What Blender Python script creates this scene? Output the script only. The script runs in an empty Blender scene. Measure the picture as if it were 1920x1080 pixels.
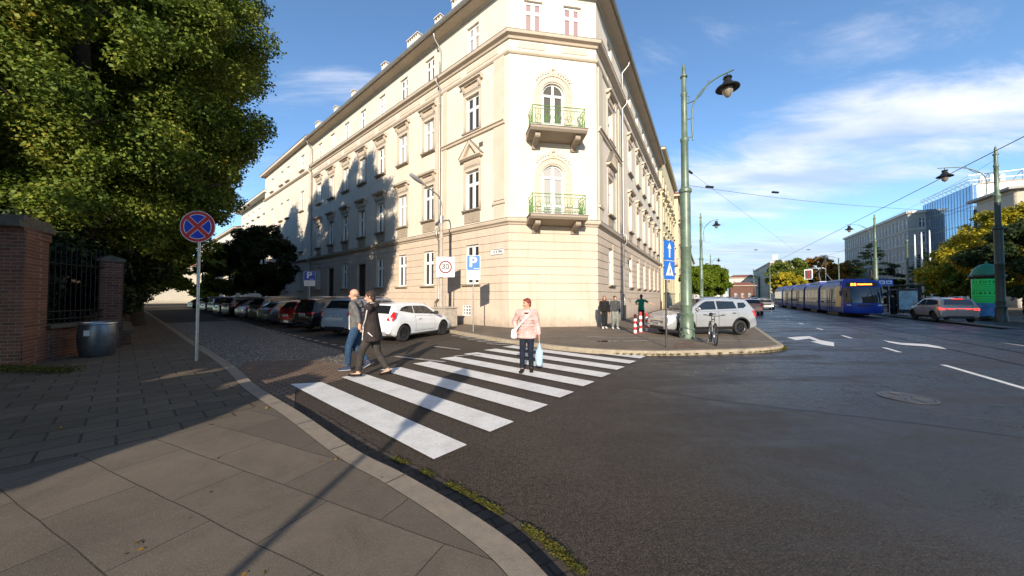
import bpy, bmesh, math, random
import numpy as np
from mathutils import Vector, Matrix
R = math.radians
S = bpy.context.scene
COL = S.collection
random.seed(7)

# ------------------------------------------------------------------ camera
EYE = 1.70
cam_d = bpy.data.cameras.new('camera'); cam = bpy.data.objects.new('camera', cam_d); COL.objects.link(cam)
cam_d.lens = 12.0; cam_d.sensor_width = 36.0
cam_d.clip_start = 0.05; cam_d.clip_end = 5000
cam.location = (0, 0, EYE); cam.rotation_euler = (R(91.4), 0, 0)
S.camera = cam

# ------------------------------------------------------------------ light
SUN_EL = R(21.0); SUN_AZ = R(4.5)      # light travels towards +Y, a little to the right
sd = bpy.data.lights.new('sun', 'SUN'); sun = bpy.data.objects.new('sun', sd); COL.objects.link(sun)
sd.energy = 4.6; sd.angle = R(0.42); sd.color = (1.0, 0.885, 0.735)
ldir = Vector((math.sin(SUN_AZ) * math.cos(SUN_EL), math.cos(SUN_AZ) * math.cos(SUN_EL), -math.sin(SUN_EL)))
sun.rotation_euler = ldir.to_track_quat('-Z', 'Y').to_euler()
sun.location = (0, -20, 40)
S.view_settings.view_transform = 'Standard'; S.view_settings.look = 'None'
S.view_settings.gamma = 1.0; S.view_settings.exposure = 0.68
S.view_settings.use_curve_mapping = False

W = bpy.data.worlds.new("World"); S.world = W; W.use_nodes = True
def world():
    nt = W.node_tree; N = nt.nodes; L = nt.links
    for n in list(N): N.remove(n)
    out = N.new('ShaderNodeOutputWorld'); bg = N.new('ShaderNodeBackground')
    sky = N.new('ShaderNodeTexSky'); sky.sky_type = 'NISHITA'; sky.sun_disc = False
    sky.sun_elevation = SUN_EL; sky.sun_rotation = R(180) + SUN_AZ
    sky.air_density = 1.0; sky.dust_density = 0.2; sky.ozone_density = 4.0; sky.altitude = 200
    bg.inputs['Strength'].default_value = 0.125
    def math_(op, a, b=None, c=None, clamp=False):
        m = N.new('ShaderNodeMath'); m.operation = op; m.use_clamp = clamp
        for i, v in enumerate((a, b, c)):
            if v is None: continue
            if isinstance(v, (int, float)): m.inputs[i].default_value = v
            else: L.new(v, m.inputs[i])
        return m.outputs[0]
    tc = N.new('ShaderNodeTexCoord'); sep = N.new('ShaderNodeSeparateXYZ'); L.new(tc.outputs['Generated'], sep.inputs[0])
    x, y, z = sep.outputs
    zz = math_('ADD', math_('MAXIMUM', z, 0.0), 0.10)
    px = math_('DIVIDE', x, zz); py = math_('DIVIDE', y, zz)
    cmb = N.new('ShaderNodeCombineXYZ'); L.new(px, cmb.inputs[0]); L.new(py, cmb.inputs[1])
    mp = N.new('ShaderNodeMapping'); L.new(cmb.outputs[0], mp.inputs[0])
    mp.inputs['Rotation'].default_value = (0, 0, R(-25)); mp.inputs['Scale'].default_value = (0.55, 1.25, 1); mp.inputs['Location'].default_value = (3.3, 1.7, 0)
    n1 = N.new('ShaderNodeTexNoise'); L.new(mp.outputs[0], n1.inputs['Vector'])
    n1.inputs['Scale'].default_value = 1.9; n1.inputs['Detail'].default_value = 10; n1.inputs['Roughness'].default_value = 0.66; n1.inputs['Distortion'].default_value = 0.5
    # cloud banks given as directions on the sky dome: azimuth tangent u, elevation tangent w
    yc = math_('MAXIMUM', y, 0.05); u = math_('DIVIDE', x, yc); w = math_('DIVIDE', z, yc)
    def bank(u0, w0, ru, rw, tilt, gain):
        du = math_('SUBTRACT', u, u0); dw = math_('SUBTRACT', math_('SUBTRACT', w, w0), math_('MULTIPLY', du, tilt))
        a = math_('POWER', math_('DIVIDE', du, ru), 2.0); b = math_('POWER', math_('DIVIDE', dw, rw), 2.0)
        # POWER of a negative base with exponent 2 is fine in Blender
        return math_('MULTIPLY', math_('SUBTRACT', 1.0, math_('ADD', a, b), clamp=True), gain)
    m = bank(0.98, 0.44, 1.05, 0.22, 0.27, 0.42)
    for b in ((1.0, 0.08, 0.95, 0.16, 0.0, 0.56), (1.28, 0.33, 0.35, 0.07, 0.1, 0.20), (0.55, 0.57, 0.25, 0.07, 0.3, 0.14), (1.25, 0.80, 0.6, 0.12, 0.25, 0.16), (-0.45, 0.64, 0.5, 0.08, -0.25, 0.16), (-0.85, 0.36, 0.45, 0.10, 0.1, 0.12), (0.60, 0.10, 0.4, 0.12, 0.0, 0.22)):
        m = math_('MAXIMUM', m, bank(*b))
    dens = math_('ADD', n1.outputs['Fac'], m)
    r = N.new('ShaderNodeMapRange'); r.interpolation_type = 'SMOOTHSTEP'
    L.new(dens, r.inputs['Value']); r.inputs['From Min'].default_value = 0.56; r.inputs['From Max'].default_value = 0.98
    n2 = N.new('ShaderNodeTexNoise'); L.new(mp.outputs[0], n2.inputs['Vector']); n2.inputs['Scale'].default_value = 2.4; n2.inputs['Detail'].default_value = 6
    cr = N.new('ShaderNodeValToRGB'); L.new(n2.outputs['Fac'], cr.inputs[0])
    cr.color_ramp.elements[0].position = 0.36; cr.color_ramp.elements[0].color = (3.2, 3.8, 4.8, 1)
    cr.color_ramp.elements[1].position = 0.62; cr.color_ramp.elements[1].color = (6.1, 6.1, 6.5, 1)
    mix = N.new('ShaderNodeMix'); mix.data_type = 'RGBA'
    fac = math_('MULTIPLY', r.outputs[0], 0.80)
    tint = N.new('ShaderNodeMix'); tint.data_type = 'RGBA'; tint.blend_type = 'MULTIPLY'; tint.inputs[0].default_value = 1.0; tint.inputs[7].default_value = (1.10, 1.16, 1.16, 1)
    L.new(sky.outputs[0], tint.inputs[6]); L.new(fac, mix.inputs[0]); L.new(tint.outputs[2], mix.inputs[6])
    lowc = N.new('ShaderNodeMapRange'); L.new(z, lowc.inputs['Value']); lowc.inputs['From Min'].default_value = 0.02; lowc.inputs['From Max'].default_value = 0.26; lowc.inputs['To Min'].default_value = 0.0; lowc.inputs['To Max'].default_value = 1.0
    cl = N.new('ShaderNodeMix'); cl.data_type = 'RGBA'; L.new(lowc.outputs[0], cl.inputs[0]); cl.inputs[6].default_value = (2.5, 2.9, 3.6, 1); L.new(cr.outputs[0], cl.inputs[7]); L.new(cl.outputs[2], mix.inputs[7])
    L.new(mix.outputs[2], bg.inputs[0]); L.new(bg.outputs[0], out.inputs[0])
world()

# ------------------------------------------------------------------ street directions (from the survey of the photo)
DL = Vector((-0.7519, 0.6593)).normalized()     # side street, away from camera
DR = Vector((0.4964, 0.8681)).normalized()      # main street, away from camera
NL = Vector((-0.6593, -0.7519))                 # outward normals of the two facades
NR = Vector((0.8681, -0.4964))
A0 = Vector((-0.16, 17.27)); B0 = Vector((4.52, 18.05))
DC = (A0 - B0).normalized()
KH = 0.13

# ------------------------------------------------------------------ materials
MT = {}
def mat(name, col, rough=0.6, metal=0.0, var=0.0, vscale=4.0, bump=0.0, bscale=60.0, spec=0.5, coat=0.0, emit=None, trans=0.0, dirt=None, alpha=1.0):
    if name in MT: return MT[name]
    m = bpy.data.materials.new(name); MT[name] = m; m.use_nodes = True
    nt = m.node_tree; N = nt.nodes; L = nt.links; b = N['Principled BSDF']
    b.inputs['Base Color'].default_value = (*col, 1); b.inputs['Roughness'].default_value = rough; b.inputs['Metallic'].default_value = metal
    b.inputs['Specular IOR Level'].default_value = spec; b.inputs['Coat Weight'].default_value = coat
    b.inputs['Transmission Weight'].default_value = trans
    if emit: b.inputs['Emission Color'].default_value = (*emit[0], 1); b.inputs['Emission Strength'].default_value = emit[1]
    tc = N.new('ShaderNodeTexCoord')
    if var > 0:
        n = N.new('ShaderNodeTexNoise'); n.inputs['Scale'].default_value = vscale; n.inputs['Detail'].default_value = 6; n.inputs['Roughness'].default_value = 0.65
        L.new(tc.outputs['Object'], n.inputs['Vector'])
        r = N.new('ShaderNodeValToRGB'); L.new(n.outputs['Fac'], r.inputs[0])
        lo = tuple(max(0, c * (1 - var)) for c in col); hi = tuple(min(1, c * (1 + var * 0.7)) for c in col)
        if dirt: lo = dirt
        r.color_ramp.elements[0].position = 0.3; r.color_ramp.elements[0].color = (*lo, 1)
        r.color_ramp.elements[1].position = 0.68; r.color_ramp.elements[1].color = (*hi, 1)
        L.new(r.outputs[0], b.inputs['Base Color'])
    if bump > 0:
        n = N.new('ShaderNodeTexNoise'); n.inputs['Scale'].default_value = bscale; n.inputs['Detail'].default_value = 4
        L.new(tc.outputs['Object'], n.inputs['Vector'])
        bp = N.new('ShaderNodeBump'); bp.inputs['Strength'].default_value = bump; bp.inputs['Distance'].default_value = 0.02
        L.new(n.outputs['Fac'], bp.inputs['Height']); L.new(bp.outputs[0], b.inputs['Normal'])
    return m

def noise(N, L, vec, scale, detail=5, rough=0.6, dist=0.0):
    n = N.new('ShaderNodeTexNoise'); n.inputs['Scale'].default_value = scale; n.inputs['Detail'].default_value = detail
    n.inputs['Roughness'].default_value = rough; n.inputs['Distortion'].default_value = dist
    L.new(vec, n.inputs['Vector']); return n.outputs['Fac']
def maprange(N, L, v, a, b, c, d):
    r = N.new('ShaderNodeMapRange'); L.new(v, r.inputs['Value'])
    r.inputs['From Min'].default_value = a; r.inputs['From Max'].default_value = b; r.inputs['To Min'].default_value = c; r.inputs['To Max'].default_value = d
    return r.outputs[0]
def mixc(N, L, fac, a, b, mode='MIX'):
    m = N.new('ShaderNodeMix'); m.data_type = 'RGBA'; m.blend_type = mode
    for i, v in ((0, fac), (6, a), (7, b)):
        if isinstance(v, (int, float)): m.inputs[i].default_value = v
        elif isinstance(v, tuple): m.inputs[i].default_value = (*v, 1)
        else: L.new(v, m.inputs[i])
    return m.outputs[2]
def newmat(name):
    m = bpy.data.materials.new(name); MT[name] = m; m.use_nodes = True
    return m, m.node_tree.nodes, m.node_tree.links, m.node_tree.nodes['Principled BSDF']
def bumpn(N, L, b, h, s, dist=0.01, prev=None):
    bp = N.new('ShaderNodeBump'); bp.inputs['Strength'].default_value = s; bp.inputs['Distance'].default_value = dist
    L.new(h, bp.inputs['Height'])
    if prev: L.new(prev, bp.inputs['Normal'])
    L.new(bp.outputs[0], b.inputs['Normal']); return bp.outputs[0]

def plaster(name, col, col2, streak=0.25):
    m, N, L, b = newmat(name); tc = N.new('ShaderNodeTexCoord'); v = tc.outputs['Object']
    f = maprange(N, L, noise(N, L, v, 0.55, 8, 0.7), 0.35, 0.7, 0, 1)
    c = mixc(N, L, f, col, col2)
    mp = N.new('ShaderNodeMapping'); L.new(v, mp.inputs[0]); mp.inputs['Scale'].default_value = (3.0, 3.0, 0.25)
    s = maprange(N, L, noise(N, L, mp.outputs[0], 1.2, 6, 0.7), 0.5, 0.8, 0, streak)
    c = mixc(N, L, s, c, tuple(x * 0.55 for x in col))
    pt = noise(N, L, v, 0.9, 2, 0.4, 1.5); c = mixc(N, L, maprange(N, L, pt, 0.60, 0.615, 0, 0.22), c, tuple(x * 0.78 for x in col))
    sz = N.new('ShaderNodeSeparateXYZ'); L.new(v, sz.inputs[0]); gz_ = N.new('ShaderNodeMath'); gz_.operation = 'MULTIPLY_ADD'; L.new(noise(N, L, v, 3.5, 6, 0.8), gz_.inputs[0]); gz_.inputs[1].default_value = -1.3; L.new(sz.outputs[2], gz_.inputs[2])
    c = mixc(N, L, maprange(N, L, gz_.outputs[0], -0.65, 0.15, 0.6, 0), c, (0.20, 0.16, 0.12))
    L.new(c, b.inputs['Base Color']); b.inputs['Roughness'].default_value = 0.88; b.inputs['Specular IOR Level'].default_value = 0.2
    bumpn(N, L, b, noise(N, L, v, 45, 5), 0.18, 0.02)
    return m
plaster('plaster_cream', (0.70, 0.62, 0.51), (0.61, 0.53, 0.425), 0.5)
plaster('plaster_base', (0.60, 0.49, 0.385), (0.51, 0.41, 0.315), 0.55)
plaster('plaster_trim', (0.60, 0.505, 0.395), (0.52, 0.43, 0.335), 0.34)
plaster('plaster_yellow', (0.62, 0.53, 0.34), (0.55, 0.47, 0.31))
plaster('plaster_white', (0.66, 0.62, 0.54), (0.58, 0.54, 0.47))
plaster('plaster_grey', (0.40, 0.38, 0.34), (0.34, 0.32, 0.29))
plaster('plaster_sand', (0.50, 0.45, 0.36), (0.43, 0.39, 0.31))
mat('shadow_plaster', (0.30, 0.25, 0.19), 0.9, var=0.2)
mat('win_white', (0.80, 0.80, 0.77), 0.45, var=0.06, vscale=3)
mat('win_dark', (0.10, 0.09, 0.08), 0.5)
mat('lintel_dark', (0.20, 0.15, 0.10), 0.85)
mat('door_dark', (0.045, 0.03, 0.022), 0.5, var=0.3)
mat('tin', (0.30, 0.27, 0.23), 0.45, 0.6, var=0.2)
mat('zinc', (0.36, 0.34, 0.31), 0.42, 0.75, var=0.2, vscale=3)
mat('roof_tile', (0.22, 0.085, 0.05), 0.8, var=0.35, vscale=2, bump=0.5, bscale=20)
mat('white_paint', (0.80, 0.80, 0.78), 0.5, var=0.07)
mat('red_paint', (0.55, 0.03, 0.03), 0.4, var=0.1)
mat('blue_sign', (0.010, 0.13, 0.52), 0.35, var=0.1)
mat('deep_blue', (0.012, 0.05, 0.42), 0.35, var=0.1)
mat('black_paint', (0.015, 0.015, 0.015), 0.45)
mat('galv', (0.42, 0.43, 0.43), 0.4, 0.8, var=0.25, vscale=12)
mat('dark_post', (0.07, 0.065, 0.06), 0.5, 0.3, var=0.3)
mat('pole_green', (0.125, 0.175, 0.120), 0.42, 0.1, var=0.22, vscale=3, bump=0.1, dirt=(0.07, 0.10, 0.07))
mat('pole_dark', (0.02, 0.035, 0.028), 0.45, 0.1, var=0.3, vscale=3)  # shade tone for one lamp post's lower part; also the column drum
mat('lamp_dark', (0.025, 0.027, 0.025), 0.4, 0.4)
mat('lamp_glass', (0.24, 0.20, 0.15), 0.12, coat=0.6)
mat('concrete', (0.42, 0.36, 0.29), 0.9, var=0.25, vscale=6, bump=0.3)
mat('balcony_green', (0.10, 0.24, 0.04), 0.5, var=0.2)
mat('iron', (0.012, 0.012, 0.013), 0.5, 0.5)
mat('rubber', (0.018, 0.018, 0.018), 0.8, bump=0.15, bscale=90)
mat('rim_silver', (0.45, 0.45, 0.46), 0.3, 0.85)
mat('rim_dark', (0.055, 0.055, 0.06), 0.35, 0.7)
mat('trim_black', (0.015, 0.015, 0.016), 0.55)
mat('car_glass', (0.012, 0.015, 0.017), 0.04, spec=0.8)
mat('tail_red', (0.50, 0.010, 0.012), 0.15, coat=0.8)
mat('tail_lit', (0.6, 0.02, 0.02), 0.2, emit=((1.0, 0.05, 0.03), 1.6))
mat('head_clear', (0.55, 0.57, 0.60), 0.12, 0.3, coat=0.8)
mat('plate_white', (0.62, 0.62, 0.60), 0.5)
mat('chrome', (0.6, 0.6, 0.6), 0.15, 1.0)
mat('grey_plastic', (0.22, 0.22, 0.22), 0.5)
mat('led_orange', (0.9, 0.25, 0.02), 0.5, emit=((1.0, 0.22, 0.02), 5.0))
mat('bin_metal', (0.16, 0.18, 0.20), 0.35, 0.75, var=0.3, vscale=3)
mat('granite', (0.235, 0.19, 0.14), 0.8, var=0.18, vscale=12, bump=0.3, bscale=120)
mat('kerb_pale', (0.31, 0.255, 0.18), 0.85, var=0.3, vscale=9, bump=0.35, bscale=80)
mat('wire', (0.02, 0.02, 0.022), 0.5, 0.3)
mat('rail_steel', (0.16, 0.16, 0.17), 0.25, 0.9, var=0.2)
mat('ceramic', (0.75, 0.74, 0.70), 0.3)
mat('flag_white', (0.78, 0.77, 0.74), 0.4, var=0.05)
def paint(name, col, metal=0.0, rough=0.28): return mat(name, col, rough, metal, var=0.06, vscale=2, coat=0.7)
paint('paint_white', (0.78, 0.78, 0.76)); paint('paint_silver', (0.44, 0.45, 0.45), 0.45, 0.33); paint('paint_taupe', (0.33, 0.30, 0.26), 0.3)
paint('paint_black', (0.010, 0.010, 0.011)); paint('paint_grey', (0.09, 0.095, 0.10), 0.4); paint('paint_darkblue', (0.015, 0.03, 0.08), 0.3)
paint('paint_red', (0.28, 0.012, 0.012)); paint('paint_beige', (0.42, 0.36, 0.26), 0.3); paint('paint_copper', (0.42, 0.14, 0.06), 0.4)
paint('paint_pale', (0.40, 0.44, 0.50), 0.3)
mat('tram_blue', (0.008, 0.040, 0.30), 0.42, var=.2, vscale=1.5); mat('tram_cream', (0.60, 0.42, 0.14), 0.4, var=.1); mat('tram_pale', (0.10, 0.13, 0.22), 0.4, var=.2)

def pane_mat(name, col, curtain=None, rough=0.04):
    m, N, L, b = newmat(name)
    b.inputs['Base Color'].default_value = (*col, 1); b.inputs['Roughness'].default_value = rough; b.inputs['Specular IOR Level'].default_value = 0.7
    tc = N.new('ShaderNodeTexCoord')
    if curtain:
        w = N.new('ShaderNodeTexWave'); w.inputs['Scale'].default_value = 9; w.inputs['Distortion'].default_value = 1.5
        L.new(tc.outputs['Object'], w.inputs['Vector'])
        sp = N.new('ShaderNodeSeparateXYZ'); L.new(tc.outputs['Object'], sp.inputs[0])
        c1 = mixc(N, L, w.outputs['Fac'], tuple(c * 0.55 for c in curtain), curtain)
        L.new(c1, b.inputs['Base Color']); b.inputs['Coat Weight'].default_value = 0.5; b.inputs['Coat Roughness'].default_value = 0.02; b.inputs['Roughness'].default_value = 0.5
    bumpn(N, L, b, noise(N, L, tc.outputs['Object'], 1.6, 2), 0.05, 0.05)
    return m
pane_mat('pane', (0.035, 0.035, 0.035)); pane_mat('pane_curtain', (0.3, 0.3, 0.3), (0.42, 0.40, 0.37))
pane_mat('pane_pink', (0.3, 0.3, 0.3), (0.36, 0.22, 0.21)); pane_mat('pane_blue', (0.05, 0.075, 0.10), rough=0.06); pane_mat('pane_dim', (0.10, 0.085, 0.06))
MT['pane_blue'].node_tree.nodes['Principled BSDF'].inputs['Metallic'].default_value = 0.0
mat('facade_glass', (0.20, 0.32, 0.46), 0.07, 0.75, var=0.25, vscale=0.15)

def ground_mats():
    # asphalt: dark aggregate, brown dry parts, smoother wet parts towards the main street
    m, N, L, b = newmat('asphalt'); tc = N.new('ShaderNodeTexCoord'); v = tc.outputs['Object']
    f1 = noise(N, L, v, 0.33, 6, 0.65, 0.4); f2 = noise(N, L, v, 78, 1.5, 0.8); f3 = noise(N, L, v, 2.2, 8, 0.75, 0.6); f4 = noise(N, L, v, 22, 3, 0.8)
    c = mixc(N, L, maprange(N, L, f1, 0.35, 0.65, 0, 1), (0.046, 0.034, 0.024), (0.086, 0.064, 0.044))
    c = mixc(N, L, maprange(N, L, f2, 0.54, 0.74, 0, 0.95), c, (0.23, 0.185, 0.145))
    c = mixc(N, L, maprange(N, L, f2, 0.47, 0.32, 0, 0.95), c, (0.008, 0.007, 0.006))
    c = mixc(N, L, maprange(N, L, f3, 0.55, 0.8, 0, 0.35), c, (0.11, 0.095, 0.078))
    c = mixc(N, L, maprange(N, L, f4, 0.35, 0.52, 0.6, 0), c, (0.016, 0.013, 0.011)); c = mixc(N, L, maprange(N, L, f4, 0.55, 0.72, 0, 0.45), c, (0.14, 0.112, 0.085))
    sp = N.new('ShaderNodeSeparateXYZ'); L.new(v, sp.inputs[0])
    mps = N.new('ShaderNodeMapping'); L.new(v, mps.inputs[0]); mps.inputs['Rotation'].default_value = (0, 0, R(-60)); mps.inputs['Scale'].default_value = (0.28, 1.3, 1)
    fs = noise(N, L, mps.outputs[0], 0.9, 7, 0.65, 0.8)
    wet = maprange(N, L, sp.outputs[0], 0.2, 4.2, 0.0, 1.0)
    wn = N.new('ShaderNodeMath'); wn.operation = 'MULTIPLY'; L.new(wet, wn.inputs[0]); L.new(maprange(N, L, fs, 0.32, 0.60, 0.62, 1.0), wn.inputs[1])
    rw = N.new('ShaderNodeMath'); rw.operation = 'MULTIPLY'; L.new(wn.outputs[0], rw.inputs[0]); L.new(maprange(N, L, fs, 0.38, 0.60, 0.62, 1.12), rw.inputs[1]); r0 = maprange(N, L, rw.outputs[0], 0, 1, 0.82, 0.30)
    ra = N.new('ShaderNodeMath'); ra.operation = 'ADD'; L.new(r0, ra.inputs[0]); L.new(maprange(N, L, f3, 0.35, 0.7, -0.12, 0.14), ra.inputs[1]); r = ra.outputs[0]
    L.new(r, b.inputs['Roughness'])
    c = mixc(N, L, maprange(N, L, wn.outputs[0], 0, 1, 0, 0.85), c, mixc(N, L, 1.0, c, (0.10, 0.155, 0.29), 'MULTIPLY'))
    L.new(c, b.inputs['Base Color'])
    L.new(maprange(N, L, wn.outputs[0], 0, 1, 0.25, 0.75), b.inputs['Specular IOR Level'])
    h = N.new('ShaderNodeTexNoise'); h.inputs['Scale'].default_value = 48; h.inputs['Detail'].default_value = 5; h.inputs['Roughness'].default_value = 0.8; L.new(v, h.inputs['Vector'])
    pv = bumpn(N, L, b, h.outputs['Fac'], 1.0, 0.022)
    # slabs
    def slabs(name, rot, w, hgt, cols, mortar, off=(0, 0), frq=0.5, ms=0.008, bumpy=0.5):
        m, N, L, b = newmat(name); tc = N.new('ShaderNodeTexCoord')
        mp = N.new('ShaderNodeMapping'); L.new(tc.outputs['Object'], mp.inputs[0]); mp.inputs['Rotation'].default_value = (0, 0, R(rot)); mp.inputs['Location'].default_value = (off[0], off[1], 0)
        nv = N.new('ShaderNodeTexNoise'); nv.inputs['Scale'].default_value = 1.3; L.new(tc.outputs['Object'], nv.inputs['Vector'])
        add = N.new('ShaderNodeMix'); add.data_type = 'VECTOR'; add.inputs[0].default_value = 0.03
        L.new(mp.outputs[0], add.inputs[4]); L.new(nv.outputs['Color'], add.inputs[5])
        br = N.new('ShaderNodeTexBrick'); L.new(add.outputs[1], br.inputs['Vector'])
        br.inputs['Scale'].default_value = 1.0; br.inputs['Brick Width'].default_value = w; br.inputs['Row Height'].default_value = hgt
        br.inputs['Mortar Size'].default_value = ms; br.inputs['Mortar Smooth'].default_value = 0.3; br.offset = frq
        br.inputs['Color1'].default_value = (*cols[0], 1); br.inputs['Color2'].default_value = (*cols[1], 1); br.inputs['Mortar'].default_value = (*mortar, 1)
        v = tc.outputs['Object']
        c = mixc(N, L, maprange(N, L, noise(N, L, v, 1.6, 8, 0.75, 0.5), 0.38, 0.72, 0, 0.65), br.outputs[0], tuple(x * 0.45 for x in cols[0]))
        c = mixc(N, L, maprange(N, L, noise(N, L, v, 75, 4, 0.85), 0.55, 0.68, 0, 0.6), c, tuple(min(1, x * 1.9) for x in cols[0]))
        c = mixc(N, L, maprange(N, L, noise(N, L, v, 9, 4, 0.8), 0.64, 0.72, 0, 0.5), c, tuple(x * 0.4 for x in cols[0]))
        L.new(c, b.inputs['Base Color']); b.inputs['Roughness'].default_value = 0.85; b.inputs['Specular IOR Level'].default_value = 0.25
        inv = N.new('ShaderNodeMath'); inv.operation = 'SUBTRACT'; inv.inputs[0].default_value = 1.0; L.new(br.outputs['Fac'], inv.inputs[1])
        p = bumpn(N, L, b, inv.outputs[0], bumpy, 0.02)
        bumpn(N, L, b, noise(N, L, v, 110, 3), 0.30, 0.008, p)
    slabs('big_slabs', 24.4, 1.05, 0.48, ((0.155, 0.124, 0.093), (0.108, 0.088, 0.067)), (0.040, 0.032, 0.024), ms=0.005, off=(0.2, 0.13))
    slabs('small_slabs', -48.8, 0.5, 0.36, ((0.15, 0.115, 0.080), (0.10, 0.078, 0.055)), (0.035, 0.03, 0.024), ms=0.011, bumpy=0.9)
    slabs('corner_paving', 41, 0.9, 0.6, ((0.19, 0.15, 0.11), (0.145, 0.116, 0.086)), (0.09, 0.07, 0.05), ms=0.008, bumpy=0.3)
    slabs('red_setts', -48.8, 0.19, 0.10, ((0.25, 0.17, 0.12), (0.155, 0.105, 0.075)), (0.035, 0.028, 0.02), ms=0.012, bumpy=1.0)
    slabs('gutter_setts', -30, 0.21, 0.11, ((0.085, 0.066, 0.05), (0.055, 0.044, 0.035)), (0.03, 0.024, 0.018), ms=0.010, bumpy=0.8)
    slabs('brick_wall', 0, 0.26, 0.075, ((0.20, 0.085, 0.052), (0.10, 0.045, 0.034)), (0.22, 0.19, 0.15), ms=0.009, bumpy=0.8)
    # brick_wall needs vertical rows: use x+y along the wall, z upwards
    nt = MT['brick_wall'].node_tree; N = nt.nodes; L = nt.links
    mp = [n for n in N if n.type == 'MAPPING'][0]; tc = [n for n in N if n.type == 'TEX_COORD'][0]
    sp = N.new('ShaderNodeSeparateXYZ'); L.new(tc.outputs['Object'], sp.inputs[0]); ad = N.new('ShaderNodeMath'); L.new(sp.outputs[0], ad.inputs[0]); L.new(sp.outputs[1], ad.inputs[1])
    cb = N.new('ShaderNodeCombineXYZ'); L.new(ad.outputs[0], cb.inputs[0]); L.new(sp.outputs[2], cb.inputs[1]); L.new(cb.outputs[0], mp.inputs[0])
    # cobbles
    m, N, L, b = newmat('cobbles'); tc = N.new('ShaderNodeTexCoord')
    vo = N.new('ShaderNodeTexVoronoi'); vo.inputs['Scale'].default_value = 7.5; L.new(tc.outputs['Object'], vo.inputs['Vector'])
    vd = N.new('ShaderNodeTexVoronoi'); vd.feature = 'DISTANCE_TO_EDGE'; vd.inputs['Scale'].default_value = 7.5; L.new(tc.outputs['Object'], vd.inputs['Vector'])
    sp = N.new('ShaderNodeSeparateColor'); L.new(vo.outputs['Color'], sp.inputs[0])
    c = mixc(N, L, sp.outputs[0], (0.11, 0.095, 0.08), (0.24, 0.20, 0.165))
    c = mixc(N, L, maprange(N, L, vd.outputs[0], 0.0, 0.10, 1, 0), c, (0.02, 0.018, 0.014))
    L.new(c, b.inputs['Base Color']); b.inputs['Roughness'].default_value = 0.5; b.inputs['Specular IOR Level'].default_value = 0.5
    bumpn(N, L, b, maprange(N, L, vd.outputs[0], 0, 0.25, 0, 1), 1.0, 0.05)
    # worn road paint
    m, N, L, b = newmat('road_paint'); tc = N.new('ShaderNodeTexCoord'); v = tc.outputs['Object']
    c = mixc(N, L, maprange(N, L, noise(N, L, v, 34, 6, 0.85), 0.555, 0.66, 0, 0.85), (0.70, 0.68, 0.64), (0.20, 0.175, 0.15))
    c = mixc(N, L, maprange(N, L, noise(N, L, v, 2.5, 6, 0.7), 0.45, 0.75, 0, 0.6), c, (0.40, 0.37, 0.32))
    L.new(c, b.inputs['Base Color']); b.inputs['Roughness'].default_value = 0.6
    bumpn(N, L, b, noise(N, L, v, 90, 3), 0.4, 0.008)
    m, N, L, b = newmat('faded_paint'); tc = N.new('ShaderNodeTexCoord'); v = tc.outputs['Object']
    c = mixc(N, L, maprange(N, L, noise(N, L, v, 14, 6, 0.8), 0.42, 0.6, 0, 0.9), (0.50, 0.47, 0.42), (0.10, 0.088, 0.075))
    L.new(c, b.inputs['Base Color']); b.inputs['Roughness'].default_value = 0.7
    m, N, L, b = newmat('puddle'); b.inputs['Base Color'].default_value = (0.02, 0.018, 0.016, 1); b.inputs['Roughness'].default_value = 0.06
ground_mats()

def leaf_mat(name, cols, rough=0.6):
    """cols: dark, mid, light, accent"""
    m, N, L, b = newmat(name)
    geo = N.new('ShaderNodeNewGeometry'); tc = N.new('ShaderNodeTexCoord')
    cr = N.new('ShaderNodeValToRGB'); e = cr.color_ramp.elements
    e[0].position = 0.0; e[0].color = (*cols[0], 1); e[1].position = 1.0; e[1].color = (*cols[3], 1)
    for p, c in ((0.45, cols[1]), (0.86, cols[2])): n = e.new(p); n.color = (*c, 1)
    n = noise(N, L, tc.outputs['Object'], 0.55, 3)
    a = N.new('ShaderNodeMath'); a.operation = 'MULTIPLY_ADD'; L.new(n, a.inputs[0]); a.inputs[1].default_value = 1.3; a.inputs[2].default_value = -0.42
    s = N.new('ShaderNodeMath'); s.operation = 'MULTIPLY_ADD'; L.new(geo.outputs['Random Per Island'], s.inputs[0]); s.inputs[1].default_value = 0.55; L.new(a.outputs[0], s.inputs[2]); s.use_clamp = True
    L.new(s.outputs[0], cr.inputs[0]); L.new(cr.outputs[0], b.inputs['Base Color'])
    b.inputs['Roughness'].default_value = rough; b.inputs['Specular IOR Level'].default_value = 0.22
    tr = N.new('ShaderNodeBsdfTranslucent'); L.new(cr.outputs[0], tr.inputs[0])
    mx = N.new('ShaderNodeMixShader'); mx.inputs[0].default_value = 0.28
    L.new(b.outputs[0], mx.inputs[1]); L.new(tr.outputs[0], mx.inputs[2]); L.new(mx.outputs[0], N['Material Output'].inputs[0])
    return m
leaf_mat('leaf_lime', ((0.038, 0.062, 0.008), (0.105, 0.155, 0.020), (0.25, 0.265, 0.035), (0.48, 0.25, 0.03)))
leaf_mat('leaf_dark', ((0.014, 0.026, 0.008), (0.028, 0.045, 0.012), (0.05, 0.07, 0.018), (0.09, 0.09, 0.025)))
leaf_mat('leaf_bright', ((0.05, 0.095, 0.008), (0.11, 0.17, 0.012), (0.20, 0.26, 0.02), (0.26, 0.28, 0.03)))
leaf_mat('leaf_orange', ((0.09, 0.07, 0.012), (0.24, 0.13, 0.015), (0.42, 0.19, 0.015), (0.40, 0.11, 0.02)))
leaf_mat('leaf_yellow', ((0.07, 0.09, 0.010), (0.33, 0.30, 0.020), (0.66, 0.48, 0.03), (0.75, 0.47, 0.03)))
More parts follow.
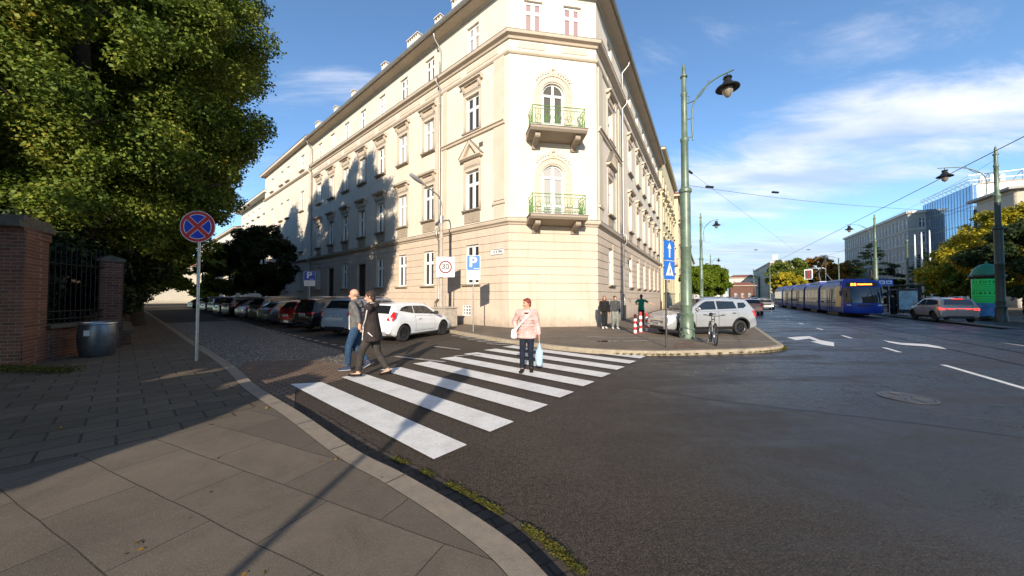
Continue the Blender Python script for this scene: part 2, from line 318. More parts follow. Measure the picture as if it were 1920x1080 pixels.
leaf_mat('leaf_needle', ((0.008, 0.020, 0.010), (0.014, 0.032, 0.016), (0.022, 0.045, 0.02), (0.035, 0.055, 0.02)), 0.7)
leaf_mat('moss', ((0.035, 0.04, 0.01), (0.08, 0.08, 0.015), (0.15, 0.13, 0.02), (0.22, 0.16, 0.03)), 0.8)
mat('bark', (0.055, 0.042, 0.032), 0.95, var=0.4, vscale=8, bump=0.6, bscale=30)

# ------------------------------------------------------------------ mesh collecting
class MB:
    def __init__(s): s.v = []; s.f = []; s.m = []; s.cur = 0
    def add(s, vs, fs, M=None):
        o = len(s.v)
        s.v += [tuple(M @ Vector(p)) for p in vs] if M is not None else [tuple(p) for p in vs]
        s.f += [tuple(i + o for i in f) for f in fs]; s.m += [s.cur] * len(fs); return s
    def quad(s, a, b, c, d): return s.add([a, b, c, d], [(0, 1, 2, 3)])
    def box(s, x0, x1, y0, y1, z0, z1, M=None):
        vs = [(x, y, z) for z in (z0, z1) for y in (y0, y1) for x in (x0, x1)]
        return s.add(vs, [(0, 2, 3, 1), (4, 5, 7, 6), (0, 1, 5, 4), (2, 6, 7, 3), (0, 4, 6, 2), (1, 3, 7, 5)], M)
    def cbox(s, x0, x1, y0, y1, z0, z1, c=0.01, M=None):
        """box with chamfered vertical-plane edges (chamfer round its outline in xz)"""
        p = [(x0 + c, z0), (x1 - c, z0), (x1, z0 + c), (x1, z1 - c), (x1 - c, z1), (x0 + c, z1), (x0, z1 - c), (x0, z0 + c)]
        return s.prism_y(p, y0, y1, M)
    def prism_y(s, p, y0, y1, M=None):
        n = len(p); vs = [(x, y0, z) for x, z in p] + [(x, y1, z) for x, z in p]
        fs = [tuple(range(n)), tuple(range(2 * n - 1, n - 1, -1))] + [(i, i + n, (i + 1) % n + n, (i + 1) % n) for i in range(n)]
        return s.add(vs, fs, M)
    def prism_z(s, p, z0, z1, M=None):
        n = len(p); vs = [(x, y, z0) for x, y in p] + [(x, y, z1) for x, y in p]
        fs = [tuple(range(n - 1, -1, -1)), tuple(range(n, 2 * n))] + [(i, (i + 1) % n, (i + 1) % n + n, i + n) for i in range(n)]
        return s.add(vs, fs, M)
    def prism_x(s, p, x0, x1, M=None):
        n = len(p); vs = [(x0, y, z) for y, z in p] + [(x1, y, z) for y, z in p]
        fs = [tuple(range(n - 1, -1, -1)), tuple(range(n, 2 * n))] + [(i, (i + 1) % n, (i + 1) % n + n, i + n) for i in range(n)]
        return s.add(vs, fs, M)
    def tube(s, pts, rad, n=8, cap=True):
        pts = [Vector(p) for p in pts]
        if not isinstance(rad, (list, tuple)): rad = [rad] * len(pts)
        rings = []; up = None
        for i, p in enumerate(pts):
            t = (pts[min(i + 1, len(pts) - 1)] - pts[max(i - 1, 0)])
            if t.length < 1e-9: t = Vector((0, 0, 1))
            t.normalize()
            if up is None: up = Vector((0, 0, 1)) if abs(t.z) < 0.9 else Vector((1, 0, 0))
            a = t.cross(up)
            if a.length < 1e-6: a = t.cross(Vector((0, 1, 0)))
            a.normalize(); bb = a.cross(t); up = bb
            rings.append([p + (a * math.cos(2 * math.pi * k / n) + bb * math.sin(2 * math.pi * k / n)) * rad[i] for k in range(n)])
        vs = [q for r in rings for q in r]; fs = []
        for i in range(len(rings) - 1):
            for k in range(n): fs.append((i * n + k, (i + 1) * n + k, (i + 1) * n + (k + 1) % n, i * n + (k + 1) % n))
        if cap: fs += [tuple(range(n)), tuple(range(len(vs) - 1, len(vs) - n - 1, -1))]
        return s.add(vs, fs)
    def lathe(s, prof, n=16, M=None, cap=True):
        vs = [(r * math.cos(2 * math.pi * k / n), r * math.sin(2 * math.pi * k / n), z) for r, z in prof for k in range(n)]
        fs = [(i * n + k, i * n + (k + 1) % n, (i + 1) * n + (k + 1) % n, (i + 1) * n + k) for i in range(len(prof) - 1) for k in range(n)]
        if cap: fs += [tuple(range(n - 1, -1, -1)), tuple(range(len(vs) - n, len(vs)))]
        return s.add(vs, fs, M)
    def grid(s, rows, closed=False):
        n = len(rows[0]); vs = [p for r in rows for p in r]; fs = []
        for i in range(len(rows) - 1):
            for k in range(n if closed else n - 1): fs.append((i * n + k, i * n + (k + 1) % n, (i + 1) * n + (k + 1) % n, (i + 1) * n + k))
        return s.add(vs, fs)
    def mesh(s, name, mats, smooth=None, fix=False):
        me = bpy.data.meshes.new(name); me.from_pydata(s.v, [], s.f); me.update()
        if not isinstance(mats, (list, tuple)): mats = [mats]
        for m in mats: me.materials.append(MT[m] if isinstance(m, str) else m)
        if len(mats) > 1: me.polygons.foreach_set('material_index', s.m)
        if fix:
            bm = bmesh.new(); bm.from_mesh(me); bmesh.ops.remove_doubles(bm, verts=bm.verts, dist=1e-5); bmesh.ops.recalc_face_normals(bm, faces=bm.faces); bm.to_mesh(me); bm.free()
        if smooth is not None:
            me.polygons.foreach_set('use_smooth', [True] * len(me.polygons)); me.set_sharp_from_angle(angle=R(smooth))
        return me

def link(name, me, parent=None, loc=(0, 0, 0), rz=0.0, kind=None, label=None, cat=None, group=None):
    o = bpy.data.objects.new(name, me); COL.objects.link(o); o.location = loc; o.rotation_euler = (0, 0, rz)
    if parent is not None: o.parent = parent
    for k, v in (('kind', kind), ('label', label), ('category', cat), ('group', group)):
        if v: o[k] = v
    return o
def thing(name, label, cat, loc=(0, 0, 0), rz=0.0, group=None):
    return link(name, None, None, loc, rz, None, label, cat, group)
def copy_tree(o, parent=None, loc=None, rz=None, label=None, group=None):
    c = o.copy(); COL.objects.link(c)
    if parent is not None: c.parent = parent
    if loc is not None: c.location = loc
    if rz is not None: c.rotation_euler = (0, 0, rz)
    if label: c['label'] = label
    if group: c['group'] = group
    for ch in list(o.children): copy_tree(ch, c)
    return c
def ang(d): return math.atan2(d[1], d[0])
def v3(p, z=0.0): return (p[0], p[1], z)

def text_mesh(s, size, mname, ext=0.001, align='CENTER', bold=0.0, sx=1.0):
    """text standing in the XZ plane, facing -Y, centred"""
    cu = bpy.data.curves.new('lettering', 'FONT'); cu.body = s; cu.size = size; cu.align_x = align; cu.align_y = 'CENTER'; cu.extrude = ext; cu.offset = bold
    o = bpy.data.objects.new('lettering', cu); COL.objects.link(o)
    dg = bpy.context.evaluated_depsgraph_get(); me = bpy.data.meshes.new_from_object(o.evaluated_get(dg)); bpy.data.objects.remove(o)
    me.transform(Matrix.Rotation(R(90), 4, 'X') @ Matrix.Diagonal((sx, 1, 1, 1))); me.materials.clear(); me.materials.append(MT[mname]); return me

def apply_mods(o):
    dg = bpy.context.evaluated_depsgraph_get(); dg.update()
    me = bpy.data.meshes.new_from_object(o.evaluated_get(dg)); o.modifiers.clear(); o.data = me; return me
# ================================================================== GROUND
def spline(pts, n=8):
    out = []; P = [Vector(p) for p in pts]
    for i in range(len(P) - 1):
        p0 = P[max(i - 1, 0)]; p1 = P[i]; p2 = P[i + 1]; p3 = P[min(i + 2, len(P) - 1)]
        for k in range(n):
            t = k / n
            out.append(0.5 * ((2 * p1) + (p2 - p0) * t + (2 * p0 - 5 * p1 + 4 * p2 - p3) * t * t + (3 * p1 - p0 - 3 * p2 + p3) * t ** 3))
    out.append(P[-1]); return out
def offset(path, d):
    """shift a 2D polyline to its left by d"""
    out = []
    for i, p in enumerate(path):
        a = path[max(i - 1, 0)]; b = path[min(i + 1, len(path) - 1)]
        t = (b - a).normalized(); out.append(p + Vector((-t.y, t.x)) * d)
    return out
def flat(name, pts, z, m, kind='structure', **kw):
    me = bpy.data.meshes.new(name)
    bm = bmesh.new(); vs = [bm.verts.new((p[0], p[1], z)) for p in pts]; f = bm.faces.new(vs); bmesh.ops.triangulate(bm, faces=[f])
    bmesh.ops.recalc_face_normals(bm, faces=bm.faces)
    if bm.faces[0:1] and sum(f.normal.z for f in bm.faces) < 0:
        for f in bm.faces: f.normal_flip()
    bm.to_mesh(me); bm.free(); me.materials.append(MT[m])
    return link(name, me, kind=kind, **kw)
def multi_flat(name, polys, z, m, **kw):
    mb = MB()
    for p in polys: mb.add([(q[0], q[1], z) for q in p], [tuple(range(len(p)))])
    return link(name, mb.mesh(name, m, fix=True), **({'kind': 'structure'} | kw))

big = 1500
mb = MB(); mb.quad((-big, -big, 0), (big, -big, 0), (big, big, 0), (-big, big, 0)); link('road', mb.mesh('road', 'asphalt'), kind='structure')

# kerb line of the near pavement (top outer edge) and of the corner pavement
kl = spline([(1.15, -30), (1.10, -4), (0.95, -0.4), (0.62, 1.15), (0.21, 1.96), (-0.18, 2.42), (-0.93, 3.05), (-1.60, 3.55), (-2.85, 4.66), (-4.45, 6.02), (-6.52, 7.98), (-11.3, 12.17), (-20.9, 20.6)])
kl += [Vector((-20.9, 20.6)) + DL * t for t in (20, 60, 140)]
kin = offset(kl, 0.20)
lp = [tuple(p) for p in kin] + [(-140, 60), (-60, -30)]
# split of the near pavement: big slabs in front, small slabs up the side street
flat('pavement', lp, KH, 'small_slabs')
cut = []
near = [p for p in kin if p.y < 5.3 and p.y > -30.1]
bigp = [tuple(p + Vector((-0.004, 0))) for p in near] + [(-3.55, 4.62), (-4.15, 3.55), (-4.45, 3.05), (-6.2, 2.5), (-10, 1.6), (-30, -6), (-30, -30)]
flat('pavement_slabs', bigp, KH + 0.004, 'big_slabs')
def kerb(name, outer, inner, z, m, seg=1.0):
    mb = MB(); o3 = [v3(p, z + 0.006) for p in outer]; i3 = [v3(p, z + 0.006) for p in inner]
    bt = [v3(p, -0.02) for p in outer]
    c3 = [v3(p * 0.93 + q * 0.07, z + 0.006) for p, q in zip(outer, inner)]; o2 = [v3(p, z - 0.012) for p in outer]
    mb.grid([i3, c3, o2, bt]); return link(name, mb.mesh(name, m, smooth=40), kind='structure')
kerb('kerb', kl, kin, KH, 'granite')
# joints between kerb stones
mb = MB()
acc = 0
for i in range(40, len(kl) - 8):
    a = kl[i]; b = kl[i + 1]; acc += (b - a).length
    if acc > 0.95:
        acc = 0; t = (b - a).normalized() * 0.006; q = kin[i + 1]
        mb.quad(v3(b - t, KH + 0.010), v3(b + t, KH + 0.010), v3(q + t, KH + 0.010), v3(q - t, KH + 0.010))
link('kerb_joints', mb.mesh('kerb_joints', 'black_paint'), kind='structure')

kr = [Vector((-2.96, 15.97)) + DL * t for t in (150, 60, 20, 5)] + spline([(-2.96, 15.97), (-0.69, 12.95), (0.13, 12.09), (1.51, 10.75), (2.67, 10.09), (3.82, 9.82), (5.01, 9.86), (7.06, 10.22), (8.05, 10.55), (8.75, 11.05), (9.2, 11.8), (10.44, 13.93), (12.67, 17.78), (13.92, 20.07)], 6) + [Vector((13.92, 20.07)) + DR * t for t in (20, 80, 260)]
krin = offset(kr, 0.16)
cp = [tuple(p) for p in krin] + [tuple(krin[-1] - NR * 12), (B0 + DR * 60 - NR * 5).to_tuple(), (B0 - NR * 6 + DR * 4).to_tuple(), (A0 - NL * 6).to_tuple(), (A0 + DL * 60 - NL * 5).to_tuple(), tuple(krin[0] - NL * 12)]
flat('corner_pavement', cp, KH, 'corner_paving')
kerb('corner_kerb', kr, krin, KH, 'kerb_pale')
# street ends: pavement on the far side of the main street
Pn = lambda n, s: NR * n + DR * s           # n: metres right of the main street axis origin, s: along it
flat('far_pavement', [tuple(Pn(17.3, s)) for s in (-60, 300)] + [tuple(Pn(90, 300)), tuple(Pn(90, -60))], 0.12, 'corner_paving')
fk = [Pn(17.15, s) for s in (-60, 0, 100, 300)]
kerb('far_kerb', offset(fk, 0.0), offset(fk, -0.18), 0.12, 'granite')
flat('tram_stop_island', [tuple(Pn(13.2, 28)), tuple(Pn(13.2, 90)), tuple(Pn(13.9, 90)), tuple(Pn(13.9, 28))], 0.10, 'corner_paving')

# cobbled part of the side street and reddish setts by the crossing
Q = lambda n, s: Vector((0, 0)) - NL * n + DL * s     # n: distance from camera across the side street
side_poly = [(-4.62, 6.35), (-6.62, 8.06), (-11.2, 12.3), (-17.5, 17.8), (-22.0, 21.6), (-19.0, 24.0), (-12.4, 17.4), (-8.0, 13.2), (-5.3, 10.7), (-3.9, 8.2), (-3.55, 7.1)]
flat('cobbles', side_poly, 0.004, 'cobbles')
flat('setts', [(-2.93, 4.78), (-4.50, 6.15), (-6.3, 7.8), (-6.9, 8.9), (-5.3, 9.2), (-4.5, 8.7), (-3.25, 7.35), (-3.88, 6.15), (-3.35, 5.3)], 0.008, 'red_setts')
g = offset(kl, -0.005); g2 = offset(kl, -0.30)
i0, i1 = 24, 66
mb = MB(); mb.grid([[v3(p, 0.012) for p in g[i0:i1]], [v3(p, 0.012) for p in g2[i0:i1]]])
link('gutter', mb.mesh('gutter', 'gutter_setts'), kind='structure')

# zebra crossing
e0 = Vector((-0.51, 3.92)); st = Vector((0.5357, 0.7171)); ux = DL.copy(); wd = Vector((-0.30, -0.345))
polys = []
for i in range(9):
    c = e0 + st * i + (Vector((0.0, 0.0)))
    Ln = 4.28 if i < 7 else (4.25 if i == 7 else 1.1)
    a = c + ux * 0; b = c + ux * Ln; d = b + wd + ux * (0.10 if i else 0.32); e = c + wd
    polys.append([tuple(a), tuple(b), tuple(d), tuple(e)])
multi_flat('zebra_crossing', polys, 0.016, 'road_paint')
# parking bay edge dashes, hatched area by the corner, parking line on the pavement
polys = []
for t in np.arange(0, 22, 0.8):
    p = Vector((-4.9, 10.7)) + DL * float(t); q = p + DL * 0.42
    polys.append([tuple(p), tuple(q), tuple(q - NL * 0.12), tuple(p - NL * 0.12)])
for k in range(5):
    p = Vector((-2.6, 14.6)) + Vector((0.42, -0.62)) * k; q = p + Vector((2.55 - 0.25 * k, -0.75 - 0.35 * 0))
    q = Vector((-0.35, 12.35)) + Vector((-0.12, -0.50)) * k if False else p + Vector((1.9, -1.1 + 0.08 * k))
    polys.append([tuple(p), tuple(q), tuple(q + Vector((0.03, 0.13))), tuple(p + Vector((0.03, 0.13)))])
for p, q, w in (((-1.6, 9.6), (-0.9, 9.9), 0.13), ((-3.3, 9.55), (-1.75, 8.75), 0.13), ((-1.6, 10.9), (-2.6, 11.6), 0.13)):
    p = Vector(p); q = Vector(q); t = (q - p).normalized(); n = Vector((-t.y, t.x)) * w; polys.append([tuple(p), tuple(q), tuple(q + n), tuple(p + n)])
multi_flat('bay_markings', polys, 0.020, 'faded_paint')
multi_flat('pavement_bay_line', [[(2.9, 13.35), (9.3, 11.75), (9.33, 11.83), (2.92, 13.43)], [(3.6, 11.8), (5.0, 12.2), (5.0, 12.28), (3.6, 11.88)]], KH + 0.004, 'faded_paint')
flat('brick_patch', [(5.55, 11.6), (6.2, 11.8), (5.75, 10.5), (4.9, 10.4)], KH + 0.008, 'red_setts')
flat('pavement_puddle', [(2.75, 11.95), (3.3, 12.15), (3.9, 12.1), (3.75, 11.8), (3.2, 11.75)], KH + 0.005, 'puddle')
# main street markings
polys = []
for s in (3.0, 14.9, 18.9, 22.9, 26.9, 30.9, 35, 39, 43, 47, 51):
    L_ = 9.7 if s < 9 else 1.1
    polys.append([tuple(Pn(5.0, s)), tuple(Pn(5.0, s + L_)), tuple(Pn(5.12, s + L_)), tuple(Pn(5.12, s))])
multi_flat('lane_dashes', polys, 0.004, 'road_paint')
multi_flat('worn_lane_lines', [[tuple(Pn(9.3, s)), tuple(Pn(9.3, s + 24)), tuple(Pn(9.44, s + 24)), tuple(Pn(9.44, s))] for s in (-4, 26)] +
           [[tuple(Pn(13.4, s)), tuple(Pn(13.4, s + 2)), tuple(Pn(13.52, s + 2)), tuple(Pn(13.52, s))] for s in range(2, 60, 5)], 0.008, 'faded_paint')
sys_px = [(1475, 633), (1516.7, 630.4), (1527.8, 634), (1538, 638), (1564, 642.4), (1564, 649.8), (1540.7, 646), (1520, 640.5), (1531.5, 640), (1518.5, 635), (1492.6, 638)]
def G(px, py, z=0.0):                      # where the survey pixel meets the ground
    x = (px - 960) / 640; y = (540 - py) / 640; c = math.cos(R(1.4)); s = math.sin(R(1.4))
    t = (z - EYE) / (s + c * y); return (x * t, (c - s * y) * t)
flat('road_arrow', [G(*p) for p in sys_px], 0.006, 'road_paint')
flat('turn_arrow', [G(*p) for p in [(1655, 638.5), (1690, 643.5), (1740, 646), (1762, 650), (1776, 655.5), (1757, 653), (1735, 650), (1690, 647), (1668, 643)]], 0.012, 'road_paint')
# tram rails with their dark grooves
mb = MB()
for n in (6.7, 8.14, 10.38, 11.82):
    mb.cur = 0
    mb.quad(v3(Pn(n, -20), 0.010), v3(Pn(n + 0.09, -20), 0.010), v3(Pn(n + 0.09, 260), 0.010), v3(Pn(n, 260), 0.010))
    mb.cur = 1
    mb.quad(v3(Pn(n + 0.02, -20), 0.014), v3(Pn(n + 0.045, -20), 0.014), v3(Pn(n + 0.045, 260), 0.014), v3(Pn(n + 0.02, 260), 0.014))
link('tram_rails', mb.mesh('tram_rails', ['black_paint', 'rail_steel']), kind='structure')
# seam in the asphalt
sm = [G(*p) for p in [(1150, 722), (1230, 733), (1340, 750), (1460, 764), (1600, 780), (1760, 799), (1920, 821), (2100, 846)]]
rnd = random.Random(3); top = []; bot = []
sp_ = spline(sm, 10)
for p in sp_:
    w = 0.013 + rnd.random() * 0.012; j = rnd.uniform(-0.010, 0.010); top.append((p.x, p.y + w + j, 0.004)); bot.append((p.x, p.y - w + j, 0.004))
mb = MB(); mb.grid([bot, top]); link('asphalt_seam', mb.mesh('asphalt_seam', 'black_paint'), kind='structure')
for q_, nm in (([(1280, 700), (1400, 712), (1540, 706), (1700, 702), (1920, 722)], 'asphalt_seam'),):
    sp2 = spline([G(*p) for p in q_], 12); top = []; bot = []
    for p in sp2:
        w = 0.004 + rnd.random() * 0.007; j = rnd.uniform(-0.02, 0.02); top.append((p.x, p.y + w + j, 0.004)); bot.append((p.x, p.y - w + j, 0.004))
    mb = MB(); mb.grid([bot, top]); link(nm, mb.mesh(nm, 'black_paint'), kind='structure')
# manhole cover, sunken ring
mh = thing('manhole_cover', 'round cast iron manhole cover sunk in the dark wet carriageway of the main street', 'manhole cover', (*G(1700, 746), 0))
mb = MB(); mb.lathe([(0.36, 0.004), (0.36, 0.012), (0.315, 0.014), (0.31, 0.006)], 28, cap=False); link('ring', mb.mesh('ring', 'dark_post', smooth=30), mh)
mb = MB(); mb.lathe([(0.305, 0.006), (0.303, 0.010), (0.01, 0.010)], 28)
for k in range(8):
    a = k * math.pi / 4; mb.box(0.08, 0.28, -0.02, 0.02, 0.0102, 0.016, Matrix.Rotation(a, 4, 'Z'))
link('cover_plate', mb.mesh('cover_plate', 'dark_post'), mh)

# moss and weeds along the kerb
def tufts(name, pts, n, rad, size, m, seed=1, zt=0.03, z0=0.0):
    r = np.random.default_rng(seed); idx = r.integers(0, len(pts), n)
    c = np.array([tuple(p) for p in pts])[idx] + r.normal(0, rad, (n, 2))
    z = z0 + r.random(n) * zt; a = r.random(n) * 6.283; tl = r.uniform(0.1, 1.2, n); s = size * r.uniform(0.5, 1.3, n)
    e1 = np.stack([np.cos(a), np.sin(a), np.zeros(n)], 1) * s[:, None]
    e2 = np.stack([-np.sin(a) * np.cos(tl), np.cos(a) * np.cos(tl), np.sin(tl)], 1) * s[:, None] * 0.8
    p = np.stack([c[:, 0], c[:, 1], z], 1)
    V = np.stack([p - e1 * .5, p + e2 * .5 - e1 * 0.1, p + e1 * .5 + e2 * 0.1, p - e2 * .3], 1).reshape(-1, 3)
    V[:, 2] = np.maximum(V[:, 2], z0 + 0.001)
    return quads(name, V, m)
def quads(name, V, m):
    n = len(V) // 4; me = bpy.data.meshes.new(name)
    me.vertices.add(len(V)); me.vertices.foreach_set('co', V.astype(np.float32).ravel())
    me.loops.add(4 * n); me.loops.foreach_set('vertex_index', np.arange(4 * n, dtype=np.int32))
    me.polygons.add(n); me.polygons.foreach_set('loop_start', np.arange(0, 4 * n, 4, dtype=np.int32))
    me.update(calc_edges=True); me.validate(); me.materials.append(MT[m]); return me
dense = spline(kl[22:66], 6)
o1 = offset(dense, -0.27)
sel = [p for p in o1 if 0.3 < p.y < 3.6 and (math.sin(p.y * 9) + math.sin(p.y * 23 + 1)) > -0.5]
link('gutter_moss', tufts('gutter_moss', sel, 8000, 0.020, 0.018, 'moss', 2), kind='stuff')
sel = [p for p in offset(dense, -0.05) if 2.55 < p.y < 3.05]
link('kerb_moss', tufts('kerb_moss', sel, 3500, 0.018, 0.02, 'moss', 3, 0.04), kind='stuff')
wl = [Vector((-10.6, 7.35)) * (1 - t) + Vector((-8.6, 7.2)) * t * t + Vector((-10.9, 8.6)) * t * (1 - t) for t in np.linspace(0, 1, 30)]
link('pavement_weeds', tufts('pavement_weeds', [Vector((-10.4 - 0.15 * i, 7.25 + 0.02 * i)) for i in range(-8, 16)], 4500, 0.13, 0.04, 'moss', 5, 0.10, KH), kind='stuff')
sel = [p for p in offset(kr[4:80], -0.03) if p.x > 3 and p.y < 12]
link('corner_kerb_moss', tufts('corner_kerb_moss', sel + offset(kr[4:80], 0.10)[20:60], 5000, 0.04, 0.03, 'moss', 6, 0.05, 0.02), kind='stuff')
# fallen leaves on the near pavement
r = np.random.default_rng(12)
lv = [Vector((float(x), float(y))) for x, y in zip(r.uniform(-7, -0.3, 90), r.uniform(1.3, 8, 90)) if x < -0.9 - (y - 3) * 0.85]
link('fallen_leaves', tufts('fallen_leaves', lv, 45, 0.05, 0.045, 'leaf_orange', 9, 0.004, KH + 0.006), kind='stuff')
# ================================================================== BUILDINGS
def wall_holes(mb, L, z0, z1, holes, depth=0.20, y=0.0, reveal_slot=0, x0=0.0):
    xs = sorted({x0, L} | {h[0] for h in holes} | {h[1] for h in holes}); zs = sorted({z0, z1} | {h[2] for h in holes} | {h[3] for h in holes})
    for i in range(len(xs) - 1):
        for j in range(len(zs) - 1):
            cx = (xs[i] + xs[i + 1]) / 2; cz = (zs[j] + zs[j + 1]) / 2
            if any(h[0] < cx < h[1] and h[2] < cz < h[3] for h in holes): continue
            a, b, c, d = xs[i], xs[i + 1], zs[j], zs[j + 1]
            mb.quad((b, y, c), (a, y, c), (a, y, d), (b, y, d))
    for a, b, c, d in [h[:4] for h in holes]:
        mb.quad((a, y, c), (a, y - depth, c), (a, y - depth, d), (a, y, d)); mb.quad((b, y, c), (b, y, d), (b, y - depth, d), (b, y - depth, c))
        mb.quad((a, y, c), (b, y, c), (b, y - depth, c), (a, y - depth, c)); mb.quad((a, y, d), (a, y - depth, d), (b, y - depth, d), (b, y, d))
_wc = {}
def window_meshes(w, h, pane='pane', simple=False, transom=0.66):
    """frame centred in x, bottom at z=0; +y is outwards, the frame sits behind y=-0.12"""
    key = (round(w, 2), round(h, 2), pane, simple)
    if key in _wc: return _wc[key]
    f = MB(); t = 0.085; y0, y1 = -0.20, -0.115
    f.box(-w / 2, -w / 2 + t, y0, y1, 0, h); f.box(w / 2 - t, w / 2, y0, y1, 0, h)
    f.box(-w / 2 + t, w / 2 - t, y0, y1, 0, t); f.box(-w / 2 + t, w / 2 - t, y0, y1, h - t, h)
    f.box(-0.07, 0.07, y0, y1 + 0.01, t, h - t)
    if transom:
        zt = h * transom
        for a, b in ((-w / 2 + t, -0.07), (0.07, w / 2 - t)): f.box(a, b, y0, y1 + 0.008, zt - 0.055, zt + 0.055)
    if not simple:
        for a, b in ((-w / 2 + t, -0.07), (0.07, w / 2 - t)):
            for c, d in ((t, h * transom - 0.055), (h * transom + 0.055, h - t)):
                s = 0.035
                f.box(a, a + s, y0 + 0.01, y1 - 0.012, c, d); f.box(b - s, b, y0 + 0.01, y1 - 0.012, c, d)
                f.box(a + s, b - s, y0 + 0.01, y1 - 0.012, c, c + s); f.box(a + s, b - s, y0 + 0.01, y1 - 0.012, d - s, d)
    p = MB(); p.box(-w / 2 + t * .6, w / 2 - t * .6, -0.175, -0.165, t * .6, h - t * .6)
    _wc[key] = (f.mesh('window', 'win_white'), p.mesh('pane', pane)); return _wc[key]
_parts = {}
def cached(key, fn):
    if key not in _parts: _parts[key] = fn()
    return _parts[key]
def sill_mesh(w, m='plaster_trim', deep=0.20):
    def f():
        mb = MB(); mb.prism_x([(0.0, -0.10), (deep * .55, -0.10), (deep * .75, -0.06), (deep, -0.05), (deep, 0.0), (-0.115, 0.03), (-0.115, -0.02), (0, -0.02)], -w / 2 - 0.17, w / 2 + 0.17)
        mb.cur = 1; mb.prism_x([(-0.11, 0.032), (deep + .015, 0.003), (deep + .015, 0.012), (-0.11, 0.041)], -w / 2 - 0.18, w / 2 + 0.18)
        return mb.mesh('sill', [m, 'tin'], fix=True)
    return cached(('sill', w, m, deep), f)
def apron_mesh(w, m='plaster_trim'):
    def f():
        mb = MB(); mb.box(-w / 2 - 0.08, w / 2 + 0.08, 0.0, 0.045, -0.72, -0.102)
        for k in range(9): a = -0.2 + k * 0.05; mb.box(a - .012, a + .012, 0.045, 0.07, -0.42 - 0.16 * math.sin(k / 8 * math.pi), -0.38 - 0.16 * math.sin(k / 8 * math.pi))
        return mb.mesh('apron', m)
    return cached(('apron', w, m), f)
def surround_mesh(w, h, m='plaster_trim'):
    def f():
        mb = MB()
        for s in (-1, 1): mb.box(min(s * w / 2, s * (w / 2 + .17)), max(s * w / 2, s * (w / 2 + .17)), 0, 0.05, 0.0, h + 0.16)
        mb.box(-w / 2, w / 2, 0, 0.05, h, h + 0.16)
        return mb.mesh('surround', m)
    return cached(('surround', w, h, m), f)
def hood_mesh(w, m='plaster_trim', raised=0.62, big=True):
    """flat cornice hood on a frieze block above the window; z=0 is the window head"""
    def f():
        mb = MB(); e = w / 2 + 0.16
        mb.box(-e, e, 0, 0.07, 0.16, raised)
        mb.box(-e + .16, e - .16, 0.07, 0.10, 0.24, raised - 0.10)
        for s in (-1, 1): mb.prism_x([(0.07, raised - 0.36), (0.12, raised - 0.34), (0.22, raised - 0.04), (0.22, raised), (0.07, raised)], s * (e - .07) - .07, s * (e - .07) + .07)
        mb.prism_x([(0.0, raised), (0.17, raised), (0.22, raised + 0.06), (0.32, raised + 0.09), (0.34, raised + 0.16), (0.0, raised + 0.20)], -e - 0.16, e + 0.16)
        mb.cur = 1; mb.prism_x([(0.0, raised + 0.202), (0.35, raised + 0.162), (0.35, raised + 0.175), (0.0, raised + 0.215)], -e - 0.17, e + 0.17)
        return mb.mesh('hood', [m, 'tin'], fix=True)
    return cached(('hood', w, m, raised), f)
def pediment_mesh(w, m='plaster_trim', raised=0.62):
    def f():
        mb = MB(); e = w / 2 + 0.22; z = raised
        mb.box(-e + .1, e - .1, 0, 0.07, 0.16, z)
        mb.box(-e + .3, e - .3, 0.07, 0.10, 0.24, z - 0.08)
        mb.prism_x([(0, z), (0.17, z), (0.28, z + 0.08), (0.28, z + 0.13), (0, z + 0.13)], -e - .1, e + .1)
        mb.prism_y([(-e - .02, z + .131), (e + .02, z + .131), (0, z + 0.86)], 0, 0.06)
        for s in (-1, 1):
            mb.prism_y([(s * (e + .10), z + .132), (s * (e - .22), z + .132), (0, z + 0.84), (0, z + 1.06)], 0.0, 0.26)
        mb.cur = 1
        for s in (-1, 1): mb.prism_y([(s * (e + .12), z + .14), (0, z + 1.065), (0, z + 1.085), (s * (e + .15), z + .15)], 0.0, 0.28)
        return mb.mesh('pediment', [m, 'tin'], fix=True)
    return cached(('ped', w, m, raised), f)

class Facade:
    def __init__(s, root, origin, d):
        s.root = root; s.o = Vector(origin[:2]); s.d = Vector(d[:2]).normalized(); s.rz = ang(s.d)
        s.n = Vector((-s.d.y, s.d.x))
    def put(s, name, me, x=0.0, z=0.0, y=0.0, **kw):
        p = s.o + s.d * x + s.n * y - s.root.location.xy
        return link(name, me, s.root, (p.x, p.y, z - s.root.location.z), s.rz, **kw)
    def window(s, x, z, w, h, pane='pane', sill=None, hood=None, surround=False, apron=False, trim='plaster_trim', simple=False):
        f, p = window_meshes(w, h, pane, simple); o = s.put('window', f, x, z)
        link('pane', p, o)
        if sill: link('sill', sill_mesh(w, trim), o)
        if hood == 'flat': link('hood', hood_mesh(w, trim), o, (0, 0, h))
        if hood == 'pediment': link('pediment', pediment_mesh(w, trim), o, (0, 0, h))
        if surround: link('surround', surround_mesh(w, h, trim), o)
        if apron: link('apron', apron_mesh(w, trim), o)
        return o

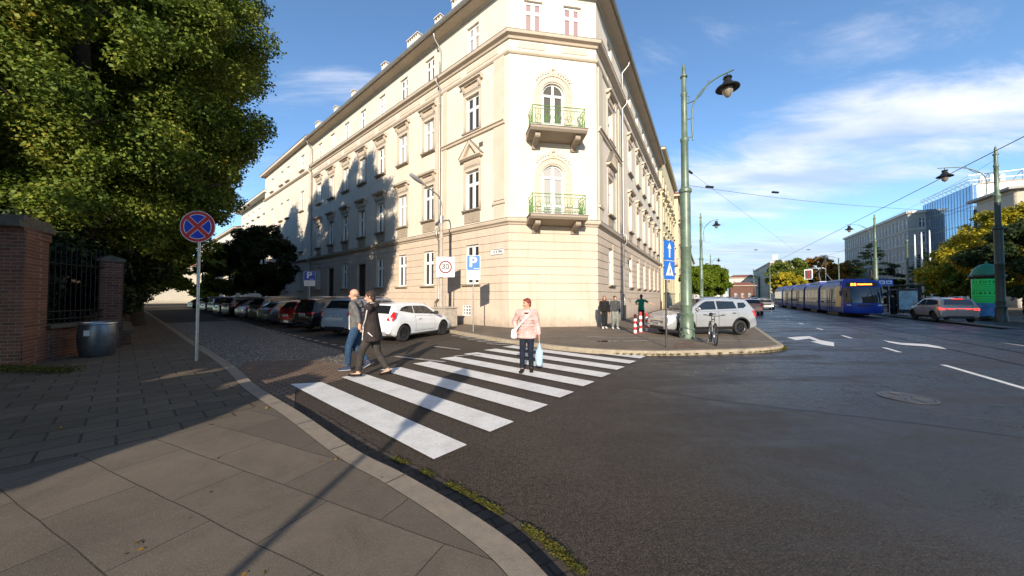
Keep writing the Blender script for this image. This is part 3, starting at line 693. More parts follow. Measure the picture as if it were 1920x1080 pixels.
def sweep(name, root, path, prof, m, z=0.0, closed_prof=True):
    """moulding along a 2D path; prof = [(outwards, z)]; outwards is to the left of the path"""
    P = [Vector(p[:2]) for p in path]; rows = []
    for i, p in enumerate(P):
        if i == 0: t = (P[1] - P[0]).normalized(); n = Vector((-t.y, t.x)); k = 1
        elif i == len(P) - 1: t = (P[-1] - P[-2]).normalized(); n = Vector((-t.y, t.x)); k = 1
        else:
            t1 = (p - P[i - 1]).normalized(); t2 = (P[i + 1] - p).normalized(); n1 = Vector((-t1.y, t1.x)); n2 = Vector((-t2.y, t2.x))
            n = (n1 + n2).normalized(); k = 1 / max(0.3, n.dot(n1))
        rows.append([(p.x + n.x * o * k - root.location.x, p.y + n.y * o * k - root.location.y, z + h) for o, h in prof])
    mb = MB(); mb.grid(rows, closed=True); n = len(prof); mb.f += [tuple(range(n)), tuple(range(len(mb.v) - 1, len(mb.v) - n - 1, -1))]; mb.m += [0, 0]
    return link(name, mb.mesh(name, m, fix=True), root)

def courses(mb, L, z0, z1, step, holes, proud=0.035, gap=0.035, x0=0.0, ends=(0, 0), lint=0.0):
    z = z0
    while z < z1 - 0.05:
        zt = min(z + step, z1) - gap; iv = [(x0, L)]
        for a, b, c, d in holes:
            if d > z + 0.02 and c < zt - 0.02:
                iv = [q for i in iv for q in ((i[0], min(i[1], a)), (max(i[0], b), i[1])) if q[1] - q[0] > 0.02]
        for a, b in iv:
            a2 = a - (ends[0] if a == x0 else 0); b2 = b + (ends[1] if b == L else 0)
            mb.prism_x([(0, z), (proud - .008, z), (proud, z + .012), (proud, zt - .012), (proud - .008, zt), (0, zt)], a2, b2)
        z += step

BW = 1.12
Z = dict(g0=2.36, g1=4.60, f0=6.55, f1=8.80, s0=10.98, s1=13.10, t0=15.42, t1=17.15)
LL, LR_ = 27.7, 27.3
def main_building():
    root = thing('apartment_building', 'sunlit cream corner tenement with two arched balcony doors one above the other', 'building', (A0.x, A0.y, 0))
    Lend = A0 + DL * LL; Rend = B0 + DR * LR_
    fL = Facade(root, A0, DL); fC = Facade(root, B0, DC); fR = Facade(root, Rend, -DR)
    CW = (A0 - B0).length
    wl = [2.76, 6.9, 10.0, 13.1, 16.2, 19.35, 22.5, 25.6]
    wr = [2.9, 9.0, 12.25, 15.5, 18.75, 22.0, 25.2]
    wr = [LR_ - s for s in wr]
    rnd = random.Random(5)
    for fc, L, ws, left in ((fL, LL, wl, True), (fR, LR_, wr, False)):
        holes = []; gh = []
        for i, s in enumerate(ws):
            for a, b in (('f0', 'f1'), ('s0', 's1'), ('t0', 't1')):
                w = BW if a != 't0' else 0.98
                holes.append((s - w / 2, s + w / 2, Z[a], Z[b]))
            if left and i in (4, 6): gh.append((s - 0.75, s + 0.75, KH, 4.35))
            else: gh.append((s - BW / 2, s + BW / 2, Z['g0'], Z['g1']))
        if left: gh.append((1.62 + 1.2, 3.5, 0.62, 1.22))
        mb = MB(); wall_holes(mb, L, 5.4, 17.9, holes, 0.22); fc.put('wall', mb.mesh('wall', 'plaster_cream'))
        mb = MB(); wall_holes(mb, L, 0.0, 5.4, gh, 0.26)
        cs = [h for h in gh]
        # flat arches of the ground floor windows break the top courses
        courses(mb, L, 1.53, 5.37, 0.427, cs)
        fc.put('ground_floor_wall', mb.mesh('ground_floor_wall', 'plaster_base'))
        # plinth
        mb = MB(); px = 0.0; ends = sorted([h for h in gh if h[2] < 1.5], key=lambda h: h[0])
        for h in ends:
            if h[2] < 0.5: mb.box(px, h[0], 0, 0.055, 0, 1.49); px = h[1]
            else:
                mb.box(px, h[0], 0, 0.055, 0, 1.49); mb.box(h[0], h[1], 0, 0.055, 0, h[2]); mb.box(h[0], h[1], 0, 0.055, h[3], 1.49); px = h[1]
        mb.box(px, L, 0, 0.055, 0, 1.49); fc.put('plinth', mb.mesh('plinth', 'plaster_base'))
        for i, s in enumerate(ws):
            cur = lambda p=.35: 'pane_curtain' if rnd.random() < p else ('pane_dim' if rnd.random() < .3 else 'pane')
            if left and i in (4, 6):
                d = MB(); d.box(-0.75, 0.75, -0.24, -0.17, 0, 4.2)
                for a in (-0.68, 0.04):
                    for c, e in ((0.2, 1.0), (1.15, 2.3), (2.45, 3.05)): d.cbox(a + .04, a + .60, -0.17, -0.145, c, e, 0.02)
                o = fc.put('door', d.mesh('door', 'door_dark'), s, KH)
                h = MB(); h.tube([(0.08, -0.15, 1.0), (0.08, -0.10, 1.02), (0.08, -0.10, 1.16)], 0.015, 6); link('handle', h.mesh('handle', 'tin'), o)
            else:
                fc.window(s, Z['g0'], BW, Z['g1'] - Z['g0'], cur(.2), sill=True, trim='plaster_base')
            fc.window(s, Z['f0'], BW, Z['f1'] - Z['f0'], cur(), sill=True, surround=True, apron=True, hood='pediment' if i == 0 else 'flat')
            fc.window(s, Z['s0'], BW, Z['s1'] - Z['s0'], cur(), sill=True, surround=True, hood='flat')
            fc.window(s, Z['t0'], 0.98, Z['t1'] - Z['t0'], cur(.2), sill=False)
            # dark soffit line above top windows comes from the reveal; frieze panels between
        mb = MB()
        for a, b in zip([0.5] + [w + .75 for w in ws][:-1], [w + .75 for w in ws]) if left else zip([w - .75 for w in ws], [w + .75 for w in ws]):
            if b - a > 1.0: mb.cbox(a + .25, b - .25, 0.0, 0.03, 14.55, 14.85, 0.02)
        fc.put('frieze_panels', mb.mesh('frieze_panels', 'plaster_trim'))
        # string course under second floor in the bevel bay, stepped pilaster beside the corner
        mb = MB(); a, b = (0.25, 5.45) if left else (LR_ - 5.7, LR_ - 0.25)
        mb.prism_x([(0, 10.62), (0.10, 10.66), (0.13, 10.76), (0.20, 10.80), (0.20, 10.86), (0, 10.90)], a, b)
        fc.put('string_course', mb.mesh('string_course', 'plaster_trim', fix=True))
        mb = MB(); pa, pb = (0.30, 1.05) if left else (LR_ - 1.05, LR_ - 0.30)
        mb.box(pa, pb, 0, 0.06, 6.72, 10.60); mb.box(pa, pb, 0, 0.06, 10.92, 14.30); mb.prism_x([(0, 6.50), (0.12, 6.50), (0.14, 6.62), (0, 6.70)], pa - .06, pb + .06)
        mb.box(pa, pb, 0, 0.06, 5.72, 6.48)
        q = (5.05, 5.42) if left else (LR_ - 5.55, LR_ - 5.15)
        mb.box(q[0], q[1], 0, 0.05, 5.72, 14.3); mb.box(q[0] + .78, q[1] + .78, 0, 0.05, 5.72, 14.3)
        fc.put('pilaster', mb.mesh('pilaster', 'plaster_trim', fix=True))
    # bevelled corner with two arched balcony doors and two attic windows
    xc = CW / 2 + 0.02; dw = 1.20; sp1 = 7.95; sp2 = 12.28; r = dw / 2
    ah = [(xc - r, xc + r, 5.75, sp1 + r), (xc - r, xc + r, 10.1, sp2 + r)]
    tw = [(xc - 1.06 - .49, xc - 1.06 + .49), (xc + 1.06 - .49, xc + 1.06 + .49)]
    mb = MB(); wall_holes(mb, CW, 5.4, 17.9, ah + [(a, b, Z['t0'], Z['t1']) for a, b in tw], 0.0)
    for (a, b, c, d), sp in zip(ah, (sp1, sp2)):
        n = 14; arc = [(xc + r * math.cos(math.pi * k / n), sp + r * math.sin(math.pi * k / n)) for k in range(n + 1)]
        for k in range(n):
            p, q = arc[k], arc[k + 1]
            mb.quad((p[0], 0, p[1]), (p[0], 0, d), (q[0], 0, d), (q[0], 0, q[1]))
            mb.quad((p[0], 0, p[1]), (q[0], 0, q[1]), (q[0], -0.22, q[1]), (p[0], -0.22, p[1]))
        for x in (a, b): mb.quad((x, 0, c), (x, -0.22, c), (x, -0.22, sp), (x, 0, sp))
    for a, b in tw:
        for x in (a, b): mb.quad((x, 0, Z['t0']), (x, -0.22, Z['t0']), (x, -0.22, Z['t1']), (x, 0, Z['t1']))
        mb.quad((a, 0, Z['t1']), (a, -.22, Z['t1']), (b, -.22, Z['t1']), (b, 0, Z['t1'])); mb.quad((a, 0, Z['t0']), (b, 0, Z['t0']), (b, -.22, Z['t0']), (a, -.22, Z['t0']))
    fC.put('wall', mb.mesh('wall', 'plaster_cream'))
    mb = MB(); wall_holes(mb, CW, 0, 5.4, []); courses(mb, CW, 1.53, 5.37, 0.427, [], ends=(0.02, 0.02))
    fC.put('ground_floor_wall', mb.mesh('ground_floor_wall', 'plaster_base'))
    mb = MB(); mb.box(-0.02, CW + .02, 0, 0.05, 0, 1.49); fC.put('plinth', mb.mesh('plinth', 'plaster_base'))
    for a, b in tw: fC.window((a + b) / 2, Z['t0'], 0.98, Z['t1'] - Z['t0'], 'pane_pink')
    mb = MB()
    for a, b in ((0.45, 1.95), (CW - 1.95, CW - .45)): mb.cbox(a, b, 0, 0.03, 14.55, 14.85, 0.02)
    fC.put('frieze_panels', mb.mesh('frieze_panels', 'plaster_trim'))
    for k, (z0, sp) in enumerate(((5.75, sp1), (10.1, sp2))):
        # arched door
        f = MB(); t = 0.075; n = 14; y0, y1 = -0.20, -0.12
        for a, b in ((-r, -r + t), (r - t, r)): f.box(a, b, y0, y1, 0, sp - z0)
        arc = lambda rr: [(rr * math.cos(math.pi * q / n), sp - z0 + rr * math.sin(math.pi * q / n)) for q in range(n + 1)]
        o_, i_ = arc(r), arc(r - t)
        for q in range(n): f.prism_y([o_[q], o_[q + 1], i_[q + 1], i_[q]], y0, y1)
        f.box(-0.055, 0.055, y0, y1 + .012, 0.0, sp - z0 + r - t); f.box(-r + t, r - t, y0, y1 + .008, sp - z0 - 0.10, sp - z0 + 0.02)
        for a, b in ((-r + t, -.055), (.055, r - t)):
            f.box(a, b, y0, y1, 0.0, 0.16); f.box(a, b, y0, y1, 0.62, 0.72)
            for xx in (a, b - 0.05): f.box(xx, xx + 0.05, y0, y1 - .008, 0.16, sp - z0 - .1)
        o = fC.put('balcony_door', f.mesh('balcony_door', 'win_white'), xc, z0)
        p = MB(); pts = [(-r + .03, 0.02), (r - .03, 0.02)] + [((r - .03) * math.cos(math.pi * q / n), sp - z0 + (r - .03) * math.sin(math.pi * q / n)) for q in range(n + 1)]
        p.prism_y(pts, -0.175, -0.165); link('pane', p.mesh('pane', 'pane_curtain' if k == 0 else 'pane_dim'), o)
        # moulded archivolt with voussoir grooves and ornament
        mb = MB(); r1, r2 = r + 0.06, r + 0.40; n = 22
        A = lambda rr, q: (xc + rr * math.cos(math.pi * q / n), sp + rr * math.sin(math.pi * q / n))
        for q in range(n):
            g_ = 0.06 if q % 2 else 0.0
            mb.prism_y([A(r1, q + g_), A(r1, q + 1), A(r2 - .08, q + 1), A(r2 - .08, q + g_)], 0, 0.05)
            mb.prism_y([A(r2 - .08, q), A(r2 - .08, q + 1), A(r2, q + 1), A(r2, q)], 0, 0.09)
        for s_ in (-1, 1):
            a, b = sorted((xc + s_ * r1, xc + s_ * (r2 - .08))); zz = z0
            while zz < sp - .02: mb.box(a, b, 0, 0.05, zz, min(zz + .30, sp) - .012); zz += .30
            a, b = sorted((xc + s_ * (r2 - .08), xc + s_ * r2)); mb.box(a, b, 0, 0.09, z0, sp)
            for j in range(7):
                th = math.pi / 2 + s_ * (0.12 + j * 0.13); rr = r2 + 0.12 + 0.03 * (j % 2)
                mb.lathe([(0.0, -0.05), (0.045, -0.02), (0.045, 0.02), (0, 0.05)], 8, Matrix.Translation((xc + rr * math.cos(th), 0.03, sp + rr * math.sin(th))))
                rr += .10; mb.lathe([(0.0, -0.03), (0.03, 0), (0, 0.03)], 6, Matrix.Translation((xc + rr * math.cos(th + .05), 0.03, sp + rr * math.sin(th + .05))))
            mb.prism_y([(xc, sp + r2 + .02), (xc + s_ * .32, sp + r2 - .08), (xc, sp + r2 + .22)], 0, 0.10)
        mb.lathe([(0, -.09), (.07, -.04), (.08, .02), (0.02, .14)], 8, Matrix.Translation((xc, 0.05, sp + r2 + .30)))
        fC.put('archivolt', mb.mesh('archivolt', 'plaster_trim'))
        # balcony
        bw, bd = 2.92, 1.12
        sl = MB(); zt = z0 - 0.06
        sl.prism_x([(0, -.34), (0.20, -.34), (bd - .28, -.22), (bd - .10, -.20), (bd, -.10), (bd, 0), (0, 0)], -bw / 2, bw / 2)
        sl.cur = 1; sl.box(-bw / 2 - .03, bw / 2 + .03, 0, bd + .03, 0.002, 0.035)
        o = fC.put('balcony', sl.mesh('balcony', ['plaster_trim', 'tin'], fix=True), xc, zt)
        for s_ in (-1, 1):
            b_ = MB(); xx = s_ * (bw / 2 - .42)
            b_.prism_x([(0, -.75), (.10, -.75), (.16, -.62), (.40, -.52), (.80, -.46), (.86, -.40), (.86, -.242), (.1, -.342), (0, -.342)], xx - .13, xx + .13)
            link('bracket', b_.mesh('bracket', 'plaster_trim', fix=True), o)
        rl = MB(); x_, y_ = bw / 2 - .12, bd - .10; z_ = .045; H_ = .98
        cor = [(-x_, .04), (-x_, y_), (x_, y_), (x_, .04)]
        for hh in (H_, H_ - .16, .10):
            rl.tube([(a, b, z_ + hh) for a, b in cor], .022 if hh == H_ else .015, 6)
        for a, b in cor[1:3]: rl.tube([(a, b, z_), (a, b, z_ + H_ + .05)], .02, 6)
        rr = random.Random(2)
        for (a, b), (c, d) in zip(cor[:-1], cor[1:]):
            ln = math.hypot(c - a, d - b); nb = max(2, int(ln / .13))
            for q in range(1, nb):
                t_ = q / nb; xx, yy = a + (c - a) * t_, b + (d - b) * t_
                if q % 2: rl.tube([(xx, yy, z_ + .10), (xx, yy, z_ + H_ - .16)], .011, 5)
                else:
                    dx, dy = (c - a) / ln, (d - b) / ln
                    pts = [(xx + dx * .055 * math.sin(s * 1.0) * (1 if q % 4 else -1), yy + dy * .055 * math.sin(s * 1.0) * (1 if q % 4 else -1), z_ + .12 + .66 * s / 6.283) for s in np.linspace(0, 6.283, 12)]
                    rl.tube(pts, .014, 5)
            for q in range(max(1, int(ln / .45))):
                t_ = (q + .5) / max(1, int(ln / .45)); cx_, cy_ = a + (c - a) * t_, b + (d - b) * t_; dx, dy = (c - a) / ln, (d - b) / ln
                rl.tube([(cx_ + dx * .12 * math.cos(th), cy_ + dy * .12 * math.cos(th), z_ + .42 + .15 * math.sin(th)) for th in np.linspace(0, 6.283, 16)], .013, 5)
        link('railing', rl.mesh('railing', 'balcony_green'), o)
    # continuous mouldings round the corner
    path = [Rend, B0, A0, Lend]
    sweep('cornice', root, path, [(-.02, 5.37), (.06, 5.37), (.10, 5.44), (.20, 5.50), (.24, 5.60), (.24, 5.66), (-.02, 5.74)], 'plaster_trim')
    sweep('cornice', root, path, [(-.02, 14.22), (.05, 14.22), (.10, 14.28), (.12, 14.36), (-.02, 14.40)], 'plaster_trim')
    sweep('cornice', root, path, [(-.02, 14.98), (.08, 14.98), (.14, 15.08), (.30, 15.14), (.34, 15.24), (.34, 15.28), (-.02, 15.36)], 'plaster_trim')
    sweep('cornice_flashing', root, path, [(.345, 15.275), (.36, 15.275), (.36, 15.295), (-.01, 15.385), (-.01, 15.365)], 'tin')
    sweep('cornice_flashing', root, path, [(.245, 5.655), (.26, 5.655), (.26, 5.672), (-.01, 5.765), (-.01, 5.745)], 'tin')
    sweep('eaves', root, path, [(-.05, 17.62), (.06, 17.62), (.12, 17.74), (.62, 17.80), (.66, 17.86), (.66, 17.98), (-.05, 18.02)], 'plaster_trim')
    sweep('gutter', root, path, [(.66, 17.90), (.70, 17.84), (.80, 17.84), (.84, 17.93), (.84, 18.02), (.66, 18.04)], 'tin')
    # roof and rear
    inn = [Rend - NR * 7, B0 - (NR + NL).normalized() * 7 + Vector((0.0, 2.0)), Lend - NL * 7]
    mb = MB(); lo = root.location
    out_ = [p for p in (Rend + NR * .66, B0 + (NR * .66 + Vector((.16, -.98)) * .3), A0 + (NL * .4 + Vector((.16, -.98)) * .5), Lend + NL * .66)]
    V = [(p.x - lo.x, p.y - lo.y, 18.03) for p in out_] + [(p.x - lo.x, p.y - lo.y, 20.2) for p in inn]
    mb.add(V, [(0, 1, 5, 4), (1, 2, 5), (2, 3, 6, 5)]); 
    bk = [Rend - NR * 14, Lend - NL * 14]
    V2 = [(p.x - lo.x, p.y - lo.y, 18.0) for p in bk]; V3 = [(p.x - lo.x, p.y - lo.y, 18.0) for p in [B0 - (NR + NL).normalized() * 17 + Vector((0, 2))]]
    mb.add([V[4], V[5], V2[0], V3[0]], [(0, 1, 3, 2)]); mb.add([V[5], V[6], V3[0], V2[1]], [(0, 1, 3, 2)])
    link('roof', mb.mesh('roof', 'roof_tile'), root)
    mb = MB()
    def wallq(p, q, z1=17.9): mb.quad((p.x - lo.x, p.y - lo.y, 0), (q.x - lo.x, q.y - lo.y, 0), (q.x - lo.x, q.y - lo.y, z1), (p.x - lo.x, p.y - lo.y, z1))
    wallq(Rend, bk[0]); wallq(Lend, bk[1]); wallq(bk[0], Vector(V3[0][:2]) + lo.xy); wallq(bk[1], Vector(V3[0][:2]) + lo.xy)
    link('party_wall', mb.mesh('party_wall', 'plaster_sand'), root)
    # chimneys behind the left eaves
    for s, w, hh in ((4.3, 1.1, 0.95), (6.3, .6, 0.8), (9.2, 1.3, 0.95), (13.2, .6, 0.9), (18.6, .55, 0.9), (22.4, .5, 0.9), (27.0, .9, 0.95)):
        c = MB(); hh += .35; c.box(-w / 2, w / 2, -.7, -.15, 18.05, 18.35 + hh); c.box(-w / 2 - .06, w / 2 + .06, -.76, -.09, 18.36 + hh + .16, 18.36 + hh + .22)
        n = max(2, int(w / .25))
        for k in range(n + 1): x = -w / 2 + k * (w - .07) / n; c.box(x, x + .07, -.7, -.15, 18.351 + hh, 18.36 + hh + .16)
        fL.put('chimney', c.mesh('chimney', 'plaster_white'), s, 0)
    for x in (9, 15, 21):
        c = MB(); c.box(-.4, .4, -1.3, -.7, 17.9, 19.2); c.box(-.46, .46, -1.36, -.64, 19.2, 19.28); fR.put('chimney', c.mesh('chimney', 'plaster_white'), x, 0)
    # downpipes with their offset shoes
    for fc, s in ((fL, 5.63), (fL, 27.45), (fR, LR_ - 6.0), (fR, 0.25)):
        d = MB(); d.tube([(0, .62, 17.84), (0, .55, 17.5), (0, .12, 17.1), (0, .11, 15.5), (0, .42, 15.2), (0, .42, 14.9), (0, .12, 14.6), (0, .12, 5.95), (0, .34, 5.75), (0, .34, 5.35), (0, .13, 5.1), (0, .13, 1.7), (-.02, .16, 1.55)], .06, 10)
        for z in (3.2, 7.5, 9.6, 11.8, 13.6, 16.2): d.lathe([(.075, -.02), (.075, .02)], 10, Matrix.Translation((0, .12, z)))
        d.tube([(-.02, .16, 1.56), (.26 if fc is fL else 0, .18, 1.36), (.26 if fc is fL else 0, .18, 1.1)], .065, 10)
        d.cur = 1; d.tube([(.26 if fc is fL else 0, .18, 1.1), (.26 if fc is fL else 0, .18, .10)], .085, 10)
        fc.put('downpipe', d.mesh('downpipe', ['zinc', 'black_paint'], smooth=50), s, 0)
    # basement grating, vent, house plate, shield on the pier
    g_ = MB(); g_.box(-.34, .34, -.10, -.05, 0, .60)
    g2 = MB()
    for x in (-.34, -.12, .11, .30): g2.box(x, x + .05, -.05, 0.02, 0, .6)
    for z in (0, .19, .38, .55): g2.box(-.34, .35, -.045, 0.03, z, z + .05)
    o = fL.put('basement_window', g2.mesh('basement_window', 'white_paint'), 3.16, .62); link('pane', g_.mesh('pane', 'pane'), o)
    v = MB(); v.box(-.16, .16, 0, .02, 0, .26)
    for k in range(5): v.box(-.14, .14, .02, .035, .03 + .045 * k, .05 + .045 * k)
    fL.put('air_vent', v.mesh('air_vent', 'tin'), 2.05, 9.95)
    # utility cabinets on the shaded wall
    for s, z, w, h in ((14.6, 1.5, .5, .5), (21.2, 1.3, .5, .6)):
        c = MB(); c.cbox(-w / 2, w / 2, 0.0, 0.12, 0, h, .02); fL.put('meter_cabinet', c.mesh('meter_cabinet', 'grey_plastic'), s, z)
    return root, fL, fC, fR
MAIN, FL, FC, FR = main_building()
# street name plate (lettering too worn to read in the photograph: three dark word strokes)
pl = thing('street_name_plate', 'small white enamel street name plate on grooved wall near the corner', 'sign')
p = FL.o + FL.d * 0.78 + FL.n * 0.045; pl.location = (p.x, p.y, 4.02); pl.rotation_euler = (0, 0, FL.rz)
mb = MB(); mb.cbox(-.44, .44, 0, .02, -.15, .15, .02); link('plate', mb.mesh('plate', 'white_paint'), pl)
mb = MB(); mb.box(-.44, .44, .021, .024, .11, .14); mb.box(-.44, .44, .021, .024, -.14, -.12)
rr = random.Random(4); x = -.38
while x < .36:
    w = rr.uniform(.02, .045); mb.box(x, x + w, .021, .025, -.06, .06 + rr.uniform(-.01, .02)); x += w + rr.choice((.018, .02, .09))
link('lettering', mb.mesh('lettering', 'trim_black'), pl)

# ---------------------------------------------------------------- plainer neighbours
def plain_building(name, label, origin, d, L, H, depth, cols, rows, wallm, trim, win=(1.05, 1.9), roof='roof_tile', eave=0.5, base=None, pane='pane', group=None, roofh=1.8, holes_extra=(), sills=True, hoods=False, ground_h=5.2, simple=True, side_cols=0, side='right', cornices=()):
    """one facade facing left of d, plus plain sides; rows = [(z0, h)]"""
    o = Vector(origin); n = Vector((-d.y, d.x)); root = thing(name, label, 'building', (o.x, o.y, 0), 0, group)
    f = Facade(root, o, d); holes = []
    for x in cols:
        for z0, h in rows: holes.append((x - win[0] / 2, x + win[0] / 2, z0, z0 + h))
    mb = MB(); wall_holes(mb, L, 0, H, holes, .2)
    V = [(0, 0), (L, 0), (L, -depth), (0, -depth)]
    sides = {}
    for (a, b), tag_ in zip(zip(V[1:], V[2:] + V[:1]), ('end', 'back', 'start')):
        if side_cols and tag_ == side: continue
        mb.quad((a[0], a[1], 0), (b[0], b[1], 0), (b[0], b[1], H), (a[0], a[1], H))
    f.put('wall', mb.mesh('wall', wallm))
    if side_cols:
        # the end wall facing the camera carries windows too
        so = o - n * depth if side == 'start' else o + d * L
        sd_ = n if side == 'start' else -n
        fs = Facade(root, so, sd_); hs = []
        xs = [depth * (k + .5) / side_cols for k in range(side_cols)]
        for x in xs:
            for z0, h in rows: hs.append((x - win[0] / 2, x + win[0] / 2, z0, z0 + h))
        mb = MB(); wall_holes(mb, depth, 0, H, hs, .2); fs.put('wall', mb.mesh('wall', wallm))
        for x in xs:
            for z0, h in rows: fs.window(x, z0, win[0], h, pane, simple=simple)
    mb = MB(); mb.box(-eave, L + eave, -depth - eave, eave, H, H + .28); f.put('eaves', mb.mesh('eaves', trim))
    if roofh:
        mb = MB(); e = eave + .05; z = H + .28
        mb.add([(-e, e, z), (L + e, e, z), (L + e, -depth - e, z), (-e, -depth - e, z), (2, -depth / 2, z + roofh), (L - 2, -depth / 2, z + roofh)], [(0, 1, 5, 4), (1, 2, 5), (2, 3, 4, 5), (3, 0, 4)])
        f.put('roof', mb.mesh('roof', roof))
    for z in cornices:
        mb = MB(); mb.prism_x([(0, z), (.12, z + .04), (.24, z + .14), (.24, z + .2), (0, z + .26)], 0, L); f.put('cornice', mb.mesh('cornice', trim, fix=True))
    rn = random.Random(int(L * 10))
    for x in cols:
        for i, (z0, h) in enumerate(rows):
            f.window(x, z0, win[0], h, pane if rn.random() < .7 else 'pane_dim', sill=sills, hood='flat' if hoods and 0 < i < len(rows) - 1 else None, trim=trim, simple=simple)
    return root, f

LT = lambda L, n, a=1.6: [a + (L - 2 * a) * k / (n - 1) for k in range(n)]
b2o = A0 + DL * (LL + 0.02) + NL * 0.25
plain_building('apartment_building', 'cream neighbour left of the corner tenement, half in tree shade along the side street', b2o, DL, 16.9, 18.0, 12, [2.1, 7.0, 9.4, 13.4], [(2.3, 2.2), (6.5, 2.2), (10.9, 2.2), (15.3, 1.75)], 'plaster_cream', 'plaster_trim', roofh=2.0, cornices=(5.4, 14.6))
b3o = A0 + DL * 44.8 - NL * 0.4
_, f3 = plain_building('apartment_building', 'lower white tenement with deep bracketed eaves farther down the side street', b3o, DL, 17.5, 15.9, 12, [2.4, 5.8, 9.2, 12.6, 15.6], [(2.3, 2.1), (6.3, 2.1), (10.2, 2.0), (13.6, 1.3)], 'plaster_white', 'plaster_white', eave=0.9, roofh=1.6, cornices=(5.2,))
b4o = A0 + DL * 64
plain_building('apartment_building', 'farthest pale building row glimpsed behind the tree at the left street', b4o, DL, 40, 13.5, 12, LT(40, 10), [(2.2, 2.0), (6.0, 2.0), (9.8, 1.9)], 'plaster_white', 'plaster_trim', roofh=2.0, cornices=(5.0,))
end_o = Q(-14, 118)
plain_building('house', 'sunlit beige house closing the far end of the tree lined side street', Vector((-96, 84)), Vector((0.75, 0.66)), 24, 9, 10, LT(24, 6), [(1.5, 1.9), (5.2, 1.9)], 'plaster_sand', 'plaster_trim', roofh=3)
# main street, left row beyond the corner tenement
r2 = B0 + DR * (LR_ + 18.5)
plain_building('apartment_building', 'pale yellow tenement with a stone balcony next along the main street', r2 + NR * 0.35, -DR, 18.45, 19.6, 12, LT(18.4, 6), [(2.2, 2.3), (6.6, 2.3), (11.0, 2.2), (15.2, 1.8)], 'plaster_yellow', 'plaster_yellow', roofh=2.2, cornices=(5.3, 14.4), hoods=True)
r3 = B0 + DR * (LR_ + 36)
_, f5 = plain_building('apartment_building', 'taller yellow tenement with red roof parapet further along the main street', r3 + NR * 0.9, -DR, 17.3, 18.6, 12, LT(17.3, 5), [(2.2, 2.3), (6.4, 2.3), (10.7, 2.2), (14.9, 1.8)], 'plaster_yellow', 'plaster_trim', roofh=2.8, cornices=(5.3, 14.0), eave=0.8)
r4 = B0 + DR * (LR_ + 62)
plain_building('apartment_building', 'white tenement with green eaves behind the tall green lamp post', r4 + NR * 0.5, -DR, 25.8, 17.5, 12, LT(25.8, 8), [(2.2, 2.3), (6.4, 2.3), (10.4, 2.2), (14.2, 1.8)], 'plaster_white', 'plaster_grey', roofh=2.4, cornices=(5.2,))
r5 = B0 + DR * (LR_ + 120)
plain_building('apartment_building', 'long pale row of houses seen over the round green tree', r5 + NR * 0.2, -DR, 57, 15.5, 12, LT(57, 16), [(2.2, 2.2), (6.0, 2.2), (9.8, 2.1), (12.9, 1.6)], 'plaster_sand', 'plaster_trim', roofh=2.2)
# small balcony of the first yellow tenement
bal = Facade(bpy.data.objects[[o.name for o in bpy.data.objects if o.get('label', '').startswith('pale yellow')][0]], r2 + NR * 0.35, -DR)
for xx, zz in ((15.4, 6.35), (8.0, 6.35)):
    mb = MB(); mb.prism_x([(0, -.3), (.9, -.18), (.95, 0), (0, 0)], -1.3, 1.3)
    for k in range(12): mb.box(-1.25 + k * .22, -1.19 + k * .22, .84, .90, 0.001, .9)
    for k in range(4): mb.box(-1.25, -1.19, .1 + .2 * k, .15 + .2 * k, .001, .9); mb.box(1.17, 1.23, .1 + .2 * k, .15 + .2 * k, .001, .9)
    mb.box(-1.3, 1.3, .82, .93, .901, 1.0); mb.box(-1.3, -1.18, 0, .82, .901, 1.0); mb.box(1.18, 1.3, 0, .82, .901, 1.0)
    bal.put('balcony', mb.mesh('balcony', 'plaster_trim', fix=True), xx, zz)

# far end of the main street
plain_building('apartment_building', 'tall old corner block with sunlit gable end beyond the far traffic lights', Vector((97.5, 137.5)) + DR * 30, -DR, 30, 15.0, 11, LT(30, 9), [(1.5, 1.9), (5.0, 1.9), (8.2, 1.9), (11.5, 1.7)], 'plaster_sand', 'plaster_trim', roofh=0, eave=0.3, win=(1.0, 1.9))
# this block faces the street with its left side; its near end is the sunlit gable
def facing_block(name, label, near_left, L, W_, H, wallm, trim, ncols_side, ncols_end, rows, win, pane, roofh=0, eave=.3, base_dark=None):
    """block right of the main street: long side faces the street (left), short end faces the camera"""
    p = Vector(near_left)
    root = thing(name, label, 'building', (p.x, p.y, 0))
    side = Facade(root, p, DR)              # left of DR is the street side
    end = Facade(root, p + NR * W_, -NR)    # faces back towards the camera
    for fc, LL_, nc in ((side, L, ncols_side), (end, W_, ncols_end)):
        xs = LT(LL_, nc, LL_ / nc / 2); hs = [(x - win[0] / 2, x + win[0] / 2, z0, z0 + h) for x in xs for z0, h in rows]
        mb = MB(); wall_holes(mb, LL_, 0, H, hs, .22); fc.put('wall', mb.mesh('wall', wallm))
        for x in xs:
            for z0, h in rows: fc.window(x, z0, win[0], h, pane, simple=True)
        for z0, h in rows:
            mb = MB(); mb.box(0, LL_, 0, .10, z0 - .35, z0 - .2); fc.put('string_course', mb.mesh('string_course', trim))
    mb = MB(); mb.box(-eave, L + eave, -W_ - eave, eave, H, H + .5); side.put('parapet', mb.mesh('parapet', trim))
    mb = MB(); mb.quad((L, 0, 0), (L, -W_, 0), (L, -W_, H), (L, 0, H)); mb.quad((0, -W_, 0), (L, -W_, 0), (L, -W_, H), (0, -W_, H)); side.put('rear_wall', mb.mesh('rear_wall', wallm))
    return root, side, end
bpy.data.objects.remove([o for o in bpy.data.objects if o.get('label', '').startswith('tall old corner')][0].children[0]) if False else None
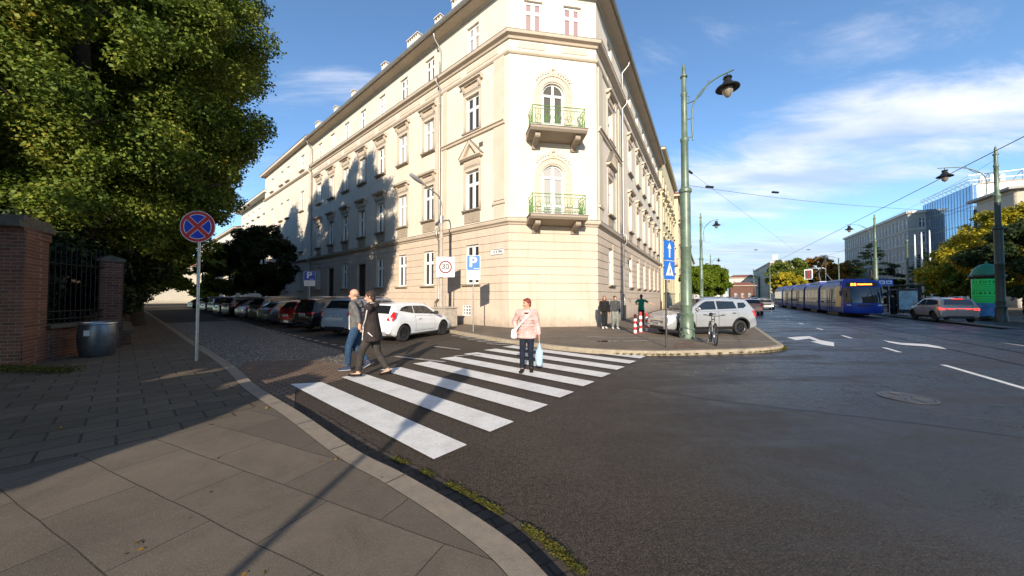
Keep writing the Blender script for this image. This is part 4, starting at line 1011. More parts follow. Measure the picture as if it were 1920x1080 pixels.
def drop(prefix):
    for o in [o for o in bpy.data.objects if o.get('label', '').startswith(prefix)]:
        for c in list(o.children_recursive): bpy.data.objects.remove(c)
        bpy.data.objects.remove(o)
drop('tall old corner')
facing_block('apartment_building', 'tall old corner block with sunlit gable end beyond the far traffic lights', (107.0, 141.0), 60, 13, 15.5, 'plaster_sand', 'plaster_trim', 14, 5, [(1.5, 2.0), (5.0, 1.9), (8.2, 1.9), (11.6, 1.8)], (1.0, 1.9), 'pane')
facing_block('office_building', 'long beige stone office block with rows of narrow windows behind the dark conifer', (81.0, 69.5), 37, 16, 18.6, 'plaster_grey', 'plaster_white', 22, 4, [(2.0, 2.2), (5.6, 2.2), (9.2, 2.2), (12.6, 2.2), (15.6, 2.0)], (0.95, 2.2), 'pane')
def glass_building():
    p = Vector((76.2, 56.0)); L = 15.0; H = 20.2
    root = thing('office_building', 'blue glass office block with white upper wall and rooftop railing behind the autumn trees', 'building', (p.x, p.y, 0))
    side = Facade(root, p, DR); end = Facade(root, p + NR * 26, -NR)
    g_ = MB(); g_.box(0, L, -.4, 0, 0, H); side.put('glass_wall', g_.mesh('glass_wall', 'facade_glass'))
    f = MB()
    for k in range(19): x = k * L / 18; f.box(x - .02, x + .02, 0.003, .03, 0, H)
    for z in (4, 7.3, 10.6, 13.9, 17.2): f.box(0, L, 0.003, .045, z - .04, z + .04)
    side.put('mullions', f.mesh('mullions', 'tin'))
    w = MB(); w.box(0, 26, -.5, 0, 13.6, H + .1); end.put('white_wall', w.mesh('white_wall', 'white_paint'))
    w = MB(); w.box(0, 26, -.5, 0.0, 0, 13.59); end.put('glass_wall', w.mesh('glass_wall', 'facade_glass'))
    w = MB()
    for k in range(14): w.box(k * 2, k * 2 + .08, 0.003, .06, 0, 13.6)
    for z in (3.4, 6.8, 10.2): w.box(0, 26, .003, .05, z - .05, z + .05)
    end.put('mullions', w.mesh('mullions', 'tin'))
    w = MB(); w.box(0, L, -26, -.4, H - .2, H + .12); side.put('roof', w.mesh('roof', 'concrete'))
    w = MB(); w.quad((L, 0, 0), (L, -26, 0), (L, -26, H), (L, 0, H)); side.put('rear_wall', w.mesh('rear_wall', 'concrete'))
    r_ = MB()
    for z in (.5, 1.0): r_.tube([(L, .3, H + z), (0, .3, H + z)], .04, 5)
    for k in range(13): x = k * L / 12; r_.tube([(x, .3, H), (x, .3, H + 1.0)], .035, 5); r_.tube([(x, .3, H + .9), (x + .5, -.8, H)], .03, 5)
    side.put('roof_railing', r_.mesh('roof_railing', 'galv'))
    r_ = MB()
    for z in (.9, 1.8): r_.tube([(0, -1, H + z), (26, -1, H + z)], .05, 5)
    for k in range(8): x = k * 3.4; r_.tube([(x, -1, H + 1.8), (x + .6, -2.6, H)], .05, 5); r_.tube([(x, -1, H), (x, -1, H + 1.8)], .05, 5)
    end.put('roof_railing', r_.mesh('roof_railing', 'galv'))
    for x in (21.5, 22.6, 23.7): c = MB(); c.lathe([(.35, 0), (.35, 1.6), (.2, 1.9)], 10); end.put('roof_vent', c.mesh('roof_vent', 'ceramic'), x, H, -3)
    return root
glass_building()
def beige_block():
    p = Vector((70.0, 47.3)); root = thing('office_building', 'sand coloured block with overhanging flat roof at the right edge of the picture', 'building', (p.x, p.y, 0))
    end = Facade(root, p + NR * 20, -NR); side = Facade(root, p, DR); H = 16.6
    hs = [(x - 1.1, x + 1.1, z, z + 1.7) for x in (2, 5, 8, 11, 14, 17) for z in (3, 6.4, 9.8, 13.2)]
    mb = MB(); wall_holes(mb, 20, 0, H, hs, .3); end.put('wall', mb.mesh('wall', 'plaster_sand'))
    for h in hs: end.window((h[0] + h[1]) / 2, h[2], 2.2, 1.7, 'pane_blue', simple=True)
    mb = MB(); mb.box(0, 7.5, -.3, 0, 0, H); side.put('wall', mb.mesh('wall', 'plaster_sand'))
    mb = MB(); mb.box(-.8, 8.3, -20.5, .8, H, H + .35); side.put('roof', mb.mesh('roof', 'plaster_grey'))
beige_block()
# small reddish and cream houses at the very end of the main street
for (x, y, w, h, m, lb) in ((112, 176, 12, 11, 'plaster_cream', 'cream house far down the main street left of the old corner block'), (96, 150, 9, 6.2, 'brick_wall', 'low red brick shop far down the main street beside the green tree'), (84, 160, 14, 9, 'plaster_white', 'low pale house showing just over the boot of the silver car')):
    plain_building('house', lb, Vector((x, y)) + NR * w, -NR, w, h, 8, LT(w, 3, 2), [(1.2, 1.8), (h - 3.2, 1.7)] if h > 7 else [(1.2, 2.0)], m, 'plaster_trim', roofh=1.5, sills=False)

# two blocks behind the photographer: they are what throws the shade on the right half of the street
plain_building('apartment_building', 'tall tenement shading the far right half of the street, outside the picture', Vector((66, -31)), Vector((-1, 0)), 50.5, 21.5, 14, LT(50, 12), [(2.2, 2.2), (6.4, 2.2), (10.6, 2.2), (14.8, 2.2)], 'plaster_sand', 'plaster_trim', roofh=0.4)
# ================================================================== TREES
def leaf_cloud(name, centers, radii, n, size, m, seed, squash=0.8, hollow=0.35, elong=1.0):
    """leaf-sized quads spread through many overlapping clumps"""
    r = np.random.default_rng(seed); C = np.array(centers, float); Rr = np.array(radii, float)
    wgt = Rr ** 2.4; idx = r.choice(len(C), n, p=wgt / wgt.sum())
    d = r.normal(size=(n, 3)); d /= np.linalg.norm(d, axis=1)[:, None]
    rad = Rr[idx] * (hollow + (1 - hollow) * r.random(n) ** 0.55) * (1 + 0.10 * r.normal(size=n))
    P = C[idx] + d * rad[:, None] * np.array([1, 1, squash])
    # leaf orientation: mostly outward/upward facing with scatter
    nrm = d * 0.55 + np.array([0, 0, 0.55]) + r.normal(size=(n, 3)) * 0.55; nrm /= np.linalg.norm(nrm, axis=1)[:, None]
    t = np.cross(nrm, r.normal(size=(n, 3))); t /= np.linalg.norm(t, axis=1)[:, None]; b = np.cross(nrm, t)
    s = size * r.uniform(0.55, 1.35, n)[:, None]
    V = np.stack([P - t * s * .5, P + b * s * .38 * elong - t * s * .05 - nrm * s * .06, P + t * s * .55, P - b * s * .38 * elong - t * s * .05 - nrm * s * .06], 1).reshape(-1, 3)
    return quads(name, V, m)
def crown_clumps(cx, cy, cz, rx, ry, rz, n, seed, rmin=.16, rmax=.32, low=-1.0):
    r = random.Random(seed); cs = []; rs = []
    k = 0
    while len(cs) < n:
        k += 1
        th = r.uniform(0, 6.283); u = r.uniform(low, 1); s = (1 - u * u) ** .5; q = r.uniform(.45, .92) ** 0.6
        cs.append((cx + rx * s * math.cos(th) * q, cy + ry * s * math.sin(th) * q, cz + rz * u * q)); rs.append(min(rx, rz) * r.uniform(rmin, rmax))
    return cs, rs
def trunk_mesh(h, r0, crown_r, seed, limbs=7, z0=0.35, lean=0.0, top=0.8):
    r = random.Random(seed); mb = MB(); pts = []; n = 8
    for i in range(n + 1):
        t = i / n; pts.append((lean * t * h * .1 + .12 * math.sin(t * 5 + seed) * t * h * .05, .1 * math.cos(t * 4 + seed) * t, t * h * top))
    rad = [r0 * (1.35 if i == 0 else 1.0) * (1 - .78 * i / n) for i in range(n + 1)]
    mb.tube(pts, rad, 10)
    for k in range(limbs):
        t = z0 + (0.95 - z0) * k / limbs; a = k * 2.4 + r.random(); p = Vector(pts[int(t * n)]); L_ = crown_r * r.uniform(.6, .95)
        q = [p]; 
        for j in range(1, 5): s = j / 4; q.append(p + Vector((math.cos(a + s * .3) * L_ * s, math.sin(a + s * .3) * L_ * s, L_ * (.75 * s - .15 * s * s))))
        rr = r0 * .42 * (1 - t * .5); mb.tube(q, [rr * (1 - .8 * s / 4) for s in range(5)], 6)
        for j in (2, 3):
            a2 = a + r.uniform(-1, 1); p2 = q[j]; mb.tube([p2, p2 + Vector((math.cos(a2) * L_ * .35, math.sin(a2) * L_ * .35, L_ * .25))], [rr * .4, rr * .1], 5)
    return mb.mesh('trunk', 'bark', smooth=60)
def tree(name, label, x, y, h, cr, crown_z, crown_h, leaf, nleaf, size, seed, z=0.0, clumps=60, cat='tree', group=None, r0=None, ry=None, squash=.8, low=-1.0, hollow=.35, rmin=.16, rmax=.32):
    t = thing(name, label, cat, (x, y, z), 0, group)
    link('trunk', trunk_mesh(h, r0 or h * .022, cr * .8, seed, z0=max(.2, (crown_z - crown_h * .35) / h)), t)
    cs, rs = crown_clumps(0, 0, crown_z, cr, ry or cr, crown_h / 2, clumps, seed, rmin, rmax, low)
    link('crown', leaf_cloud('crown', cs, rs, nleaf, size, leaf, seed, squash, hollow), t)
    return t
GT = 'tall lime trees standing behind the brick wall'
tree('deciduous_tree', 'huge leafy tree with yellowing top filling the upper left, nearest behind the brick wall', -14.6, 11.5, 19, 5.2, 11.3, 17.4, 'leaf_lime', 430000, .105, 1, clumps=420, group=GT, r0=.38, rmin=.08, rmax=.19, low=-.95, hollow=.2)
tree('deciduous_tree', 'second tall tree behind the brick wall, its edge meeting the sky', -20.4, 18.4, 18.5, 4.6, 10.6, 16.5, 'leaf_lime', 190000, .14, 2, clumps=300, group=GT, r0=.36, rmin=.09, rmax=.20, low=-.95)
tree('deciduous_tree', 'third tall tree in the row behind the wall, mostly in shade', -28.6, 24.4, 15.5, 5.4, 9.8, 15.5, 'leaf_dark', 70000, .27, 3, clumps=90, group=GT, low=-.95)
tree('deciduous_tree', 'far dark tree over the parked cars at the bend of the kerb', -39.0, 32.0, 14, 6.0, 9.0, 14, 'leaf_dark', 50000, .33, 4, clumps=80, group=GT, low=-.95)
tree('deciduous_tree', 'farther tree in the row whose lower leaves catch yellow light', -49.5, 42.5, 15, 7, 8.5, 13.5, 'leaf_lime', 40000, .42, 6, clumps=70, group=GT, low=-.95)
tree('deciduous_tree', 'last tree of the row above the sunlit end house', -64, 55, 14, 7, 8.5, 12, 'leaf_lime', 25000, .5, 7, clumps=60, group=GT, low=-.9)
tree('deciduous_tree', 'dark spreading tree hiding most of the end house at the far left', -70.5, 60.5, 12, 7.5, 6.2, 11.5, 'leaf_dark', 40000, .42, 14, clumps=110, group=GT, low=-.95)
tree('deciduous_tree', 'leafy tree at the left picture edge behind the brick gate pier', -19.8, 6.2, 17, 6.4, 9.6, 16.0, 'leaf_lime', 300000, .115, 8, clumps=380, group=GT, low=-.95, rmin=.08, rmax=.18, hollow=.2)
tree('deciduous_tree', 'tree deep in the garden behind the railings', -27, 15.0, 17, 7.5, 9, 15.5, 'leaf_lime', 90000, .24, 9, clumps=140, group=GT, low=-.98)
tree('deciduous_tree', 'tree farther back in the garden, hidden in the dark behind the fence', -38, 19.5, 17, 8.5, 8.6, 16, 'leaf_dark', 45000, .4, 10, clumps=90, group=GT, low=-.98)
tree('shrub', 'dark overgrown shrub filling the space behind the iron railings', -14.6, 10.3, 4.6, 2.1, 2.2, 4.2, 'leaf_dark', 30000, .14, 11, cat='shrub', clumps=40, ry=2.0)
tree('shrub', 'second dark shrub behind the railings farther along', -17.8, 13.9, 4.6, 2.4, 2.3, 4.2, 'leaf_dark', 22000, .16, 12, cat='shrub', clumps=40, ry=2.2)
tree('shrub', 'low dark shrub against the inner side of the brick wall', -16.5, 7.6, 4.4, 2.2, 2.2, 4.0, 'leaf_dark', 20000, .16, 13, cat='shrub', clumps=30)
# trees behind the photographer that shade the near pavement and the parked cars
tree('deciduous_tree', 'tree outside the picture shading the near pavement', -11.3, -4.0, 9.6, 5.4, 6.1, 6.8, 'leaf_lime', 60000, .3, 21, clumps=80, group=GT)
tree('deciduous_tree', 'low spreading tree outside the picture beside the wall', -7.7, -6.2, 6.0, 3.1, 3.9, 3.6, 'leaf_dark', 60000, .24, 22, clumps=70, group=GT)
tree('deciduous_tree', 'old tree outside the picture farther from the kerb', -23.5, -3.0, 9, 6.5, 5.8, 6.6, 'leaf_lime', 40000, .36, 23, clumps=80, group=GT)
# street trees
tree('street_tree', 'small dark tree rising from the pavement behind the parked cars', -23.6, 32.4, 8.8, 2.7, 4.9, 7.4, 'leaf_dark', 60000, .17, 31, z=KH, clumps=150, rmin=.12, rmax=.26)
tree('street_tree', 'thin tree with pale green leaves between parked cars farther down the side street', -33.5, 40.5, 8.0, 3.0, 4.8, 6.2, 'leaf_lime', 12000, .36, 32, z=KH, clumps=40)
tree('street_tree', 'low lime green bushy tree at the end of the dark parked row', -44, 48.5, 8.2, 3.6, 4.6, 6.6, 'leaf_bright', 9000, .42, 33, z=KH, clumps=40)
tree('round_tree', 'clipped bright green round tree rising behind the silver parked car', 22.6, 40.0, 5.3, 2.75, 3.35, 3.9, 'leaf_bright', 70000, .14, 34, z=KH, clumps=200, squash=.95, hollow=.4, rmin=.14, rmax=.24)
GA = 'autumn trees at the far side of the main street'
for i, (x, y, h, cr, leaf, lb) in enumerate(((82, 101, 13.5, 6.0, 'leaf_lime', 'pale green autumn tree left of the orange ones above the tram'), (90.5, 101, 14.5, 5.4, 'leaf_orange', 'tall rusty orange tree above the middle of the tram'), (84, 88, 11.5, 5.4, 'leaf_orange', 'broad golden orange tree nearest to the tram roof'),
        (74.5, 92, 9.0, 4.2, 'leaf_yellow', 'low greenish yellow tree above the rear of the tram'))):
    tree('autumn_tree', lb, x, y, h, cr, h * .55, h * .8, leaf, 26000, .36, 41 + i, clumps=140, group=GA, rmin=.10, rmax=.22)
def conifer(label, x, y, h, w, seed, nleaf, size, z=.12):
    t = thing('conifer', label, 'tree', (x, y, z)); mb = MB(); mb.tube([(0, 0, 0), (0, 0, h * .95)], [h * .022, .02], 8); link('trunk', mb.mesh('trunk', 'bark'), t)
    r = random.Random(seed); cs = []; rs = []
    for k in range(110):
        f = r.random() ** .8; zz = h * (.12 + .86 * f); a = r.uniform(0, 6.283); q = w * (1 - f) ** .75 * r.uniform(.35, 1.0)
        cs.append((math.cos(a) * q, math.sin(a) * q, zz - q * .15)); rs.append(.25 + .5 * (1 - f) * w * .3)
    link('crown', leaf_cloud('crown', cs, rs, nleaf, size, 'leaf_needle', seed, .35, .1, .45), t); return t
conifer('broad dark conifer behind the tram and bus shelter', 58.0, 55.0, 10.4, 5.6, 51, 26000, .34)
conifer('second dark conifer just right of the broad one', 63.5, 52.5, 8.6, 4.4, 52, 16000, .34)
tree('autumn_tree', 'large tree with yellow sunlit crown behind the green advertising column', 49.8, 32.4, 10.6, 5.3, 6.4, 8.4, 'leaf_yellow', 90000, .20, 61, rmin=.10, rmax=.20, clumps=300, group=GA, z=.12)
tree('autumn_tree', 'wide green and gold tree between the flagpoles and the advertising column', 58.6, 43.5, 9.2, 4.9, 5.4, 7.4, 'leaf_yellow', 60000, .24, 62, clumps=130, group=GA, z=.12, low=-.9)
tree('autumn_tree', 'darker green tree low behind the stopped cars on the right', 56.5, 40.0, 7.5, 4.2, 4.6, 7.0, 'leaf_lime', 30000, .28, 63, clumps=60, group=GA, z=.12)
tree('autumn_tree', 'dark tree mass behind the grey car at the right picture edge', 42.5, 27.5, 8.0, 3.6, 4.6, 6.6, 'leaf_dark', 24000, .24, 64, clumps=50, group=GA, z=.12)
for i, (x, y, w, h, leaf, lb) in enumerate(((48.6, 42.0, .75, 4.6, 'leaf_yellow', 'narrow golden column shaped tree right of the bus shelter'), (51.6, 42.6, .8, 4.2, 'leaf_bright', 'young light green tree between the two nearer flagpoles'), (54.5, 42.6, .9, 3.9, 'leaf_bright', 'young yellow green tree by the third flagpole'))):
    tree('young_tree', lb, x, y, h, w, h * .55, h * .85, leaf, 3500, .2, 71 + i, clumps=16, z=.12, r0=.06)
# ================================================================== VEHICLES
def lerp_table(T):
    xs = [p[0] for p in T]; ys = [p[1] for p in T]
    return lambda x: float(np.interp(x, xs, ys))
def wheel_meshes(Rw, w, rimm, spokes, key):
    def f():
        t = MB(); a = Rw * .68; M = Matrix.Rotation(R(90), 4, 'X')
        t.lathe([(a, -w / 2 + .01), (Rw * .86, -w / 2), (Rw * .97, -w / 2 + .02), (Rw, -w / 4), (Rw, w / 4), (Rw * .97, w / 2 - .02), (Rw * .86, w / 2), (a, w / 2 - .01), (a, -w / 2 + .01)], 32, M, cap=False)
        r = MB(); a2 = a * 1.0
        r.lathe([(a2, -w / 2 + .015), (a2 * .93, -w / 2 + .02), (a2 * .90, w / 2 - .05), (a2 * .90, w / 2 - .02), (a2 * .96, w / 2 - .012), (a2, w / 2 - .008)], 32, M, cap=False)
        for k in range(spokes):
            an = k * 2 * math.pi / spokes
            mm = Matrix.Rotation(an, 4, 'Y')
            r.add([(-.028, -w / 2 + .03, .03), (.028, -w / 2 + .03, .03), (.020, -w / 2 + .012, a2 * .93), (-.020, -w / 2 + .012, a2 * .93), (-.028, -w / 2 + .06, .03), (.028, -w / 2 + .06, .03), (.020, -w / 2 + .05, a2 * .93), (-.020, -w / 2 + .05, a2 * .93)],
                  [(0, 1, 2, 3), (7, 6, 5, 4), (0, 4, 5, 1), (1, 5, 6, 2), (2, 6, 7, 3), (3, 7, 4, 0)], mm)
        r.lathe([(.0, -w / 2 + .018), (.05, -w / 2 + .022), (.06, -w / 2 + .05), (.0, -w / 2 + .051)], 14, M @ Matrix.Diagonal((1, 1, -1, 1)) @ Matrix.Diagonal((1, 1, -1, 1)))
        d = MB(); d.lathe([(0.0, w / 2 - .10), (a * .9, w / 2 - .10), (a * .9, w / 2 - .085), (0, w / 2 - .085)], 20, M); 
        d.lathe([(0.0, -.02), (a * .9, -.02), (a * .9, .0), (0, .0)], 20, M)
        return t.mesh('wheel', 'rubber', smooth=40), r.mesh('rim', rimm, smooth=30), d.mesh('brake_disc', 'trim_black')
    return cached(('wheel', key), f)

def build_car(name, sp):
    root = bpy.data.objects.new(name, None); COL.objects.link(root)
    L, Wd, wb, fo, Rw = sp['L'], sp['W'], sp['wb'], sp['fo'], sp['R']
    xf = wb / 2 + fo; xr = xf - L; PN = 'paint_white'
    zt = lerp_table(sp['zt']); zb = lerp_table([(xr, .36), (xr + .25, sp['clear']), (xf - .35, sp['clear']), (xf, .30)])
    def hw(x):
        t = max(0, (x - (xf - .75)) / .75); u = max(0, ((xr + .5) - x) / .5)
        return Wd / 2 * (1 - .16 * t ** 2.2 - .09 * u ** 2)
    PRf = lerp_table([(0, .88), (.07, .95), (.28, .99), (.55, 1.0), (.66, .985), (.86, .965), (1.0, .90)])
    def side_y(x, z):
        b, t = zb(x), zt(x); return hw(x) * PRf((z - b) / max(.05, t - b))
    fr = [0, .07, .28, .45, .55, .66, .86, .95, 1.0]
    xs = sorted(set([round(v, 3) for v in np.linspace(xr, xf, 46)] + [round(p[0], 3) for p in sp['zt']]))
    rows = []
    for x in xs:
        b, t = zb(x), zt(x); h = hw(x)
        half = [(h * PRf(f), b + f * (t - b)) for f in fr]
        half[-1] = (h * .90, t); ring = [(x, y, z) for y, z in half] + [(x, h * .55, t + .018), (x, 0, t + .025), (x, -h * .55, t + .018)] + [(x, -y, z) for y, z in half[::-1]]
        rows.append(ring)
    mb = MB(); mb.grid(rows, closed=True); n = len(rows[0]); mb.f += [tuple(range(n)), tuple(range(len(mb.v) - 1, len(mb.v) - n - 1, -1))]; mb.m += [0, 0]
    me = mb.mesh('body', [PN, 'trim_black'], fix=True); body = link('body', me, root)
    cut = MB(); cut.cur = 1
    for sx in (-1, 1):
        for sy in (-1, 1):
            cut.lathe([(Rw + .055, 0), (Rw + .055, .62)], 36, Matrix.Translation((sx * wb / 2, sy * (Wd / 2 - .30 + .31) + .31, Rw + .01)) @ Matrix.Rotation(R(90), 4, 'X'))
    cm = cut.mesh('cut', [PN, 'trim_black'], fix=True); co = link('cut', cm)
    md = body.modifiers.new('b', 'BOOLEAN'); md.operation = 'DIFFERENCE'; md.object = co; md.solver = 'EXACT'
    apply_mods(body); bpy.data.objects.remove(co)
    body.data.polygons.foreach_set('use_smooth', [True] * len(body.data.polygons)); body.data.set_sharp_from_angle(angle=R(32))
    # greenhouse
    g = sp['gh']; gz = lerp_table([(p[0], p[1]) for p in g]); gx = np.array([p[0] for p in g]); gw = Wd / 2 * .905; kz = sp['tumble']; zb0 = zt(0)
    yg = lambda z: gw - kz * (z - zb0)
    rows = []
    for x in sorted(set(list(np.linspace(g[0][0], g[-1][0], 34)) + list(gx))):
        zr = gz(x); zl = min(zt(x) - .03, zr - .01); za = max(zr - .09, zl + .003)
        half = [(yg(max(zl, zb0 - .1)), zl), (yg(za), za), (yg(za) - .035, (za + zr) / 2 + .012), (yg(za) - .11, zr - .004)]
        rows.append([(x, y, z) for y, z in half] + [(x, 0, zr + .022)] + [(x, -y, z) for y, z in half[::-1]])
    mb = MB(); mb.grid(rows, closed=True); n = len(rows[0]); mb.f += [tuple(range(n)), tuple(range(len(mb.v) - 1, len(mb.v) - n - 1, -1))]; mb.m += [0, 0]
    link('cabin', mb.mesh('cabin', PN, smooth=35, fix=True), root)
    # glass
    def side_glass(poly, nm='side_window'):
        for s in (-1, 1):
            m2 = MB(); cx = sum(p[0] for p in poly) / len(poly); cz = sum(p[1] for p in poly) / len(poly)
            P = [(x, s * (yg(z) + .008), z) for x, z in poly]; q = [(x, s * (yg(z) - .01), z) for x, z in poly]; k = len(P)
            m2.add(P + q, [tuple(range(k))] + [(i, (i + 1) % k, (i + 1) % k + k, i + k) for i in range(k)])
            link(nm, m2.mesh(nm, 'car_glass', fix=True), root)
    for poly in sp['windows']: side_glass(poly)
    def screen(nm, x0, z0, x1, z1, inset):
        m2 = MB(); nx, nz = (z1 - z0), -(x1 - x0); l = math.hypot(nx, nz); sgn = 1 if x1 < x0 else -1
        ox, oz = sgn * nx / l * .02, sgn * nz / l * .02
        rows = []
        for k in range(7):
            t = k / 6; x, z = x0 + (x1 - x0) * t + ox, z0 + (z1 - z0) * t + oz; y = yg(z) - inset
            rows.append([(x + (-.05 * sgn) * ((j / 4) ** 2 * 0) , y * j / 4, z + .018 * (1 - (j / 4) ** 2)) for j in range(-4, 5)])
        m2.grid(rows); link(nm, m2.mesh(nm, 'car_glass', smooth=60), root)
    (xa, za), (xb, zb_) = sp['wind']; screen('windscreen', xa, za, xb, zb_, .07)
    (xa, za), (xb, zb_) = sp['rearw']; screen('rear_window', xa, za, xb, zb_, .13)
    # wheels
    wmesh = wheel_meshes(Rw, sp['tw'], sp['rim'], sp['spokes'], name)
    for sx in (-1, 1):
        for sy in (-1, 1):
            o = link('wheel', wmesh[0], root, (sx * wb / 2, sy * (Wd / 2 - sp['tw'] / 2 - .015), Rw), 0 if sy < 0 else math.pi)
            link('rim', wmesh[1], o); link('brake_disc', wmesh[2], o)
    # doors: slightly proud panels with a dark shut line behind and a handle
    for (a, b) in sp['doors']:
        for s in (-1, 1):
            m2 = MB(); zl = sp['clear'] + .14; nz = 14; nxx = 16
            for off, ex, mi in ((.003, .009, 1), (.006, 0, 0)):
                m2.cur = mi; rows = []
                for i in range(nz + 1):
                    row = []
                    for j in range(nxx + 1):
                        x = a - ex + (b - a + 2 * ex) * j / nxx; z0 = zl - ex; z1 = zt(x) - .035 + ex; z = z0 + (z1 - z0) * i / nz
                        row.append((x, s * (side_y(x, z) + off), z))
                    rows.append(row)
                base_i = len(m2.v); m2.grid(rows)
                keep = [i for i, f in enumerate(m2.f) if min(math.hypot(sum(m2.v[q][0] for q in f) / 4 - sx_ * wb / 2, sum(m2.v[q][2] for q in f) / 4 - Rw) for sx_ in (-1, 1)) > Rw + .10]
                m2.f = [m2.f[i] for i in keep]; m2.m = [m2.m[i] for i in keep]
            o = link('door', m2.mesh('door', [PN, 'trim_black'], smooth=40), root)
            h = MB(); hx = a + .12; hz = zt(hx) - .16; h.cbox(hx, hx + .17, 0, .03, hz, hz + .03, .008, Matrix.Translation((0, s * (side_y(hx, hz) + .012) - (0.03 if s < 0 else 0), 0)))
            link('handle', h.mesh('handle', sp.get('handle', PN)), o)
    # lights
    for s in (-1, 1):
        t = MB(); P = sp['tail']; pts = []
        for y_, z_, x_ in P: pts.append((x_, s * y_, z_))
        c = Vector([sum(p[i] for p in pts) / len(pts) for i in range(3)]); k = len(pts)
        inner = [(p[0] + .09, p[1] - s * .06, p[2]) for p in pts]; top = [tuple(Vector(p) + (c - Vector(p)) * .12 + Vector((-.030, s * .026, 0))) for p in pts]
        t.add(pts + inner, [(i, (i + 1) % k, (i + 1) % k + k, i + k) for i in range(k)]); cc = c + Vector((-.055, s * .045, 0)); t.add(pts + top, [(i, (i + 1) % k, (i + 1) % k + k, i + k) for i in range(k)]); t.add(top + [tuple(cc)], [(i, (i + 1) % k, k) for i in range(k)])
        link('tail_light', t.mesh('tail_light', sp.get('tailm', 'tail_red'), smooth=35, fix=True), root)
        hl = MB(); z0 = sp['head'][0]; xx = xf - .30
        rows = []
        for i in range(4):
            z = z0 + (sp['head'][1] - z0) * i / 3; row = []
            for j in range(7):
                x = xf - .055 - .46 * j / 6; zz = z + .05 * j / 6; y = side_y(x, zz) + .008; 
                if j == 0: row.append((x + .045, s * (y - .26), zz))
                row.append((x + .012 * (1 - j / 6), s * y, zz))
            rows.append(row)
        hl.grid(rows); link('headlight', hl.mesh('headlight', 'head_clear', smooth=50), root)
        mr = MB(); mx, mz = sp['mirror']
        mr.lathe([(0, -.07), (.06, -.06), (.085, -.01), (.085, .03), (.05, .07), (0, .075)], 10, Matrix.Translation((mx, s * (gw + .13), mz)) @ Matrix.Diagonal((.7, 1.35, 1, 1))); mr.cur = 1; mr.tube([(mx, s * (gw - .02), mz - .06), (mx, s * (gw + .1), mz - .03)], .02, 6)
        link('mirror', mr.mesh('mirror', [sp.get('mirm', PN), 'trim_black'], smooth=50), root)
    # grille, bumper insert, plates
    gr = MB(); y = hw(xf - .02) * .62
    for k in range(4): z = .56 + .055 * k; gr.box(xf - .04 - .012 * k, xf + .018 - .02 * k, -y, y, z, z + .03)
    link('grille', gr.mesh('grille', 'trim_black'), root)
    for xa_, xb_, yy_ in ((xr - .012, xr + .2, hw(xr) * .72), (xf - .2, xf + .008, y * 1.1)): bi = MB(); bi.box(xa_, xb_, -yy_, yy_, .27, .41); link('bumper_insert', bi.mesh('bumper_insert', sp.get('insert', 'trim_black')), root)
    for x0, zz in ((xr - .02 + sp['plate'][0], sp['plate'][1]), (xf + .012, .47)):
        p_ = MB(); s_ = -1 if x0 < 0 else 1; p_.cbox(-.26, .26, 0, .012, 0, .11, .01, Matrix.Translation((x0, 0, zz)) @ Matrix.Rotation(R(90) * -s_, 4, 'Z'))
        o = link('number_plate', p_.mesh('number_plate', 'plate_white'), root)
        q = MB(); rn = random.Random(3); yy = -.20
        while yy < .18: q.box(x0 + s_ * .013, x0 + s_ * .016, yy, yy + .035, zz + .025, zz + .085); yy += rn.choice((.055, .055, .085))
        link('plate_characters', q.mesh('plate_characters', 'trim_black'), o)
    if sp.get('rails'):
        for s in (-1, 1):
            r_ = MB(); pts = [(x, s * (yg(gz(x)) - .075), gz(x) + .05) for x in np.linspace(sp['rails'][0], sp['rails'][1], 9)]
            pts = [(pts[0][0] - .06, pts[0][1], pts[0][2] - .06)] + pts + [(pts[-1][0] + .06, pts[-1][1], pts[-1][2] - .06)]; r_.tube(pts, .018, 6)
            link('roof_rail', r_.mesh('roof_rail', sp.get('railm', 'rim_silver'), smooth=60), root)
    if sp.get('cladding'):
        c = MB()
        for s in (-1, 1):
            for sx in (-1, 1):
                rows = []
                for rr, off in ((Rw + .058, .0), (Rw + .058, .022), (Rw + .105, .020), (Rw + .115, .002)):
                    row = []
                    for k in range(15):
                        a = R(-12 + 204 * k / 14); x = sx * wb / 2 + rr * math.cos(a); z = Rw + .01 + rr * math.sin(a); row.append((x, s * (side_y(min(max(x, xr + .05), xf - .05), max(z, zb(x) + .02)) + off), z))
                    rows.append(row)
                c.grid(rows)
            xa, xb = -wb / 2 + Rw + .07, wb / 2 - Rw - .07
            c.grid([[(x, s * (side_y(x, z) + .012), z) for x in np.linspace(xa, xb, 8)] for z in np.linspace(sp['clear'] + .01, sp['clear'] + .13, 3)])
        link('cladding', c.mesh('cladding', 'trim_black', smooth=40), root)
    if sp.get('lightbar'):
        z = sp['lightbar']; b = MB(); b.box(xr - .010, xr + .15, -.52, .52, z, z + .055); link('light_bar', b.mesh('light_bar', 'tail_lit'), root)
        b = MB(); b.tube([(xr - .03, -.66, .40), (xr - .045, -.45, .47), (xr - .05, 0, .49), (xr - .045, .45, .47), (xr - .03, .66, .40)], .025, 6); link('bumper_trim', b.mesh('bumper_trim', 'rim_silver', smooth=60), root)
        b = MB(); b.box(sp['rearw'][1][0] - .10, sp['rearw'][1][0] + .05, -.22, .22, sp['rearw'][1][1] + .05, sp['rearw'][1][1] + .075); link('brake_light', b.mesh('brake_light', 'tail_lit'), root)
    w_ = MB(); xa, za = sp['wind'][0]
    for y0 in (-.45, .15): w_.tube([(xa + .07, y0, za + .02), (xa - .02, y0 + .50, za + .075)], .008, 5)
    link('wiper', w_.mesh('wiper', 'trim_black'), root)
    return root

